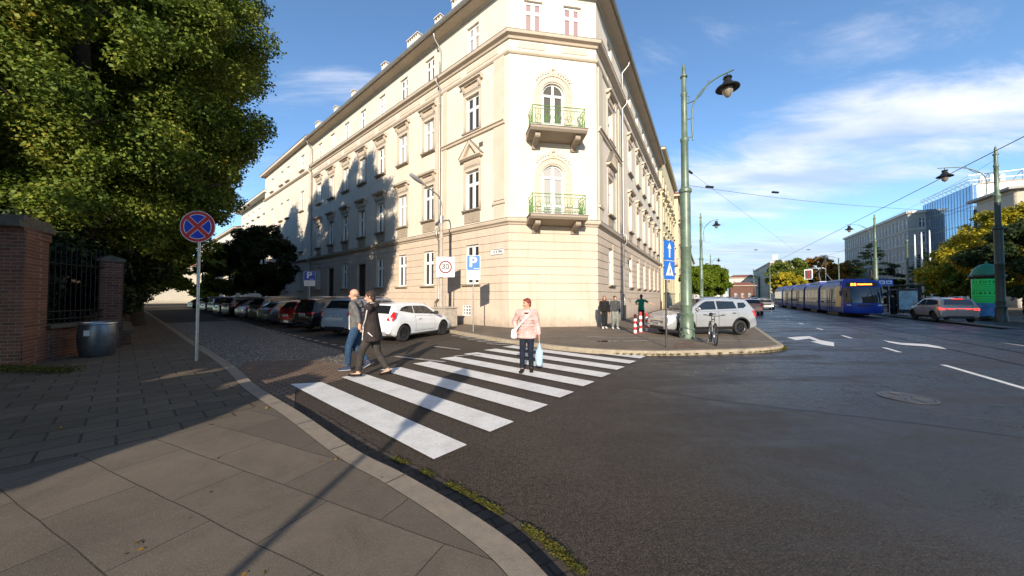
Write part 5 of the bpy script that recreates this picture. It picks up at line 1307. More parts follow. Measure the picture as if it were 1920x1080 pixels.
HATCH = dict(L=3.95, W=1.72, wb=2.49, fo=.80, R=.315, clear=.22, tw=.20, rim='rim_dark', spokes=12, tumble=.36,
    zt=[(-1.905, .52), (-1.89, .66), (-1.86, .86), (-1.80, .98), (-1.5, 1.03), (-.6, .985), (.4, .92), (1.0, .90), (1.35, .85), (1.75, .74), (1.98, .60), (2.045, .46)],
    gh=[(-1.83, .96), (-1.72, 1.16), (-1.52, 1.39), (-1.1, 1.445), (-.4, 1.46), (.2, 1.42), (.5, 1.30), (1.18, .88)],
    windows=[[(-1.36, 1.16), (-.62, 1.04), (-.62, 1.335), (-.95, 1.33), (-1.22, 1.27)], [(-.57, 1.035), (.66, .965), (.72, 1.0), (.25, 1.28), (.02, 1.32), (-.57, 1.337)]],
    wind=((1.12, .93), (.28, 1.385)), rearw=((-1.80, 1.05), (-1.575, 1.335)), doors=[(-.60, .62)],
    tail=[(.80, .78, -1.80), (.62, .80, -1.885), (.55, .87, -1.875), (.70, 1.0, -1.83), (.735, 1.13, -1.74), (.80, 1.10, -1.62), (.835, .92, -1.68)], head=(.60, .70), mirror=(.62, 1.02), plate=(.01, .62), insert='grey_plastic', mirm='trim_black')
SUV = dict(L=4.34, W=1.80, wb=2.67, fo=.84, R=.345, clear=.27, tw=.22, rim='rim_silver', spokes=5, tumble=.30,
    zt=[(-2.165, .62), (-2.155, .82), (-2.12, 1.02), (-2.05, 1.12), (-1.4, 1.14), (.4, 1.09), (1.0, 1.07), (1.5, 1.03), (1.9, .95), (2.08, .84), (2.15, .70), (2.175, .52)],
    gh=[(-2.10, 1.10), (-1.98, 1.30), (-1.80, 1.55), (-1.5, 1.60), (-.5, 1.64), (.3, 1.60), (.55, 1.50), (1.22, 1.06)],
    windows=[[(-1.72, 1.30), (-1.55, 1.20), (-1.26, 1.19), (-1.30, 1.44), (-1.62, 1.44)], [(-1.20, 1.18), (-.24, 1.15), (-.24, 1.51), (-1.10, 1.49)], [(-.16, 1.15), (.82, 1.13), (.86, 1.16), (.42, 1.44), (.25, 1.50), (-.16, 1.51)]],
    wind=((1.15, 1.10), (.40, 1.565)), rearw=((-2.06, 1.17), (-1.85, 1.49)), doors=[(-.20, .86), (-1.20, -.25)],
    tail=[(.86, .82, -2.09), (.74, .84, -2.155), (.70, 1.06, -2.12), (.80, 1.09, -2.07), (.86, 1.05, -2.0)], head=(.76, .88), mirror=(.80, 1.18), plate=(.01, .78), rails=(-1.5, .25), cladding=True, handle='trim_black')
SEDAN = dict(L=4.50, W=1.77, wb=2.65, fo=.88, R=.32, clear=.20, tw=.20, rim='rim_silver', spokes=10, tumble=.38,
    zt=[(-2.295, .50), (-2.28, .70), (-2.24, .92), (-2.1, 1.0), (-1.6, 1.02), (-.6, .97), (.5, .93), (1.0, .91), (1.5, .85), (1.95, .74), (2.15, .60), (2.205, .45)],
    gh=[(-2.16, 1.0), (-2.0, 1.10), (-1.75, 1.33), (-1.3, 1.42), (-.4, 1.46), (.15, 1.42), (.45, 1.32), (1.22, .90)],
    windows=[[(-1.85, 1.13), (-1.42, 1.08), (-1.42, 1.33), (-1.65, 1.30)], [(-1.36, 1.075), (-.36, 1.03), (-.36, 1.345), (-1.36, 1.33)], [(-.29, 1.03), (.74, .98), (.78, 1.01), (.30, 1.28), (.10, 1.33), (-.29, 1.347)]],
    wind=((1.15, .945), (.26, 1.39)), rearw=((-2.10, 1.06), (-1.80, 1.29)), doors=[(-.33, .76), (-1.38, -.38)],
    tail=[(.80, .76, -2.2), (.58, .78, -2.28), (.56, .94, -2.25), (.70, 1.0, -2.2), (.80, .96, -2.08)], head=(.60, .70), mirror=(.70, 1.03), plate=(.01, .68))
CROSS = dict(SUV, L=4.15, wb=2.58, fo=.80, R=.34, lightbar=.86, tailm='tail_lit', rim='rim_dark', rails=(-1.4, .2),
    zt=[(-2.06, .60), (-2.05, .80), (-2.02, .98), (-1.95, 1.06), (-1.4, 1.08), (.4, 1.04), (1.0, 1.02), (1.5, .97), (1.9, .86), (2.03, .74), (2.08, .60), (2.09, .52)],
    gh=[(-2.0, 1.05), (-1.92, 1.28), (-1.80, 1.54), (-1.4, 1.60), (-.5, 1.63), (.25, 1.59), (.5, 1.48), (1.22, 1.01)],
    windows=[[(-1.20, 1.13), (-.24, 1.10), (-.24, 1.49), (-1.15, 1.46), (-1.55, 1.38), (-1.60, 1.18)], [(-.16, 1.10), (.82, 1.08), (.86, 1.10), (.36, 1.42), (.2, 1.48), (-.16, 1.49)]],
    wind=((1.15, 1.05), (.36, 1.54)), rearw=((-1.955, 1.14), (-1.83, 1.47)),
    tail=[(.86, .80, -2.0), (.60, .82, -2.055), (.58, .92, -2.04), (.80, .97, -1.98), (.86, .95, -1.9)])
PROTO = {k: build_car('parked_car', s) for k, s in (('hatch', HATCH), ('suv', SUV), ('sedan', SEDAN), ('cross', CROSS))}
used = set()
def place_car(kind, loc, heading, pm, label, name='parked_car', group=None, z=0.0, cat='car', scale=1.0):
    p = PROTO[kind]
    o = p if kind not in used else copy_tree(p)
    first = kind not in used; used.add(kind)
    o.name = name; o.location = (loc[0], loc[1], z); o.rotation_euler = (0, 0, heading); o.scale = (scale,) * 3
    o['label'] = label; o['category'] = cat
    if 'group' in o.keys(): del o['group']
    if group: o['group'] = group
    for c in o.children_recursive:
        for s in c.material_slots:
            if s.material and s.material.name.startswith('paint_'): s.link = 'OBJECT'; s.material = MT[pm]
            if s.material and s.material.name.startswith('tail_') and kind == 'cross': s.link = 'OBJECT'; s.material = MT['tail_lit' if name == 'car' else 'tail_red']
    return o
hd = Vector((.40, .917)).normalized()
GP = 'cars parked side by side along the side street'
place_car('hatch', (-4.30, 14.30), ang(hd), 'paint_white', 'sunlit white three door hatchback with red tail light, parked nose to the cream tenement', group=GP)
step = DL * 2.95
base = Vector((-4.30, 14.30)) + Vector((-.1, .35))
ROW = [('suv', 'paint_pale', 'pale silvery off road car half hidden behind the walking couple'), ('cross', 'paint_black', 'black high car with red tail lamps second to the left of the walking man'), ('hatch', 'paint_red', 'dark red hatchback in the shaded row'),
       ('sedan', 'paint_grey', 'dark grey saloon next to the red hatchback'), ('suv', 'paint_black', 'black off road car beside the grey saloon'), ('sedan', 'paint_darkblue', 'dark blue saloon with a pale sky reflection on its roof'),
       ('hatch', 'paint_black', 'black hatchback beyond the dark blue saloon'), ('suv', 'paint_black', 'black off road car just right of the no stopping sign post'), ('sedan', 'paint_black', 'black saloon just left of the no stopping sign post'),
       ('hatch', 'paint_grey', 'grey hatchback in the far part of the shaded row'), ('cross', 'paint_darkblue', 'blue high car in the far part of the shaded row'), ('sedan', 'paint_grey', 'grey saloon under the far trees'), ('suv', 'paint_black', 'black off road car under the far trees'),
       ('hatch', 'paint_beige', 'beige hatchback near the far end of the parked row'), ('sedan', 'paint_black', 'black saloon near the far end of the parked row'), ('hatch', 'paint_silver', 'last silver hatchback of the parked row at the vanishing end of the street')]
rn = random.Random(11)
for i, (k, pm, lb) in enumerate(ROW):
    p = base + step * (i + 1) + Vector((rn.uniform(-.1, .1), rn.uniform(-.15, .15))) + (NL * .35 if i else NL * 0.1)
    h2 = Vector((.52, .85)) if i else Vector((.42, .9))
    place_car(k, p, ang(h2) + rn.uniform(-.03, .03), pm, lb, group=GP)
sdv = Vector((-.986, -.167)).normalized()
place_car('suv', (7.88, 14.35), ang(sdv), 'paint_silver', 'silver off road car parked across the corner pavement behind the tall green lamp post', z=KH, scale=.915)
place_car('cross', Vector((28.75, 22.0)) + DR * 1.95, ang(DR), 'paint_taupe', 'taupe crossover with glowing red tail lights stopped on the right lane', name='car', scale=1.0)
place_car('sedan', Pn(16.0, 13.6) + DR * 2.2, ang(DR), 'paint_grey', 'dark grey car cut off by the right picture edge beside the advertising column', name='car')
place_car('hatch', Pn(6.6, 56) , ang(-DR), 'paint_beige', 'beige car driving towards the camera far down the main street', name='car')
place_car('hatch', Pn(3.6, 40), ang(DR), 'paint_copper', 'copper coloured car leaving behind the silver parked car', name='car')
GM = 'cars standing far down the main street'
for i, (n, s, k, pm, lb) in enumerate(((2.2, 62, 'sedan', 'paint_black', 'black saloon far down the main street kerb, nearest of the small dark cars'), (2.3, 70, 'hatch', 'paint_grey', 'small grey hatchback in the far kerbside line'), (2.3, 78, 'suv', 'paint_silver', 'small silver off road car in the far kerbside line'),
        (8.5, 86, 'sedan', 'paint_darkblue', 'small blue saloon facing the camera by the far lights'), (5.8, 96, 'hatch', 'paint_black', 'tiny black hatchback at the far junction'), (2.3, 104, 'suv', 'paint_grey', 'tiny grey car at the far end of the kerbside line'))):
    place_car(k, Pn(n, s), ang(DR if n < 5 else -DR), pm, lb, name='car', group=GM)

# ------------------------------------------------------------------ TRAM
def tram():
    d = DR; o = Vector((27.6, 28.3)); root = thing('tram', 'long blue and cream low floor tram coming up the main street with orange lit destination', 'tram', (o.x, o.y, 0), ang(-d))
    # local: +x forward (towards the camera), origin at front left-in-picture corner; body spans y 0..2.4 to the left of travel?
    s = -1 if True else 1
    Wt = 2.4; y0, y1 = 0.0, 2.4
    prof = lambda inset=0.0: [(y0 + .06, .32), (y0, .45), (y0, 1.0), (y0 + .0, 1.15), (y0 + .04, 2.45), (y0 + .12, 2.75), (y0 + .35, 3.02), (y1 - .35, 3.02), (y1 - .12, 2.75), (y1 - .04, 2.45), (y1, 1.15), (y1, .45), (y1 - .06, .32)]
    secs = [(-7.2, -1.15), (-13.4, -7.9), (-20.2, -14.1), (-26.8, -20.9), (-34, -27.5)]
    for i, (a, b) in enumerate(secs):
        m = MB(); P = prof(); m.prism_x(P, a, b); sec = link('car_section', m.mesh('car_section', 'tram_blue', smooth=30, fix=True), root)
        w = MB()
        for yy, sg in ((y0, -1), (y1, 1)):
            rows = [[(x, yy + sg * .012 - sg * k, z) for x in np.linspace(a + .12, b - .12, 12)] for z, k in ((1.12, 0), (1.8, .02), (2.44, .04))]
            w.grid(rows)
        link('window_band', w.mesh('window_band', 'car_glass', smooth=60), sec)
        c = MB()
        for yy, sg in ((y0, -1), (y1, 1)):
            rows = [[(x, yy + sg * .014 - sg * k, z) for x in np.linspace(a + .02, b - .02, 6)] for z, k in ((.78, 0), (1.12, 0))]; c.grid(rows)
            rows = [[(x, yy + sg * .014 - sg * k, z) for x in np.linspace(a + .02, b - .02, 6)] for z, k in ((2.44, .04), (2.60, .075))]; c.grid(rows)
        link('side_stripe', c.mesh('side_stripe', 'tram_pale'), sec)
        if i in (0, 2, 3):
            dr = MB(); xm = (a + b) / 2
            for yy, sg in ((y0, -1), (y1, 1)):
                for xx in (xm - .66, xm, xm + .66): dr.box(xx - .02, xx + .02, yy + sg * .02 - .012, yy + sg * .02 + .012, .5, 2.40)
            link('door_frames', dr.mesh('door_frames', 'trim_black'), sec)
        u = MB(); u.prism_x([(y0 + .3, 3.02), (y0 + .4, 3.22), (y1 - .4, 3.22), (y1 - .3, 3.02)], a + .6, b - .6); link('roof_box', u.mesh('roof_box', 'tram_blue'), sec)
        bg = MB(); bg.box(a + 1.5, b - 1.5, .2, 2.2, .05, .318); link('bogie', bg.mesh('bogie', 'trim_black'), sec)
    for a, b in zip([q[0] for q in secs[:-1]], [q[1] for q in secs[1:]]):
        m = MB(); k = 7
        for j in range(k): x0 = b + (a - b) * j / k; m.prism_x([(y + (.08 if y < 1 else -.08), z) for y, z in prof()], x0 + .015, x0 + (a - b) / k - .015)
        m.prism_x([(y + (.14 if y < 1 else -.14), z * .98) for y, z in prof()], b, a); link('bellows', m.mesh('bellows', 'trim_black'), root)
    # nose
    ys = np.linspace(y0, y1, 11)
    def front(y, z):
        t = abs(y - 1.2) / 1.2; lean = .0 if z < 1.1 else .55 * ((z - 1.1) / 1.9) ** 1.6
        low = .10 * max(0, (.6 - z)) / .3
        return -.02 - .42 * t ** 3 - lean - low
    zs = [.32, .45, .7, .95, 1.12, 1.5, 1.9, 2.3, 2.46, 2.7, 2.9, 3.02]
    def yy_(y, z):
        c = 1.2; sc = 1 - (0 if z < 2.45 else .13 * ((z - 2.45) / .57) ** 2) - (.03 if z < .4 else 0); return c + (y - c) * sc
    rows = []
    for z in zs:
        row = [(-1.16, yy_(y0, z), z)] + [(front(y, z), yy_(y, z), z) for y in ys] + [(-1.16, yy_(y1, z), z)]; rows.append(row)
    m = MB(); m.grid(rows); tp = rows[-1]; m.add(tp, [tuple(range(len(tp)))]); m.add(rows[0], [tuple(range(len(tp)))[::-1]])
    m.quad((-1.16, y0, .32), (-1.16, y1, .32), (-1.16, y1, 3.0), (-1.16, y0, 3.0))
    nose = link('nose', m.mesh('nose', 'tram_blue', smooth=40), root)
    g = MB(); rows = []
    for z in np.linspace(1.16, 2.42, 8): rows.append([(-.80, yy_(y0, z) - .012, z)] + [(front(y, z) + .014, yy_(y, z), z) for y in np.linspace(y0 + .03, y1 - .03, 15)] + [(-.80, yy_(y1, z) + .012, z)])
    g.grid(rows); link('windscreen', g.mesh('windscreen', 'car_glass', smooth=60), nose)
    g = MB(); rows = []
    for z in np.linspace(2.50, 2.86, 4): rows.append([(front(y, z) + .016, yy_(y, z), z) for y in np.linspace(y0 + .22, y1 - .22, 9)])
    g.grid(rows); dsp = link('destination_display', g.mesh('destination_display', 'black_paint', smooth=60), nose)
    g = MB(); rn = random.Random(8)
    zc = 2.68
    def pix(ya, yb, za, zb):
        g.quad((front(ya, za) + .03, yy_(ya, za), za), (front(yb, za) + .03, yy_(yb, za), za), (front(yb, zb) + .03, yy_(yb, zb), zb), (front(ya, zb) + .03, yy_(ya, zb), zb))
    pix(.55 + .0, .85, 2.60, 2.78) if False else None
    y = y1 - .55
    # route number block and destination letters
    y = y0 + .55; pix(y - .08, y + .06, 2.585, 2.79); pix(y + .10, y + .24, 2.585, 2.79); y += .34
    while y < y1 - .62: w = rn.uniform(.04, .07); pix(y, y + w, 2.63, 2.74 + rn.uniform(0, .02)); y += w + .02
    link('destination_letters', g.mesh('destination_letters', 'led_orange'), dsp)
    # cream corner panel behind the cab on each side
    c = MB()
    for yv, sg in ((y0, -1), (y1, 1)):
        c.grid([[(x, yv + sg * .016 - sg * k, z) for x in (-2.4, -1.7, -1.0)] for z, k in ((.80, 0), (1.12, 0), (1.8, .02), (2.44, .04), (2.55, .06))])
    link('cream_panel', c.mesh('cream_panel', 'tram_cream'), nose)
    for yv in (.30, 2.10):
        h = MB(); h.cbox(-.02, .05, -.16, .16, -.05, .05, .01, Matrix.Translation((front(yv, .98), yv, .98))); link('headlight', h.mesh('headlight', 'head_clear'), nose)
    h = MB(); h.box(-.02, .04, -.45, .45, -.02, .10, Matrix.Translation((front(1.2, .75), 1.2, .92))); link('lower_grille', h.mesh('lower_grille', 'trim_black'), nose)
    for yv, sg in ((y0, -1), (y1, 1)):
        h = MB(); h.tube([(-.5, yv, 2.3), (-.2, yv + sg * .16, 2.35), (-.15, yv + sg * .22, 2.1)], .02, 6); h.box(-.22, -.10, yv + sg * .22 - .08, yv + sg * .22 + .08, 1.75, 2.15); link('mirror', h.mesh('mirror', 'trim_black'), nose)
    w_ = MB(); w_.tube([(.02, 1.0, 1.14), (-.10, 1.5, 2.0)], .015, 5); link('wiper', w_.mesh('wiper', 'trim_black'), nose)
    # pantograph on the second section
    p = MB(); p.tube([(-10, .7, 3.25), (-11.6, .9, 4.2), (-10.2, 1.2, 5.85)], .04, 6); p.tube([(-10, 1.7, 3.25), (-11.6, 1.5, 4.2), (-10.2, 1.2, 5.85)], .04, 6)
    p.tube([(-10.2, .4, 5.8), (-10.2, .7, 5.93), (-10.2, 1.7, 5.93), (-10.2, 2.0, 5.8)], .03, 6); p.box(-11.4, -9.6, .5, 1.9, 3.22, 3.30)
    link('pantograph', p.mesh('pantograph', 'galv'), root)
    return root
tram()
# ================================================================== STREET FURNITURE
def lamp_post(label, loc, arm_dir, H=10.5, lower='pole_green', name='street_lamp', group='green cast iron lamp posts', k=1.0, with_arm=True, swap=None):
    r = thing(name, label, 'lamp post', (loc[0], loc[1], loc[2] if len(loc) > 2 else KH), ang(arm_dir), group)
    m = MB(); zc = swap or 4.9
    pr = [(.27, 0), (.27, .35), (.235, .40), (.235, .85), (.25, .9), (.20, .96), (.195, 1.2), (.21, 1.24), (.195, 1.28), (.185, 3.4), (.2, 3.43), (.2, 3.5), (.185, 3.53), (.182, 5.5), (.23, 5.56), (.23, 5.66), (.15, 5.74), (.135, 5.9), (.13, 7.5), (.155, 7.54), (.155, 7.62), (.105, 7.70), (.10, 9.3), (.12, 9.34), (.12, 9.40), (.09, 9.45), (.085, 10.0), (.13, 10.03), (.13, 10.08), (.07, 10.14), (.06, 10.4), (.03, 10.55)]
    sc = H / 10.55; zsw = swap if swap else 99
    m.lathe([(a, b * sc) for a, b in pr if b * sc <= zsw] + ([(.131, swap)] if swap else []), 20); 
    link('pole', m.mesh('pole', lower, smooth=35), r)
    if swap:
        m = MB(); m.lathe([(.131, swap)] + [(a, b * sc) for a, b in pr if b * sc > zsw], 20); link('upper_pole', m.mesh('upper_pole', 'pole_green', smooth=35), r)
    if not with_arm: return r
    zb = 9.10 * sc; a = MB()
    arc = [(.62 * k * 0 + .30, zb - 1.6), (.26, zb - .9), (.30, zb - .35), (.48, zb + .05), (.80, zb + .35), (1.15, zb + .50), (1.62, zb + .58)]
    sp_ = spline([(x * k, z) for x, z in arc], 5); a.tube([(p.x, 0, p.y) for p in sp_], .028, 7)
    sp_ = spline([(.10, zb - .12), (.35 * k, zb - .10), (.62 * k, zb + .1), (.85 * k, zb + .48)], 5); a.tube([(p.x, 0, p.y) for p in sp_], .018, 6)
    for z in (zb - 1.45, zb - .75): a.tube([(.0, 0, z), (.32 * k, 0, z)], .016, 6)
    a.tube([(.10 + .10 * math.cos(t), 0, zb + .06 + .10 * math.sin(t)) for t in np.linspace(-1.2, 4.2, 10)], .014, 5)
    arm = link('arm', a.mesh('arm', 'pole_green', smooth=60), r)
    l = MB(); x = 1.42 * k; z = zb + .54; T = Matrix.Translation((x, 0, z))
    l.tube([(x, 0, z + .02), (x, 0, z - .16)], .015, 6)
    l.lathe([(.03, -.12), (.13, -.14), (.15, -.2), (.11, -.23), (.13, -.30), (.19, -.40), (.24, -.46), (.36, -.52), (.39, -.57), (.38, -.585), (.22, -.56), (.18, -.58), (.16, -.57)], 20, T, cap=False)
    ln = link('lantern', l.mesh('lantern', 'lamp_dark', smooth=40), r)
    g = MB(); g.lathe([(.175, -.575), (.18, -.66), (.15, -.76), (.09, -.85), (.03, -.90), (.0, -.905)], 16, T); link('glass_bowl', g.mesh('glass_bowl', 'lamp_glass', smooth=60), ln)
    return r
L1 = lamp_post('tall green lamp post nearest the camera, standing on the corner pavement before the silver car', (6.60, 12.92), (.80, -.60), 10.5, k=1.0)
# small boards strapped to the tall post and black graffiti at its foot
mb = MB(); mb.box(-.02, .02, .28, .92, 3.30, 3.78); mb.box(-.03, -.021, .26, .94, 3.27, 3.30); mb.tube([(0, .0, 3.74), (0, .9, 3.74)], .012, 5); link('sign_back', mb.mesh('sign_back', 'galv'), L1)
mb = MB(); rn = random.Random(5)
for k in range(16):
    a = -2.4 + rn.uniform(-1.0, 1.0); z = rn.uniform(.08, .34); a2 = a + rn.uniform(-.4, .4); z2 = z + rn.uniform(-.15, .15)
    mb.tube([(.274 * math.cos(a), .274 * math.sin(a), z), (.278 * math.cos((a + a2) / 2), .278 * math.sin((a + a2) / 2), (z + z2) / 2 + .02), (.274 * math.cos(a2), .274 * math.sin(a2), max(.03, z2))], .013, 5)
link('graffiti', mb.mesh('graffiti', 'black_paint'), L1)
lamp_post('green lamp post, lower part coloured dark as shade, in front of the green advertising column', (30.05, 21.0, .12), (-.868, .496), 10.9, 'pole_dark', swap=7.4, k=1.5)  # green pole throughout; the shade on its lower part is put into the colour
lamp_post('green lamp post left of the round green tree along the main street', (20.0, 36.0), (.868, -.496), 10.4)
lamp_post('small far lamp post seen just above the round green tree', (40.5, 69.5), (.868, -.496), 10.2)
lamp_post('green lamp post behind the tram with its lantern to the left', (41.2, 38.6, .12), (-.868, .496), 10.9, k=1.5)
t = thing('street_lamp', 'slim lamp post with round lantern outside the picture, its shadow crossing the pavement', 'lamp post', (-2.32, -7.6, KH))
m = MB(); m.lathe([(.09, 0), (.09, .6), (.04, .7), (.034, 4.5)], 12); link('pole', m.mesh('pole', 'pole_green', smooth=40), t)
m = MB(); m.lathe([(.05, 4.5), (.12, 4.56), (.10, 4.66), (.17, 4.9), (.25, 5.5), (.30, 5.56), (.12, 5.8), (.03, 5.95)], 14); link('lantern', m.mesh('lantern', 'lamp_dark', smooth=40), t)
GPp = 'plain green tram wire poles'
for x, y, h, lb in ((47.0, 40.5, 8.5, 'plain pale green pole beside the bus shelter'), (70, 73, 10.0, 'plain pole above the orange trees'), (59, 78, 9.0, 'plain pole by the far traffic light'), (73, 103, 10, 'farthest plain pole left of the tram')):
    t = thing('wire_pole', lb, 'pole', (x, y, .0), 0, GPp); m = MB(); m.lathe([(.17, 0), (.17, 1), (.13, 1.05), (.10, h - .3), (.13, h - .25), (.13, h - .15), (.05, h)], 12); link('pole', m.mesh('pole', 'pole_green', smooth=40), t)
    m = MB(); m.lathe([(.19, .9), (.21, .95), (.21, 1.05), (.18, 1.1)], 12); link('collar', m.mesh('collar', 'pole_green'), t)
for i, (x, y, h) in enumerate(((51.5 * 50 / 43.5 * .99, 50 * .98, 10.6), (60.0, 49.8, 10.9), (61.6, 50.0, 11.2))):
    x = (1718, 1730.5, 1746)[i]; Yf = 50; X = (x - 960) / 640 * Yf
    t = thing('flagpole', ('leftmost of the three bare white flagpoles', 'middle one of the three bare white flagpoles', 'rightmost of the three bare white flagpoles, nearest the glass block')[i] + ' by the stone office', 'flagpole', (X, Yf, .12), 0, 'white flagpoles')
    m = MB(); m.lathe([(.14, 0), (.13, 2), (.07, h - .1), (.02, h)], 12); link('mast', m.mesh('mast', 'flag_white', smooth=50), t)
    m = MB(); m.lathe([(.0, -.09), (.09, 0), (0, .09)], 10, Matrix.Translation((0, 0, h + .05))); link('finial', m.mesh('finial', 'flag_white', smooth=60), t)

# concrete lamp post with a flat lantern and the 30 zone board
t = thing('street_lamp', 'slim concrete lamp post with bent steel arm beside the zone 30 sign', 'lamp post', (-3.83, 18.45, KH))
m = MB(); m.lathe([(.21, 0), (.20, .55), (.13, .75), (.115, 1.0), (.09, 5.75)], 14); link('pole', m.mesh('pole', 'concrete', smooth=40), t)
m = MB(); m.lathe([(.11, 5.55), (.11, 5.95)], 14); ar = NL * 1.0
sp_ = spline([(0, 5.9), (.0, 6.5), (.18, 6.95), (.55, 7.15), (1.3, 7.45)], 5); m.tube([(NL.x * p.x, NL.y * p.x, p.y) for p in sp_], .04, 8); link('arm', m.mesh('arm', 'galv', smooth=50), t)
m = MB(); d2 = Vector((NL.x, NL.y, .40)).normalized(); c = Vector((NL.x * 1.3, NL.y * 1.3, 7.45))
m.tube([c - d2 * .1, c + d2 * .02, c + d2 * .35, c + d2 * .66, c + d2 * .72], [.05, .09, .12, .09, .03], 10); link('lantern', m.mesh('lantern', 'grey_plastic', smooth=60), t)
t = thing('concrete_block', 'square concrete foundation box at the foot of the slim lamp post behind the white car', 'box', (-3.55, 18.0, KH), FL.rz)
m = MB(); m.cbox(-.55, .55, -.4, .4, 0, .95, .03); m.prism_z([(-.6, -.45), (.6, -.45), (.6, .45), (-.6, .45)], .951, 1.02); link('block', m.mesh('block', 'concrete'), t)

def sign_frame(nrm):            # rotation that makes local -Y look along nrm
    return math.atan2(nrm[1], nrm[0]) + math.pi / 2
mat('ring_red', (.17, .004, .010), .6); MT['brick_dark'] = MT['brick_wall']
mat('mossy_stone', (.10, .09, .065), .9, var=.4, vscale=7, bump=.4)
def ring_mesh(r0, r1, m, y=0.0, n=40, th=.002):
    b = MB(); b.add([(r * math.cos(2 * math.pi * k / n), y, r * math.sin(2 * math.pi * k / n)) for r in (r0, r1) for k in range(n)], [(k, (k + 1) % n, (k + 1) % n + n, k + n) for k in range(n)]); return b.mesh('ring', m)
def disc(r, m, y0, y1, n=40, name='disc'):
    b = MB(); b.prism_y([(r * math.cos(2 * math.pi * k / n), r * math.sin(2 * math.pi * k / n)) for k in range(n)], y0, y1); return b.mesh(name, m, fix=True)
def rrect(w, h, c, n=5):
    P = []
    for cx, cz, a0 in ((w / 2 - c, h / 2 - c, 0), (-w / 2 + c, h / 2 - c, 90), (-w / 2 + c, -h / 2 + c, 180), (w / 2 - c, -h / 2 + c, 270)):
        for k in range(n): a = R(a0 + 90 * k / (n - 1)); P.append((cx + c * math.cos(a), cz + c * math.sin(a)))
    return P
def plate(name, w, h, c, m, y0=-.003, y1=.0):
    b = MB(); b.prism_y(rrect(w, h, c), y0, y1); return b.mesh(name, m, fix=True)
def post(parent, h, r=.03, m='galv', y=.045):
    b = MB(); b.lathe([(r, 0), (r, h), (r * .6, h + .01)], 12, Matrix.Translation((0, y, 0))); return link('post', b.mesh('post', m, smooth=40), parent)

# no stopping sign
t = thing('no_stopping_sign', 'round blue no stopping sign with red border and red cross on a grey post', 'road sign', (-7.67, 8.30, KH), sign_frame((.15, -.99)))
post(t, 3.60, .032); zc = 3.27; rr = .385
d0 = link('sign_disc', disc(rr, 'red_paint', -.012, -.002), t, (0, 0, zc)); link('rim', ring_mesh(rr - .012, rr, 'white_paint', -.0135), d0)
link('blue_field', disc(rr * .77, 'deep_blue', -.016, -.0125), d0); link('white_line', ring_mesh(rr * .755, rr * .79, 'white_paint', -.0165), d0)
b = MB()
for a in (45, -45): b.box(-.045, .045, -.020, -.0162, -rr * .80, rr * .80, Matrix.Translation((0, -.0005 if a > 0 else 0, 0)) @ Matrix.Rotation(R(a), 4, 'Y'))
link('red_cross', b.mesh('red_cross', 'red_paint'), d0)
b = MB()
for a in (45, -45):
    for q in (-.056, .046): b.box(q, q + .010, -.0185, -.0164, -rr * .76, rr * .76, Matrix.Rotation(R(a), 4, 'Y'))
link('cross_outline', b.mesh('cross_outline', 'white_paint'), d0)

# zone 30 board
t = thing('speed_limit_sign', 'square white board with red ringed 30 in front of the concrete lamp post', 'road sign', (-3.56, 18.25, KH), sign_frame((.05, -1)))
post(t, 3.75, .03, 'galv', .04); b = link('board', plate('board', .98, 1.08, .04, 'white_paint', -.02, 0), t, (0, 0, 3.14))
link('red_ring', ring_mesh(.265, .350, 'ring_red', -.023), b); link('numerals', text_mesh('30', .42, 'black_paint', .001, bold=.014, sx=.95), b, (0, -.024, .01))
# parking sign
def parking(label, loc, nrm, w=.60, dark=False):
    t = thing('parking_sign', label, 'road sign', loc, sign_frame(nrm)); post(t, 3.40)
    b = link('sign_plate', plate('sign_plate', w, .68, .05, 'blue_sign' if not dark else 'deep_blue', -.02, 0), t, (0, 0, 3.06))
    e = MB(); P = rrect(w, .68, .05); Q_ = rrect(w - .03, .65, .04); n = len(P); e.add([(x, -.022, z) for x, z in P] + [(x, -.022, z) for x, z in Q_], [(i, (i + 1) % n, (i + 1) % n + n, i + n) for i in range(n)]); link('border', e.mesh('border', 'white_paint'), b)
    link('letter', text_mesh('P', .62, 'white_paint', .001, bold=.014, sx=1.1), b, (-.02, -.023, .02))
    l = MB(); 
    for k in range(6): l.box(.02 + .04 * k, .05 + .04 * k, -.0235, -.0225, -.27, -.235)
    link('small_print', l.mesh('small_print', 'white_paint'), b)
    p2 = link('plate', plate('plate', w * .97, .40, .02, 'white_paint', -.02, 0), t, (0, 0, 2.51))
    l = MB(); l.tube([(-.20, -.022, -.12), (-.13, -.022, .05), (-.05, -.022, -.03), (-.02, -.022, -.12)], .008, 4); l.tube([(-.2 + .1 * math.cos(a) + .05, -.022, -.04 + .06 * math.sin(a)) for a in np.linspace(0, 6.28, 10)], .006, 4)
    link('pictogram', l.mesh('pictogram', 'grey_plastic'), p2); return t
parking('sunlit blue parking sign with white plate below, on the corner pavement', (-1.72, 15.2, KH), (.12, -1))
parking('parking sign in the shade behind the parked cars on the left', (-14.6, 24.6, KH), (.45, -.9), .72, True)
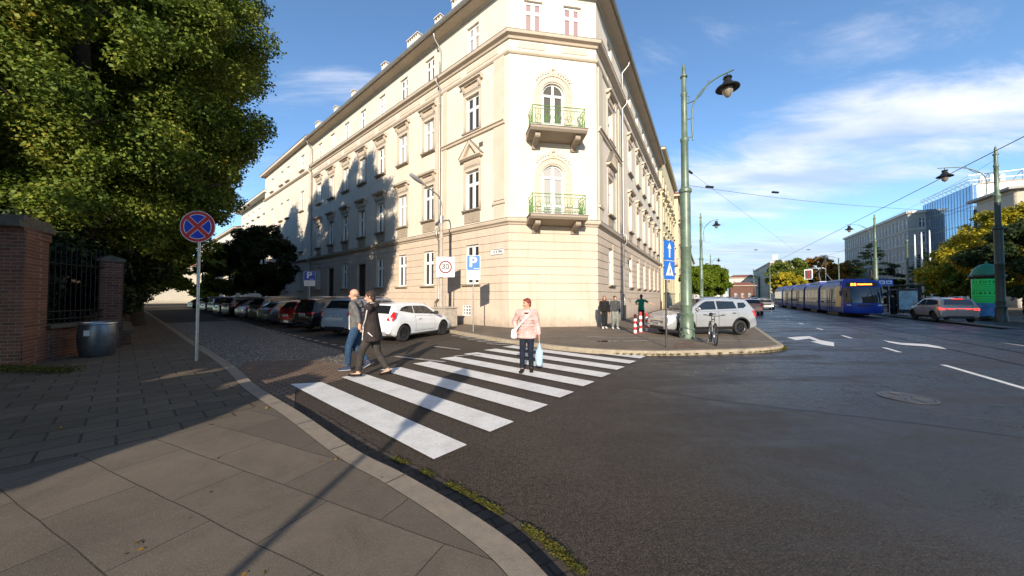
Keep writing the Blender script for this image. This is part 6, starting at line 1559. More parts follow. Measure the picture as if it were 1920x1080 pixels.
# one way and pedestrian crossing signs
nrm = (.60, -.80); t = thing('crossing_sign_post', 'dark post with blue one way arrow above blue pedestrian crossing sign', 'road sign', (4.80, 10.55, KH), sign_frame(nrm)); post(t, 3.35, .03, 'dark_post')
rs = Vector((math.cos(t.rotation_euler[2]), math.sin(t.rotation_euler[2])))
b = link('one_way_plate', plate('one_way_plate', .60, .60, .03, 'blue_sign', -.02, 0), t, (.12, 0, 3.0))
a = MB(); a.prism_y([(-.035, -.22), (.035, -.22), (.035, .06), (.11, .06), (0, .24), (-.11, .06), (-.035, .06)], -.024, -.0205); link('arrow', a.mesh('arrow', 'white_paint', fix=True), b)
b = link('crossing_plate', plate('crossing_plate', .60, .60, .03, 'blue_sign', -.02, 0), t, (.12, 0, 2.385))
a = MB(); a.prism_y([(-.22, -.17), (.22, -.17), (0, .25)], -.0225, -.0205); link('triangle', a.mesh('triangle', 'white_paint', fix=True), b)
a = MB(); a.tube([(0, -.026, .10), (.01, -.026, .0), (-.06, -.026, -.13)], .012, 5); a.tube([(.01, -.026, .0), (.07, -.026, -.13)], .012, 5); a.tube([(0, -.026, .06), (.06, -.026, -.01)], .009, 5); a.lathe([(0, -.022), (.022, 0), (0, .022)], 8, Matrix.Translation((0, -.026, .145)))
for k in range(4): a.box(-.15 + .08 * k, -.11 + .08 * k, -.025, -.0228, -.165, -.145)
link('walking_figure', a.mesh('walking_figure', 'black_paint'), b)
e = MB()
for zz in (-.30, .29): e.box(-.29, .29, -.0222, -.0204, zz, zz + .01)
link('border', e.mesh('border', 'white_paint'), b)

# bollards
GB = 'red and white bollards before the silver car'
for i, (x, y, hh) in enumerate(((5.20, 14.45, .78), (5.62, 14.95, .86), (6.05, 15.35, .78))):
    t = thing('bollard', ('nearest of the three red and white bollards, leftmost in the picture', 'taller middle bollard of the three red and white ones', 'third red and white bollard, closest to the silver car')[i], 'bollard', (x, y, KH), 0, GB)
    m = MB(); n = 6
    m.cur = 1; m.lathe([(.11, 0), (.11, .02), (.065, .03)], 16)
    for k in range(n): m.cur = k % 2; m.lathe([(.062, .03 + (hh - .03) * k / n), (.062, .03 + (hh - .03) * (k + 1) / n)], 16, cap=False)
    m.lathe([(.062, hh), (.05, hh + .03), (0, hh + .04)], 16, cap=False); link('bollard_tube', m.mesh('bollard_tube', ['white_paint', 'red_paint'], smooth=40), t)
    m = MB(); m.lathe([(.066, hh * .5), (.066, hh * .5 + .04)], 16, cap=False); link('reflector_band', m.mesh('reflector_band', 'galv'), t)

# bicycle
def bicycle(label, x, y, head):
    t = thing('bicycle', label, 'bicycle', (x, y, KH), head)
    def wheel(cx):
        m = MB(); m.lathe([(.345 + .022 * math.cos(a), .022 * math.sin(a)) for a in np.linspace(0, 6.283, 9)], 32, Matrix.Translation((cx, 0, .35)) @ Matrix.Rotation(R(90), 4, 'X'), cap=False)
        w = link('wheel', m.mesh('wheel', 'rubber', smooth=60), t)
        m = MB(); m.lathe([(.32, -.012), (.31, -.012), (.31, .012), (.32, .012)], 32, Matrix.Translation((cx, 0, .35)) @ Matrix.Rotation(R(90), 4, 'X'), cap=False)
        for k in range(18): a = k * math.pi / 9; m.tube([(cx, .02 * (-1) ** k, .35), (cx + .31 * math.cos(a), 0, .35 + .31 * math.sin(a))], .0025, 4, cap=False)
        m.tube([(cx, -.05, .35), (cx, .05, .35)], .02, 8); link('rim', m.mesh('rim', 'chrome'), w)
    wheel(-.52); wheel(.53)
    f = MB(); bb = (-.08, 0, .30); st_ = (-.22, 0, .78); hd_ = (.36, 0, .82); hl = (.40, 0, .66)
    for a, b_ in ((bb, st_), (st_, hd_), (bb, hl), (hd_, hl)): f.tube([a, b_], .018, 8)
    for s in (-.05, .05): f.tube([(-.52, s, .35), (-.08, s * .4, .30)], .010, 6); f.tube([(-.52, s, .35), (-.21, s * .4, .74)], .009, 6)
    link('frame', f.mesh('frame', 'grey_plastic'), t)
    f = MB()
    for s in (-.05, .05): f.tube([(.53, s, .35), (.42, s, .62)], .015, 6)
    f.tube([(.42, -.06, .62), (.42, .06, .62)], .014, 6); link('fork', f.mesh('fork', 'trim_black'), t)
    f = MB(); f.tube([(.39, 0, .70), (.35, 0, .92)], .016, 6); f.tube([(.35, -.30, .97), (.37, -.12, .93), (.37, .12, .93), (.35, .30, .97)], .012, 6)
    for s in (-1, 1): f.tube([(.35, s * .31, .97), (.33, s * .20, .955)], .018, 6)
    link('handlebar', f.mesh('handlebar', 'trim_black'), t)
    f = MB(); f.tube([(-.22, 0, .78), (-.25, 0, .92)], .013, 6); f.tube([(-.38, 0, .95), (-.28, 0, .955), (-.12, 0, .94)], [.065, .055, .02], 8); link('saddle', f.mesh('saddle', 'trim_black', smooth=60), t)
    f = MB(); f.lathe([(.09, -.004), (.09, .004)], 20, Matrix.Translation((-.08, -.04, .30)) @ Matrix.Rotation(R(90), 4, 'X')); f.tube([(-.08, -.06, .30), (-.02, -.07, .16)], .01, 5); f.tube([(-.08, .06, .30), (-.14, .07, .44)], .01, 5)
    f.box(-.06, .02, -.12, -.06, .145, .165); f.box(-.18, -.10, .06, .12, .435, .455); link('crankset', f.mesh('crankset', 'trim_black'), t)
    f = MB(); f.tube([(-.1, -.05, .28), (-.04, -.16, .0)], .009, 5); link('kickstand', f.mesh('kickstand', 'galv'), t)
    return t
bicycle('lone mountain bicycle on the corner pavement in front of the silver car', 6.72, 11.45, ang((-.38, -.92)))

# rubbish bin on the near pavement
t = thing('litter_bin', 'rounded steel litter bin standing before the low brick wall under the trees', 'bin', (-10.95, 9.05, KH))
m = MB(); m.lathe([(.27, 0), (.30, .04), (.345, .30), (.36, .55), (.345, .78), (.33, .84), (.30, .86), (.29, .80)], 28); link('drum', m.mesh('drum', 'bin_metal', smooth=40), t)
m = MB(); m.lathe([(.335, .83), (.35, .85), (.335, .88), (.29, .885), (.285, .86)], 28, cap=False); link('rim', m.mesh('rim', 'galv', smooth=50), t)
m = MB(); a0 = ang((.35, -1)); m.grid([[(.362 * math.cos(a0 + k * .08), .362 * math.sin(a0 + k * .08), z) for k in range(-2, 3)] for z in (.56, .70)]); link('sticker', m.mesh('sticker', 'white_paint'), t)

# brick gate pier, wall and railings of the garden on the left
P0 = Vector((-10.68, 7.47)); P1 = Vector((-11.44, 8.41))
t = thing('brick_wall', 'old dark brick gate pier and wall with weathered stone coping at the left edge', 'wall', (P0.x, P0.y, 0))
dn = (P1 - P0).normalized(); nn = Vector((dn.y, -dn.x)); lw = Vector((-.97, -.26)).normalized()
q = [P0, P1, P1 + Vector((-1.1, -.2)), P0 + lw * 9 + Vector((0, 1.0)), P0 + lw * 9]
m = MB(); m.prism_z([tuple(p - P0) for p in q], 0, 3.22); link('brickwork', m.mesh('brickwork', 'brick_wall', fix=True), t)
m = MB(); m.prism_z([tuple(p - P0) for p in [P0 + Vector((.03, -.12)), P1 + Vector((.08, .06)), P1 + Vector((-1.2, -.1)), P0 + lw * 9 + Vector((0, 1.1)), P0 + lw * 9 + Vector((0, -.18))]], 3.221, 3.36)
m.prism_z([tuple(p - P0) for p in [P0 + Vector((.01, -.05)), P1 + Vector((.03, .02)), P1 + Vector((-1.15, -.15)), P0 + lw * 9 + Vector((0, 1.05)), P0 + lw * 9 + Vector((0, -.10))]], 3.361, 3.48); link('coping', m.mesh('coping', 'mossy_stone'), t)
m = MB(); m.prism_z([tuple(p - P0) for p in [P0 + Vector((.02, -.05)), P1 + Vector((.05, .03)), P1 + Vector((-.1, .1)), P0 + Vector((-.3, .1))]], 0.13, .75); m.prism_z([tuple(p - P0) for p in [P0 + Vector((.015, -.035)), P1 + Vector((.035, .02)), P1 + Vector((-.1, .1)), P0 + Vector((-.3, .1))]], 3.02, 3.22); link('pier_base', m.mesh('pier_base', 'brick_wall', fix=True), t)
Pe = Vector((-12.0, 10.3))
t = thing('brick_wall', 'low brick plinth wall with mossy stone slab on top behind the litter bin', 'wall', (P1.x, P1.y, 0)); dd = (Pe - P1).normalized(); n2 = Vector((-dd.y, dd.x))
m = MB(); m.prism_z([(0, 0), tuple(Pe - P1), tuple(Pe - P1 + n2 * .5), tuple(n2 * .5)], 0, .90); link('brickwork', m.mesh('brickwork', 'brick_wall', fix=True), t)
m = MB(); m.prism_z([tuple(-n2 * .08), tuple(Pe - P1 - n2 * .08 + dd * .05), tuple(Pe - P1 + n2 * .58 + dd * .05), tuple(n2 * .58)], .901, .985); link('coping', m.mesh('coping', 'mossy_stone', fix=True), t)
def railings(label, a, b, z0, z1):
    t = thing('iron_railings', label, 'fence', (a.x, a.y, 0)); d = b - a; L_ = d.length; n = int(L_ / .14); m = MB(); e = d.normalized()
    for k in range(n + 1):
        p = e * (L_ * k / n); m.tube([(p.x, p.y, z0), (p.x, p.y, z1 + (.12 if k % 2 else 0))], .012, 5); m.tube([(p.x, p.y, z1 + (.12 if k % 2 else 0)), (p.x, p.y, z1 + (.26 if k % 2 else .1))], [.024, .002], 5)
        if k < n and k % 2 == 0: m.tube([(p.x + e.x * .07 + e.x * .05 * math.cos(s), p.y + e.y * .07 + e.y * .05 * math.cos(s), z0 + .22 + .05 * math.sin(s)) for s in np.linspace(0, 6.28, 9)], .008, 4)
    link('bars', m.mesh('bars', 'iron'), t); m = MB()
    for z in (z0 + .12, z0 + .32, z1 - .30): m.tube([(0, 0, z), (d.x, d.y, z)], .02, 5)
    link('rails', m.mesh('rails', 'iron'), t)
railings('black iron railings with spear tips on the low wall behind the litter bin', P1 + n2 * .25 + dd * .05, Pe + n2 * .25, .985, 2.85)
def pier(label, p, h=2.75):
    t = thing('brick_pier', label, 'pier', (p.x, p.y, 0), ang(DL)); m = MB(); m.box(-.24, .24, -.24, .24, 0, h); link('shaft', m.mesh('shaft', 'brick_wall'), t)
    m = MB(); m.box(-.28, .28, -.28, .28, h + .001, h + .09); m.prism_x([(-.26, h + .091), (.26, h + .091), (0, h + .20)], -.26, .26); link('cap', m.mesh('cap', 'mossy_stone'), t)
pier('brick pier ending the railings right of the litter bin', Pe + dd * .26 + n2 * .25)
a = Pe + dd * .72 + n2 * .25
for i in range(4):
    b = a + DL * 6.2
    railings(('second', 'third', 'fourth', 'fifth')[i] + ' run of black railings receding along the shaded pavement', a, b, .6, 2.7)
    t = thing('brick_wall', ('second', 'third', 'fourth', 'fifth')[i] + ' stretch of low brick wall receding under the railings', 'wall', (a.x, a.y, 0)); m = MB(); d = b - a; w_ = Vector((-d.y, d.x)).normalized() * .2
    m.prism_z([tuple(-w_), tuple(d - w_), tuple(d + w_), tuple(w_)], 0, .52); link('brickwork', m.mesh('brickwork', 'brick_wall', fix=True), t)
    m = MB(); m.prism_z([tuple(-w_ * 1.3), tuple(d - w_ * 1.3), tuple(d + w_ * 1.3), tuple(w_ * 1.3)], .521, .60); link('coping', m.mesh('coping', 'mossy_stone', fix=True), t)
    pier(('second', 'third', 'fourth', 'last')[i] + ' brick pier along the receding railings', b + DL * .36); a = b + DL * .72

# advertising column
t = thing('advertising_column', 'green poster covered advertising column with a domed green roof', 'advertising column', (33.7, 24.2, .12), ang((-.80, -.60)) + math.pi / 2 ); t.scale = (.76, .76, .88)
m = MB(); m.lathe([(.95, 0), (.95, .25), (.88, .28), (.86, 3.25), (1.02, 3.30), (1.10, 3.38), (1.10, 3.48), (1.0, 3.52)], 8); link('drum', m.mesh('drum', 'pole_dark'), t)
m = MB(); m.lathe([(.98, 3.521), (.86, 3.85), (.66, 4.15), (.38, 4.35), (.08, 4.44), (.05, 4.6), (0, 4.66)], 24); link('dome', m.mesh('dome', mat('dome_green', (.012, .16, .085), .45, var=.2), smooth=50), t)
mat('poster_green', (.01, .52, .11), .6, var=.08, emit=((.01, .6, .12), .06)); mat('poster_blue', (.05, .20, .42), .6, var=.5, vscale=2.5); mat('poster_ink', (.01, .12, .03), .7)  # weak glow added to the green poster so it reads bright in shade
r_ = .885
def curved(z0, z1, a0, a1, rr, n=14): return [[(rr * math.cos(R(a0 + (a1 - a0) * k / n)), rr * math.sin(R(a0 + (a1 - a0) * k / n)), z) for k in range(n + 1)] for z in (z0, z1)]
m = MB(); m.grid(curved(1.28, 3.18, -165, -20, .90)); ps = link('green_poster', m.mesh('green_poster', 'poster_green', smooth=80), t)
m = MB(); m.grid(curved(.18, 1.27, -165, -20, .90)); link('blue_poster', m.mesh('blue_poster', 'poster_blue', smooth=80), t)
m = MB(); m.grid(curved(.10, 3.2, -176, -166, .90)); m.grid(curved(.10, 3.2, -19, -8, .90)); link('poster_edge', m.mesh('poster_edge', 'white_paint', smooth=80), t)
m = MB(); rn = random.Random(1)
for k, z in enumerate((2.72, 2.55, 2.38, 2.24, 1.80, 1.66, 1.52, 1.40)): m.grid(curved(z - .018, z + .018, -150 + rn.uniform(-5, 5), -40, .905))
link('small_print', m.mesh('small_print', 'poster_ink', smooth=80), ps)
for word, z in (('SIZUTKA', 2.93), ('HIMERA', 2.04)):
    for k, ch in enumerate(word):
        an = R(-150 + 16.2 * k + 3); link('lettering', text_mesh(ch, .27, 'poster_ink', .002, bold=.012), ps, (.908 * math.cos(an), .908 * math.sin(an), z), an + math.pi / 2)
# bus shelter, timetable panel, stop flags
sx, sy = 35.6, 32.0; t = thing('bus_shelter', 'dark roofed glass tram shelter with lit poster panel behind the tram', 'shelter', (sx, sy, .12), ang(DR))
m = MB(); m.box(-3.2, 3.2, -.9, .9, 2.45, 2.58); link('roof', m.mesh('roof', 'trim_black'), t)
for x in (-3.0, 0, 3.0): m = MB(); m.box(x - .05, x + .05, -.75, -.65, 0, 2.449); link('post', m.mesh('post', 'trim_black'), t)
m = MB(); m.box(-2.94, -.06, -.715, -.70, .3, 2.3); m.box(.06, 2.94, -.715, -.70, .3, 2.3); link('glass_wall', m.mesh('glass_wall', 'car_glass'), t)
m = MB(); m.box(-3.26, -3.14, -.55, .75, .2, 2.2); link('poster_case', m.mesh('poster_case', 'trim_black'), t)
mat('poster_pale', (.30, .42, .45), .5, var=.5, vscale=2.2); m = MB(); m.box(-3.285, -3.262, -.45, .65, .45, 2.05); link('poster', m.mesh('poster', 'poster_pale'), t)
m = MB(); m.box(-2.4, 2.2, -.6, -.25, .42, .48); [m.box(x, x + .05, -.5, -.35, 0, .419) for x in (-2.2, 0, 2.0)]; link('bench', m.mesh('bench', 'tin'), t)
for i, px in enumerate((1654, 1667)):
    Yd = 29.6; X = (px - 960) / 640 * Yd
    t = thing('tram_stop_sign', ('left', 'right')[i] + ' one of the two small blue and white tram stop flags over the shelter', 'stop sign', (X, Yd, .1), sign_frame((-.6, -.8)), 'tram stop signs'); post(t, 3.0, .03, 'galv')
    b = link('flag', plate('flag', .50, .50, .05, 'blue_sign', -.02, 0), t, (0, 0, 2.80)); p_ = MB(); p_.cbox(-.17, .17, -.024, -.0205, -.10, .16, .03); link('white_field', p_.mesh('white_field', 'white_paint'), b)
    p_ = MB(); p_.cbox(-.11, .11, -.027, -.0245, -.05, .09, .02); link('tram_symbol', p_.mesh('tram_symbol', 'blue_sign'), b)
# far traffic light on its mast, blue sign, white roof sign
t = thing('traffic_light', 'overhead traffic light in a white framed board above the tram', 'traffic light', (57.4, 66.0, 0), ang(-NR)); m = MB(); m.tube([(-2.5, 0, 0), (-2.5, 0, 6.9), (-2.2, 0, 7.1), (0, 0, 7.1), (0, 0, 6.9)], .07, 8); link('mast', m.mesh('mast', 'galv', smooth=60), t)
m = MB(); m.box(-.62, .62, -.03, .03, 5.0, 6.9); b = link('backing_board', m.mesh('backing_board', 'white_paint'), t); 
m = MB(); m.box(-.45, .45, .031, .2, 5.15, 6.75); m.box(-.45, .45, -.2, -.031, 5.15, 6.75); link('signal_head', m.mesh('signal_head', 'trim_black'), b)
m = MB()
for z in (5.45, 5.95, 6.45): m.lathe([(0.17, .2), (.17, .22), (0, .222)], 12, Matrix.Translation((0, 0, z)) @ Matrix.Rotation(R(-90), 4, 'X'))
link('lens', m.mesh('lens', 'tail_red'), b)
t = thing('direction_sign', 'small blue sign on a white post just left of the tram', 'road sign', (40.8, 50.0, 0), sign_frame((-.5, -.86))); post(t, 3.2, .05, 'white_paint'); b = link('plate', plate('plate', .75, 1.15, .1, 'blue_sign', -.02, 0), t, (0, 0, 2.4)); m = MB(); m.prism_y([(-.06, .35), (.06, .35), (.06, -.1), (.18, -.1), (0, -.4), (-.18, -.1), (-.06, -.1)], -.024, -.0205); link('arrow', m.mesh('arrow', 'white_paint', fix=True), b)
t = thing('roof_sign', 'small white square sign above the roof of the far corner block', 'sign', (109.3, 141.4, 16.0), sign_frame((-.6, -.8))); m = MB(); m.box(-.9, .9, -.15, .15, 1.0, 2.9); link('panel', m.mesh('panel', 'white_paint'), t); m = MB(); m.box(-.8, -.7, -.05, .05, 0, 1.0); m.box(.7, .8, -.05, .05, 0, 1.0); link('legs', m.mesh('legs', 'galv'), t)
# low hedge / planter walls near the plaza
t = thing('planter_wall', 'low rusty red planter wall below the flagpoles', 'wall', (50.0, 40.0, .12), ang(DR)); m = MB(); m.box(-5, 9, -.3, .3, 0, .9); link('wall', m.mesh('wall', 'brick_wall'), t); m = MB(); m.box(-5.1, 9.1, -.38, .38, .901, 1.0); link('coping', m.mesh('coping', 'concrete'), t)

# overhead wires
def wire(label, pts, r=.016, sag=0.0, name='overhead_wire', clamps=()):
    t = thing(name, label, 'wire', tuple(pts[0]), 0, 'tram wires'); o = Vector(pts[0]); P = []
    for a, b in zip(pts[:-1], pts[1:]):
        a, b = Vector(a), Vector(b)
        for k in range(9): s = k / 9; P.append(a.lerp(b, s) - Vector((0, 0, sag * 4 * s * (1 - s))) - o)
    P.append(Vector(pts[-1]) - o); m = MB(); m.tube(P, r, 5); link('cable', m.mesh('cable', 'wire'), t)
    if clamps:
        m = MB()
        for c in clamps:
            p = Vector(pts[0]).lerp(Vector(pts[-1]), c) - o; d = (Vector(pts[-1]) - Vector(pts[0])).normalized() * .18; m.tube([p - d, p + d], .045, 6)
        link('insulator', m.mesh('insulator', 'wire'), t)
W3 = lambda n, s, z: (*Pn(n, s), z)
wire('contact wire over the nearer tram track, running from the upper right into the distance', [W3(7.45, -8, 6.0), W3(7.45, 200, 6.0)], .012)
0 and wire('slack feeder wire just above the nearer contact wire', [W3(7.3, -8, 6.25), W3(7.3, 14, 6.2), W3(7.4, 60, 6.2)], .013, .12)
wire('contact wire over the farther tram track above the tram roof', [W3(11.1, -8, 6.0), W3(11.1, 200, 6.0)], .008)
lp1 = Vector((6.6, 12.92, 5.95)); lp2 = Vector((30.05, 21.0, 7.0)); lp3 = Vector((20.0, 36.0, 6.6)); lp4 = Vector((41.2, 38.6, 7.0))
wire('span wire from the tall green post across the street to the right post', [tuple(lp1), W3(7.4, 23.7, 6.15), tuple(lp2)], .007, .1, clamps=(.05, .20))
wire('thin stay wire slanting down from the tall green post', [(6.6, 12.92, 6.6), W3(7.4, 42, 6.1)], .005, clamps=(.02,))
wire('farther span wire between the two distant lamp posts', [tuple(lp3), W3(7.4, 44, 6.2), tuple(lp4)], .008, .1, clamps=(.3, .6))
wire('heavy feeder cable at the upper right between the right lamp post and far posts', [tuple(lp2 + Vector((0, 0, 3.2))), tuple(lp4 + Vector((0, 0, 3.0)))], .008, .3)
# ================================================================== PEOPLE
mat('skin', (.52, .30, .20), .55, var=.10, vscale=8); mat('skin_red', (.56, .29, .19), .55, var=.1, vscale=8)
for n, c in (('cloth_grey', (.115, .11, .105)), ('cloth_black', (.018, .016, .016)), ('cloth_brownblack', (.035, .027, .025)), ('cloth_white', (.62, .61, .60)), ('jeans', (.028, .060, .115)), ('trousers_olive', (.045, .04, .035)), ('cloth_pink', (.58, .37, .34)),
             ('navy', (.014, .018, .030)), ('cloth_charcoal', (.06, .062, .065)), ('cloth_sage', (.20, .21, .18)), ('cloth_green', (.015, .17, .10)), ('cloth_red', (.3, .03, .03)), ('cloth_blue', (.035, .045, .08)), ('cloth_tan', (.30, .22, .14))):
    mat(n, c, .9, var=.38, vscale=9, bump=.8, bscale=14, spec=.2)  # uneven tone stands in for light and shade on cloth folds
for n, c in (('hair_grey', (.22, .17, .13)), ('hair_brown', (.045, .020, .012)), ('hair_red', (.20, .035, .018)), ('hair_ginger', (.22, .07, .03)), ('hair_dark', (.02, .014, .011))): mat(n, c, .55, var=.35, vscale=30, bump=.6, bscale=60)
mat('lips', (.35, .12, .10), .5); mat('bag_blue', (.33, .47, .58), .35, var=.3, vscale=8)

def cap(mb, p0, p1, a, b, lat=(0, 1, 0), n=14, ends=(1, 1)):
    """rounded limb from p0 to p1; a and b are (lateral, depth) radii"""
    p0, p1 = Vector(p0), Vector(p1); ax = (p1 - p0); L_ = max(ax.length, 1e-4); ax.normalize(); la = Vector(lat); la = (la - ax * la.dot(ax))
    if la.length < .05: la = Vector((1, 0, 0)) - ax * ax.x
    la.normalize(); de = ax.cross(la)
    if isinstance(a, float): a = (a, a)
    if isinstance(b, float): b = (b, b)
    rows = []
    for t in (-90, -60, -35, -12): c, s = math.cos(R(t)), math.sin(R(t)); m = (a[0] + a[1]) / 2; rows.append((p0 + ax * s * m * ends[0], a[0] * c, a[1] * c))
    rows.append((p0, a[0], a[1])); rows.append((p1, b[0], b[1]))
    for t in (12, 35, 60, 90): c, s = math.cos(R(t)), math.sin(R(t)); m = (b[0] + b[1]) / 2; rows.append((p1 + ax * s * m * ends[1], b[0] * c, b[1] * c))
    rr = [[tuple(c + la * (max(u, .0005) * math.cos(2 * math.pi * k / n)) + de * (max(v, .0005) * math.sin(2 * math.pi * k / n))) for k in range(n)] for c, u, v in rows]
    mb.grid(rr, closed=True); k = len(mb.v); mb.f += [tuple(range(k - n * len(rr), k - n * len(rr) + n))[::-1], tuple(range(k - n, k))]; mb.m += [0, 0]
def melt(name, mb, m, parent, voxel, smooth=2):
    me = mb.mesh(name, m, fix=False); o = link(name, me, parent)
    rm = o.modifiers.new('r', 'REMESH'); rm.mode = 'VOXEL'; rm.voxel_size = voxel; rm.use_smooth_shade = True
    if smooth: s = o.modifiers.new('s', 'SMOOTH'); s.factor = .5; s.iterations = smooth
    apply_mods(o)
    if not o.data.materials: o.data.materials.append(MT[m])
    o.data.polygons.foreach_set('use_smooth', [True] * len(o.data.polygons)); return o
def ik(a, c, l1, l2, pole):
    a, c = Vector(a), Vector(c); d = c - a; D = min(d.length, (l1 + l2) * .995); d.normalize(); x = (l1 * l1 - l2 * l2 + D * D) / (2 * D); h = math.sqrt(max(0, l1 * l1 - x * x)); p = Vector(pole); p = (p - d * p.dot(d)).normalized()
    return a + d * x + p * h, a + d * D
def hand(mb, w, el, side, curl=.5, lat=(1, 0, 0)):
    """palm, four unequal bent fingers and a thumb; w wrist, el elbow"""
    w, el = Vector(w), Vector(el); ax = (w - el).normalized(); la = Vector(lat); la = (la - ax * la.dot(ax)).normalized(); pn = ax.cross(la) * side
    cap(mb, w, w + ax * .075, (.022, .016), (.040, .015), la)
    for i, (o, l) in enumerate(((-.030, .062), (-.010, .074), (.010, .070), (.029, .055))):
        p = w + ax * .085 + la * o; d1 = (ax * math.cos(curl * .7) + pn * math.sin(curl * .7)).normalized(); q = p + d1 * l * .5; d2 = (ax * math.cos(curl * 1.7) + pn * math.sin(curl * 1.7)).normalized(); r_ = q + d2 * l * .5
        cap(mb, p, q, .0095, .0085, la, 8); cap(mb, q, r_, .0085, .007, la, 8)
    p = w + ax * .025 - la * .030; q = p + (ax * .6 - la * .7 + pn * .4).normalized() * .038; cap(mb, p, q, .012, .010, la, 8); cap(mb, q, q + (ax * .8 - la * .1 + pn * .5).normalized() * .03, .010, .008, la, 8)

def person(label, loc, heading, H=1.75, hipw=.085, stride=.0, legs=None, arms=None, head_yaw=0.0, head_pitch=0.0, top='cloth_grey', bottom='jeans', shoe='cloth_black', hair='hair_brown', hairstyle='short', skin='skin',
           jacket_len=.78, flare=.0, bulk=1.0, voxel=.011, lean=.03, bare_arms=False, heel=False, skin_feet=False, group=None, z=0.0, chest=1.0, details=True, cat='person', shoulder=.185, sleeve=1.0, leg_w=1.0):
    root = thing('person', label, cat, (loc[0], loc[1], z), heading, group); root.scale = (H / 1.75,) * 3
    pel = Vector((0, 0, .93)); nb = Vector((lean, 0, 1.45)); hc = Vector((lean + .02, 0, 1.615))
    L_ = legs or dict(l=(stride, 0), r=(-stride, 0))
    J = {}
    for s, k in ((1, 'l'), (-1, 'r')):
        hip = pel + Vector((0, s * hipw, -.02)); fx, fz = L_[k][:2]; ank = Vector((fx, s * (hipw + .01), .085 + fz)); 
        kn, ank = ik(hip, ank, .43, .42, (1, 0, 0)); J['hip' + k], J['kn' + k], J['an' + k] = hip, kn, ank; J['toe' + k] = ank + Vector((.15 * math.cos(L_[k][2] if len(L_[k]) > 2 else 0), s * .02, -.055 + .15 * math.sin(L_[k][2] if len(L_[k]) > 2 else 0)))
        sh = Vector((lean, s * shoulder, 1.405)); J['sh' + k] = sh
        tgt = (arms or {}).get(k, (.05, s * (shoulder + .06), .82)); pole = (arms or {}).get('pole' + k, (-1, s * .3, 0)); J['el' + k], J['wr' + k] = ik(sh, tgt, .285, .255, pole)
    Y = (0, 1, 0)
    Rh = Matrix.Translation(hc) @ Matrix.Rotation(head_yaw, 4, 'Z') @ Matrix.Rotation(head_pitch, 4, 'Y') @ Matrix.Translation(-hc); hp = lambda x, y, zz: Rh @ (hc + Vector((x, y, zz)))
    hl = (Rh.to_3x3() @ Vector((0, 1, 0)))
    b = MB()
    cap(b, pel + Vector((0, 0, -.03)), (lean * .5, 0, 1.14), (.155, .115), (.125, .095), Y); cap(b, (lean * .5, 0, 1.14), (lean, 0, 1.34), (.13, .10), (.15, .105), Y); cap(b, J['shl'] + Vector((0, -.04, -.01)), J['shr'] + Vector((0, .04, -.01)), .062, .062, (1, 0, 0))
    cap(b, nb - Vector((0, 0, .05)), hp(-.02, 0, -.06), .058, .052, Y)
    # head: skull, face, jaw, nose, ears
    cap(b, hp(-.012, 0, .02), hp(-.005, 0, .045), (.075, .094), (.072, .088), hl); cap(b, hp(.012, 0, -.075), hp(.01, 0, .0), (.045, .055), (.066, .075), hl); cap(b, hp(.055, 0, -.098), hp(.045, 0, -.07), (.026, .020), (.04, .03), hl)
    cap(b, hp(.088, 0, .015), hp(.104, 0, -.022), .008, .013, hl, 8); 
    for s in (-1, 1): cap(b, hp(-.008, s * .076, -.02), hp(-.012, s * .080, .015), (.008, .014), (.009, .017), hl, 8); cap(b, hp(.078, s * .034, -.025), hp(.07, s * .042, -.035), .018, .016, hl, 8)
    cap(b, hp(.083, -.02, -.052), hp(.083, .02, -.052), .010, .010, (1, 0, 0), 8)
    for s, k in ((1, 'l'), (-1, 'r')):
        cap(b, J['hip' + k], J['kn' + k], .085, .055, Y); cap(b, J['kn' + k], J['an' + k], .054, .036, Y); cap(b, J['an' + k] + Vector((-.03, 0, -.035)), J['toe' + k], (.034, .03), (.036, .02), Y)
        cap(b, J['sh' + k], J['el' + k], .050, .040, Y); cap(b, J['el' + k], J['wr' + k], .040, .026, Y); hand(b, J['wr' + k], J['el' + k], s, (arms or {}).get('curl' + k, .6))
    body = melt('body', b, skin, root, min(voxel, .009) if details else voxel, 1)
    if details:
        e = MB()
        for s in (-1, 1): cap(e, hp(.0795, s * .030, .012), hp(.0805, s * .030, .012), .0085, .0085, hl, 8); cap(e, hp(.086, s * .018, .032), hp(.080, s * .046, .033), .0045, .003, hl, 6)
        link('eyes', e.mesh('eyes', 'hair_dark', smooth=60), root); e = MB(); cap(e, hp(.091, -.016, -.053), hp(.091, .016, -.053), .0045, .0045, (1, 0, 0), 6); link('lips', e.mesh('lips', 'lips', smooth=60), root)
    # hair
    h = MB()
    if hairstyle == 'bald':
        for s in (-1, 1): cap(h, hp(-.06, s * .052, -.025), hp(-.015, s * .070, .01), .026, .018, hl)
        cap(h, hp(-.085, -.03, -.03), hp(-.085, .03, -.03), .026, .026, hl)
    else:
        cap(h, hp(-.025, 0, .035), hp(-.018, 0, .055), (.084, .096), (.082, .092), hl); cap(h, hp(-.06, 0, -.035), hp(-.05, 0, .03), (.070, .048), (.074, .06), hl)
        cap(h, hp(.045, -.035, .088), hp(.045, .035, .088), .030, .030, hl)
        for s in (-1, 1): cap(h, hp(-.01, s * .066, .0), hp(.02, s * .058, .06), .022, .026, hl)
        if hairstyle == 'wavy':
            rr = random.Random(3)
            for k in range(26): a = rr.uniform(0, 6.28); u = rr.uniform(.1, 1); cap(h, hp(-.02 + .085 * math.cos(a) * (1 - u * .5), .075 * math.sin(a), .03 + .075 * u), hp(-.02 + .10 * math.cos(a + .3) * (1 - u * .5), .085 * math.sin(a + .3), .02 + .08 * u), .018, .014, hl, 8)
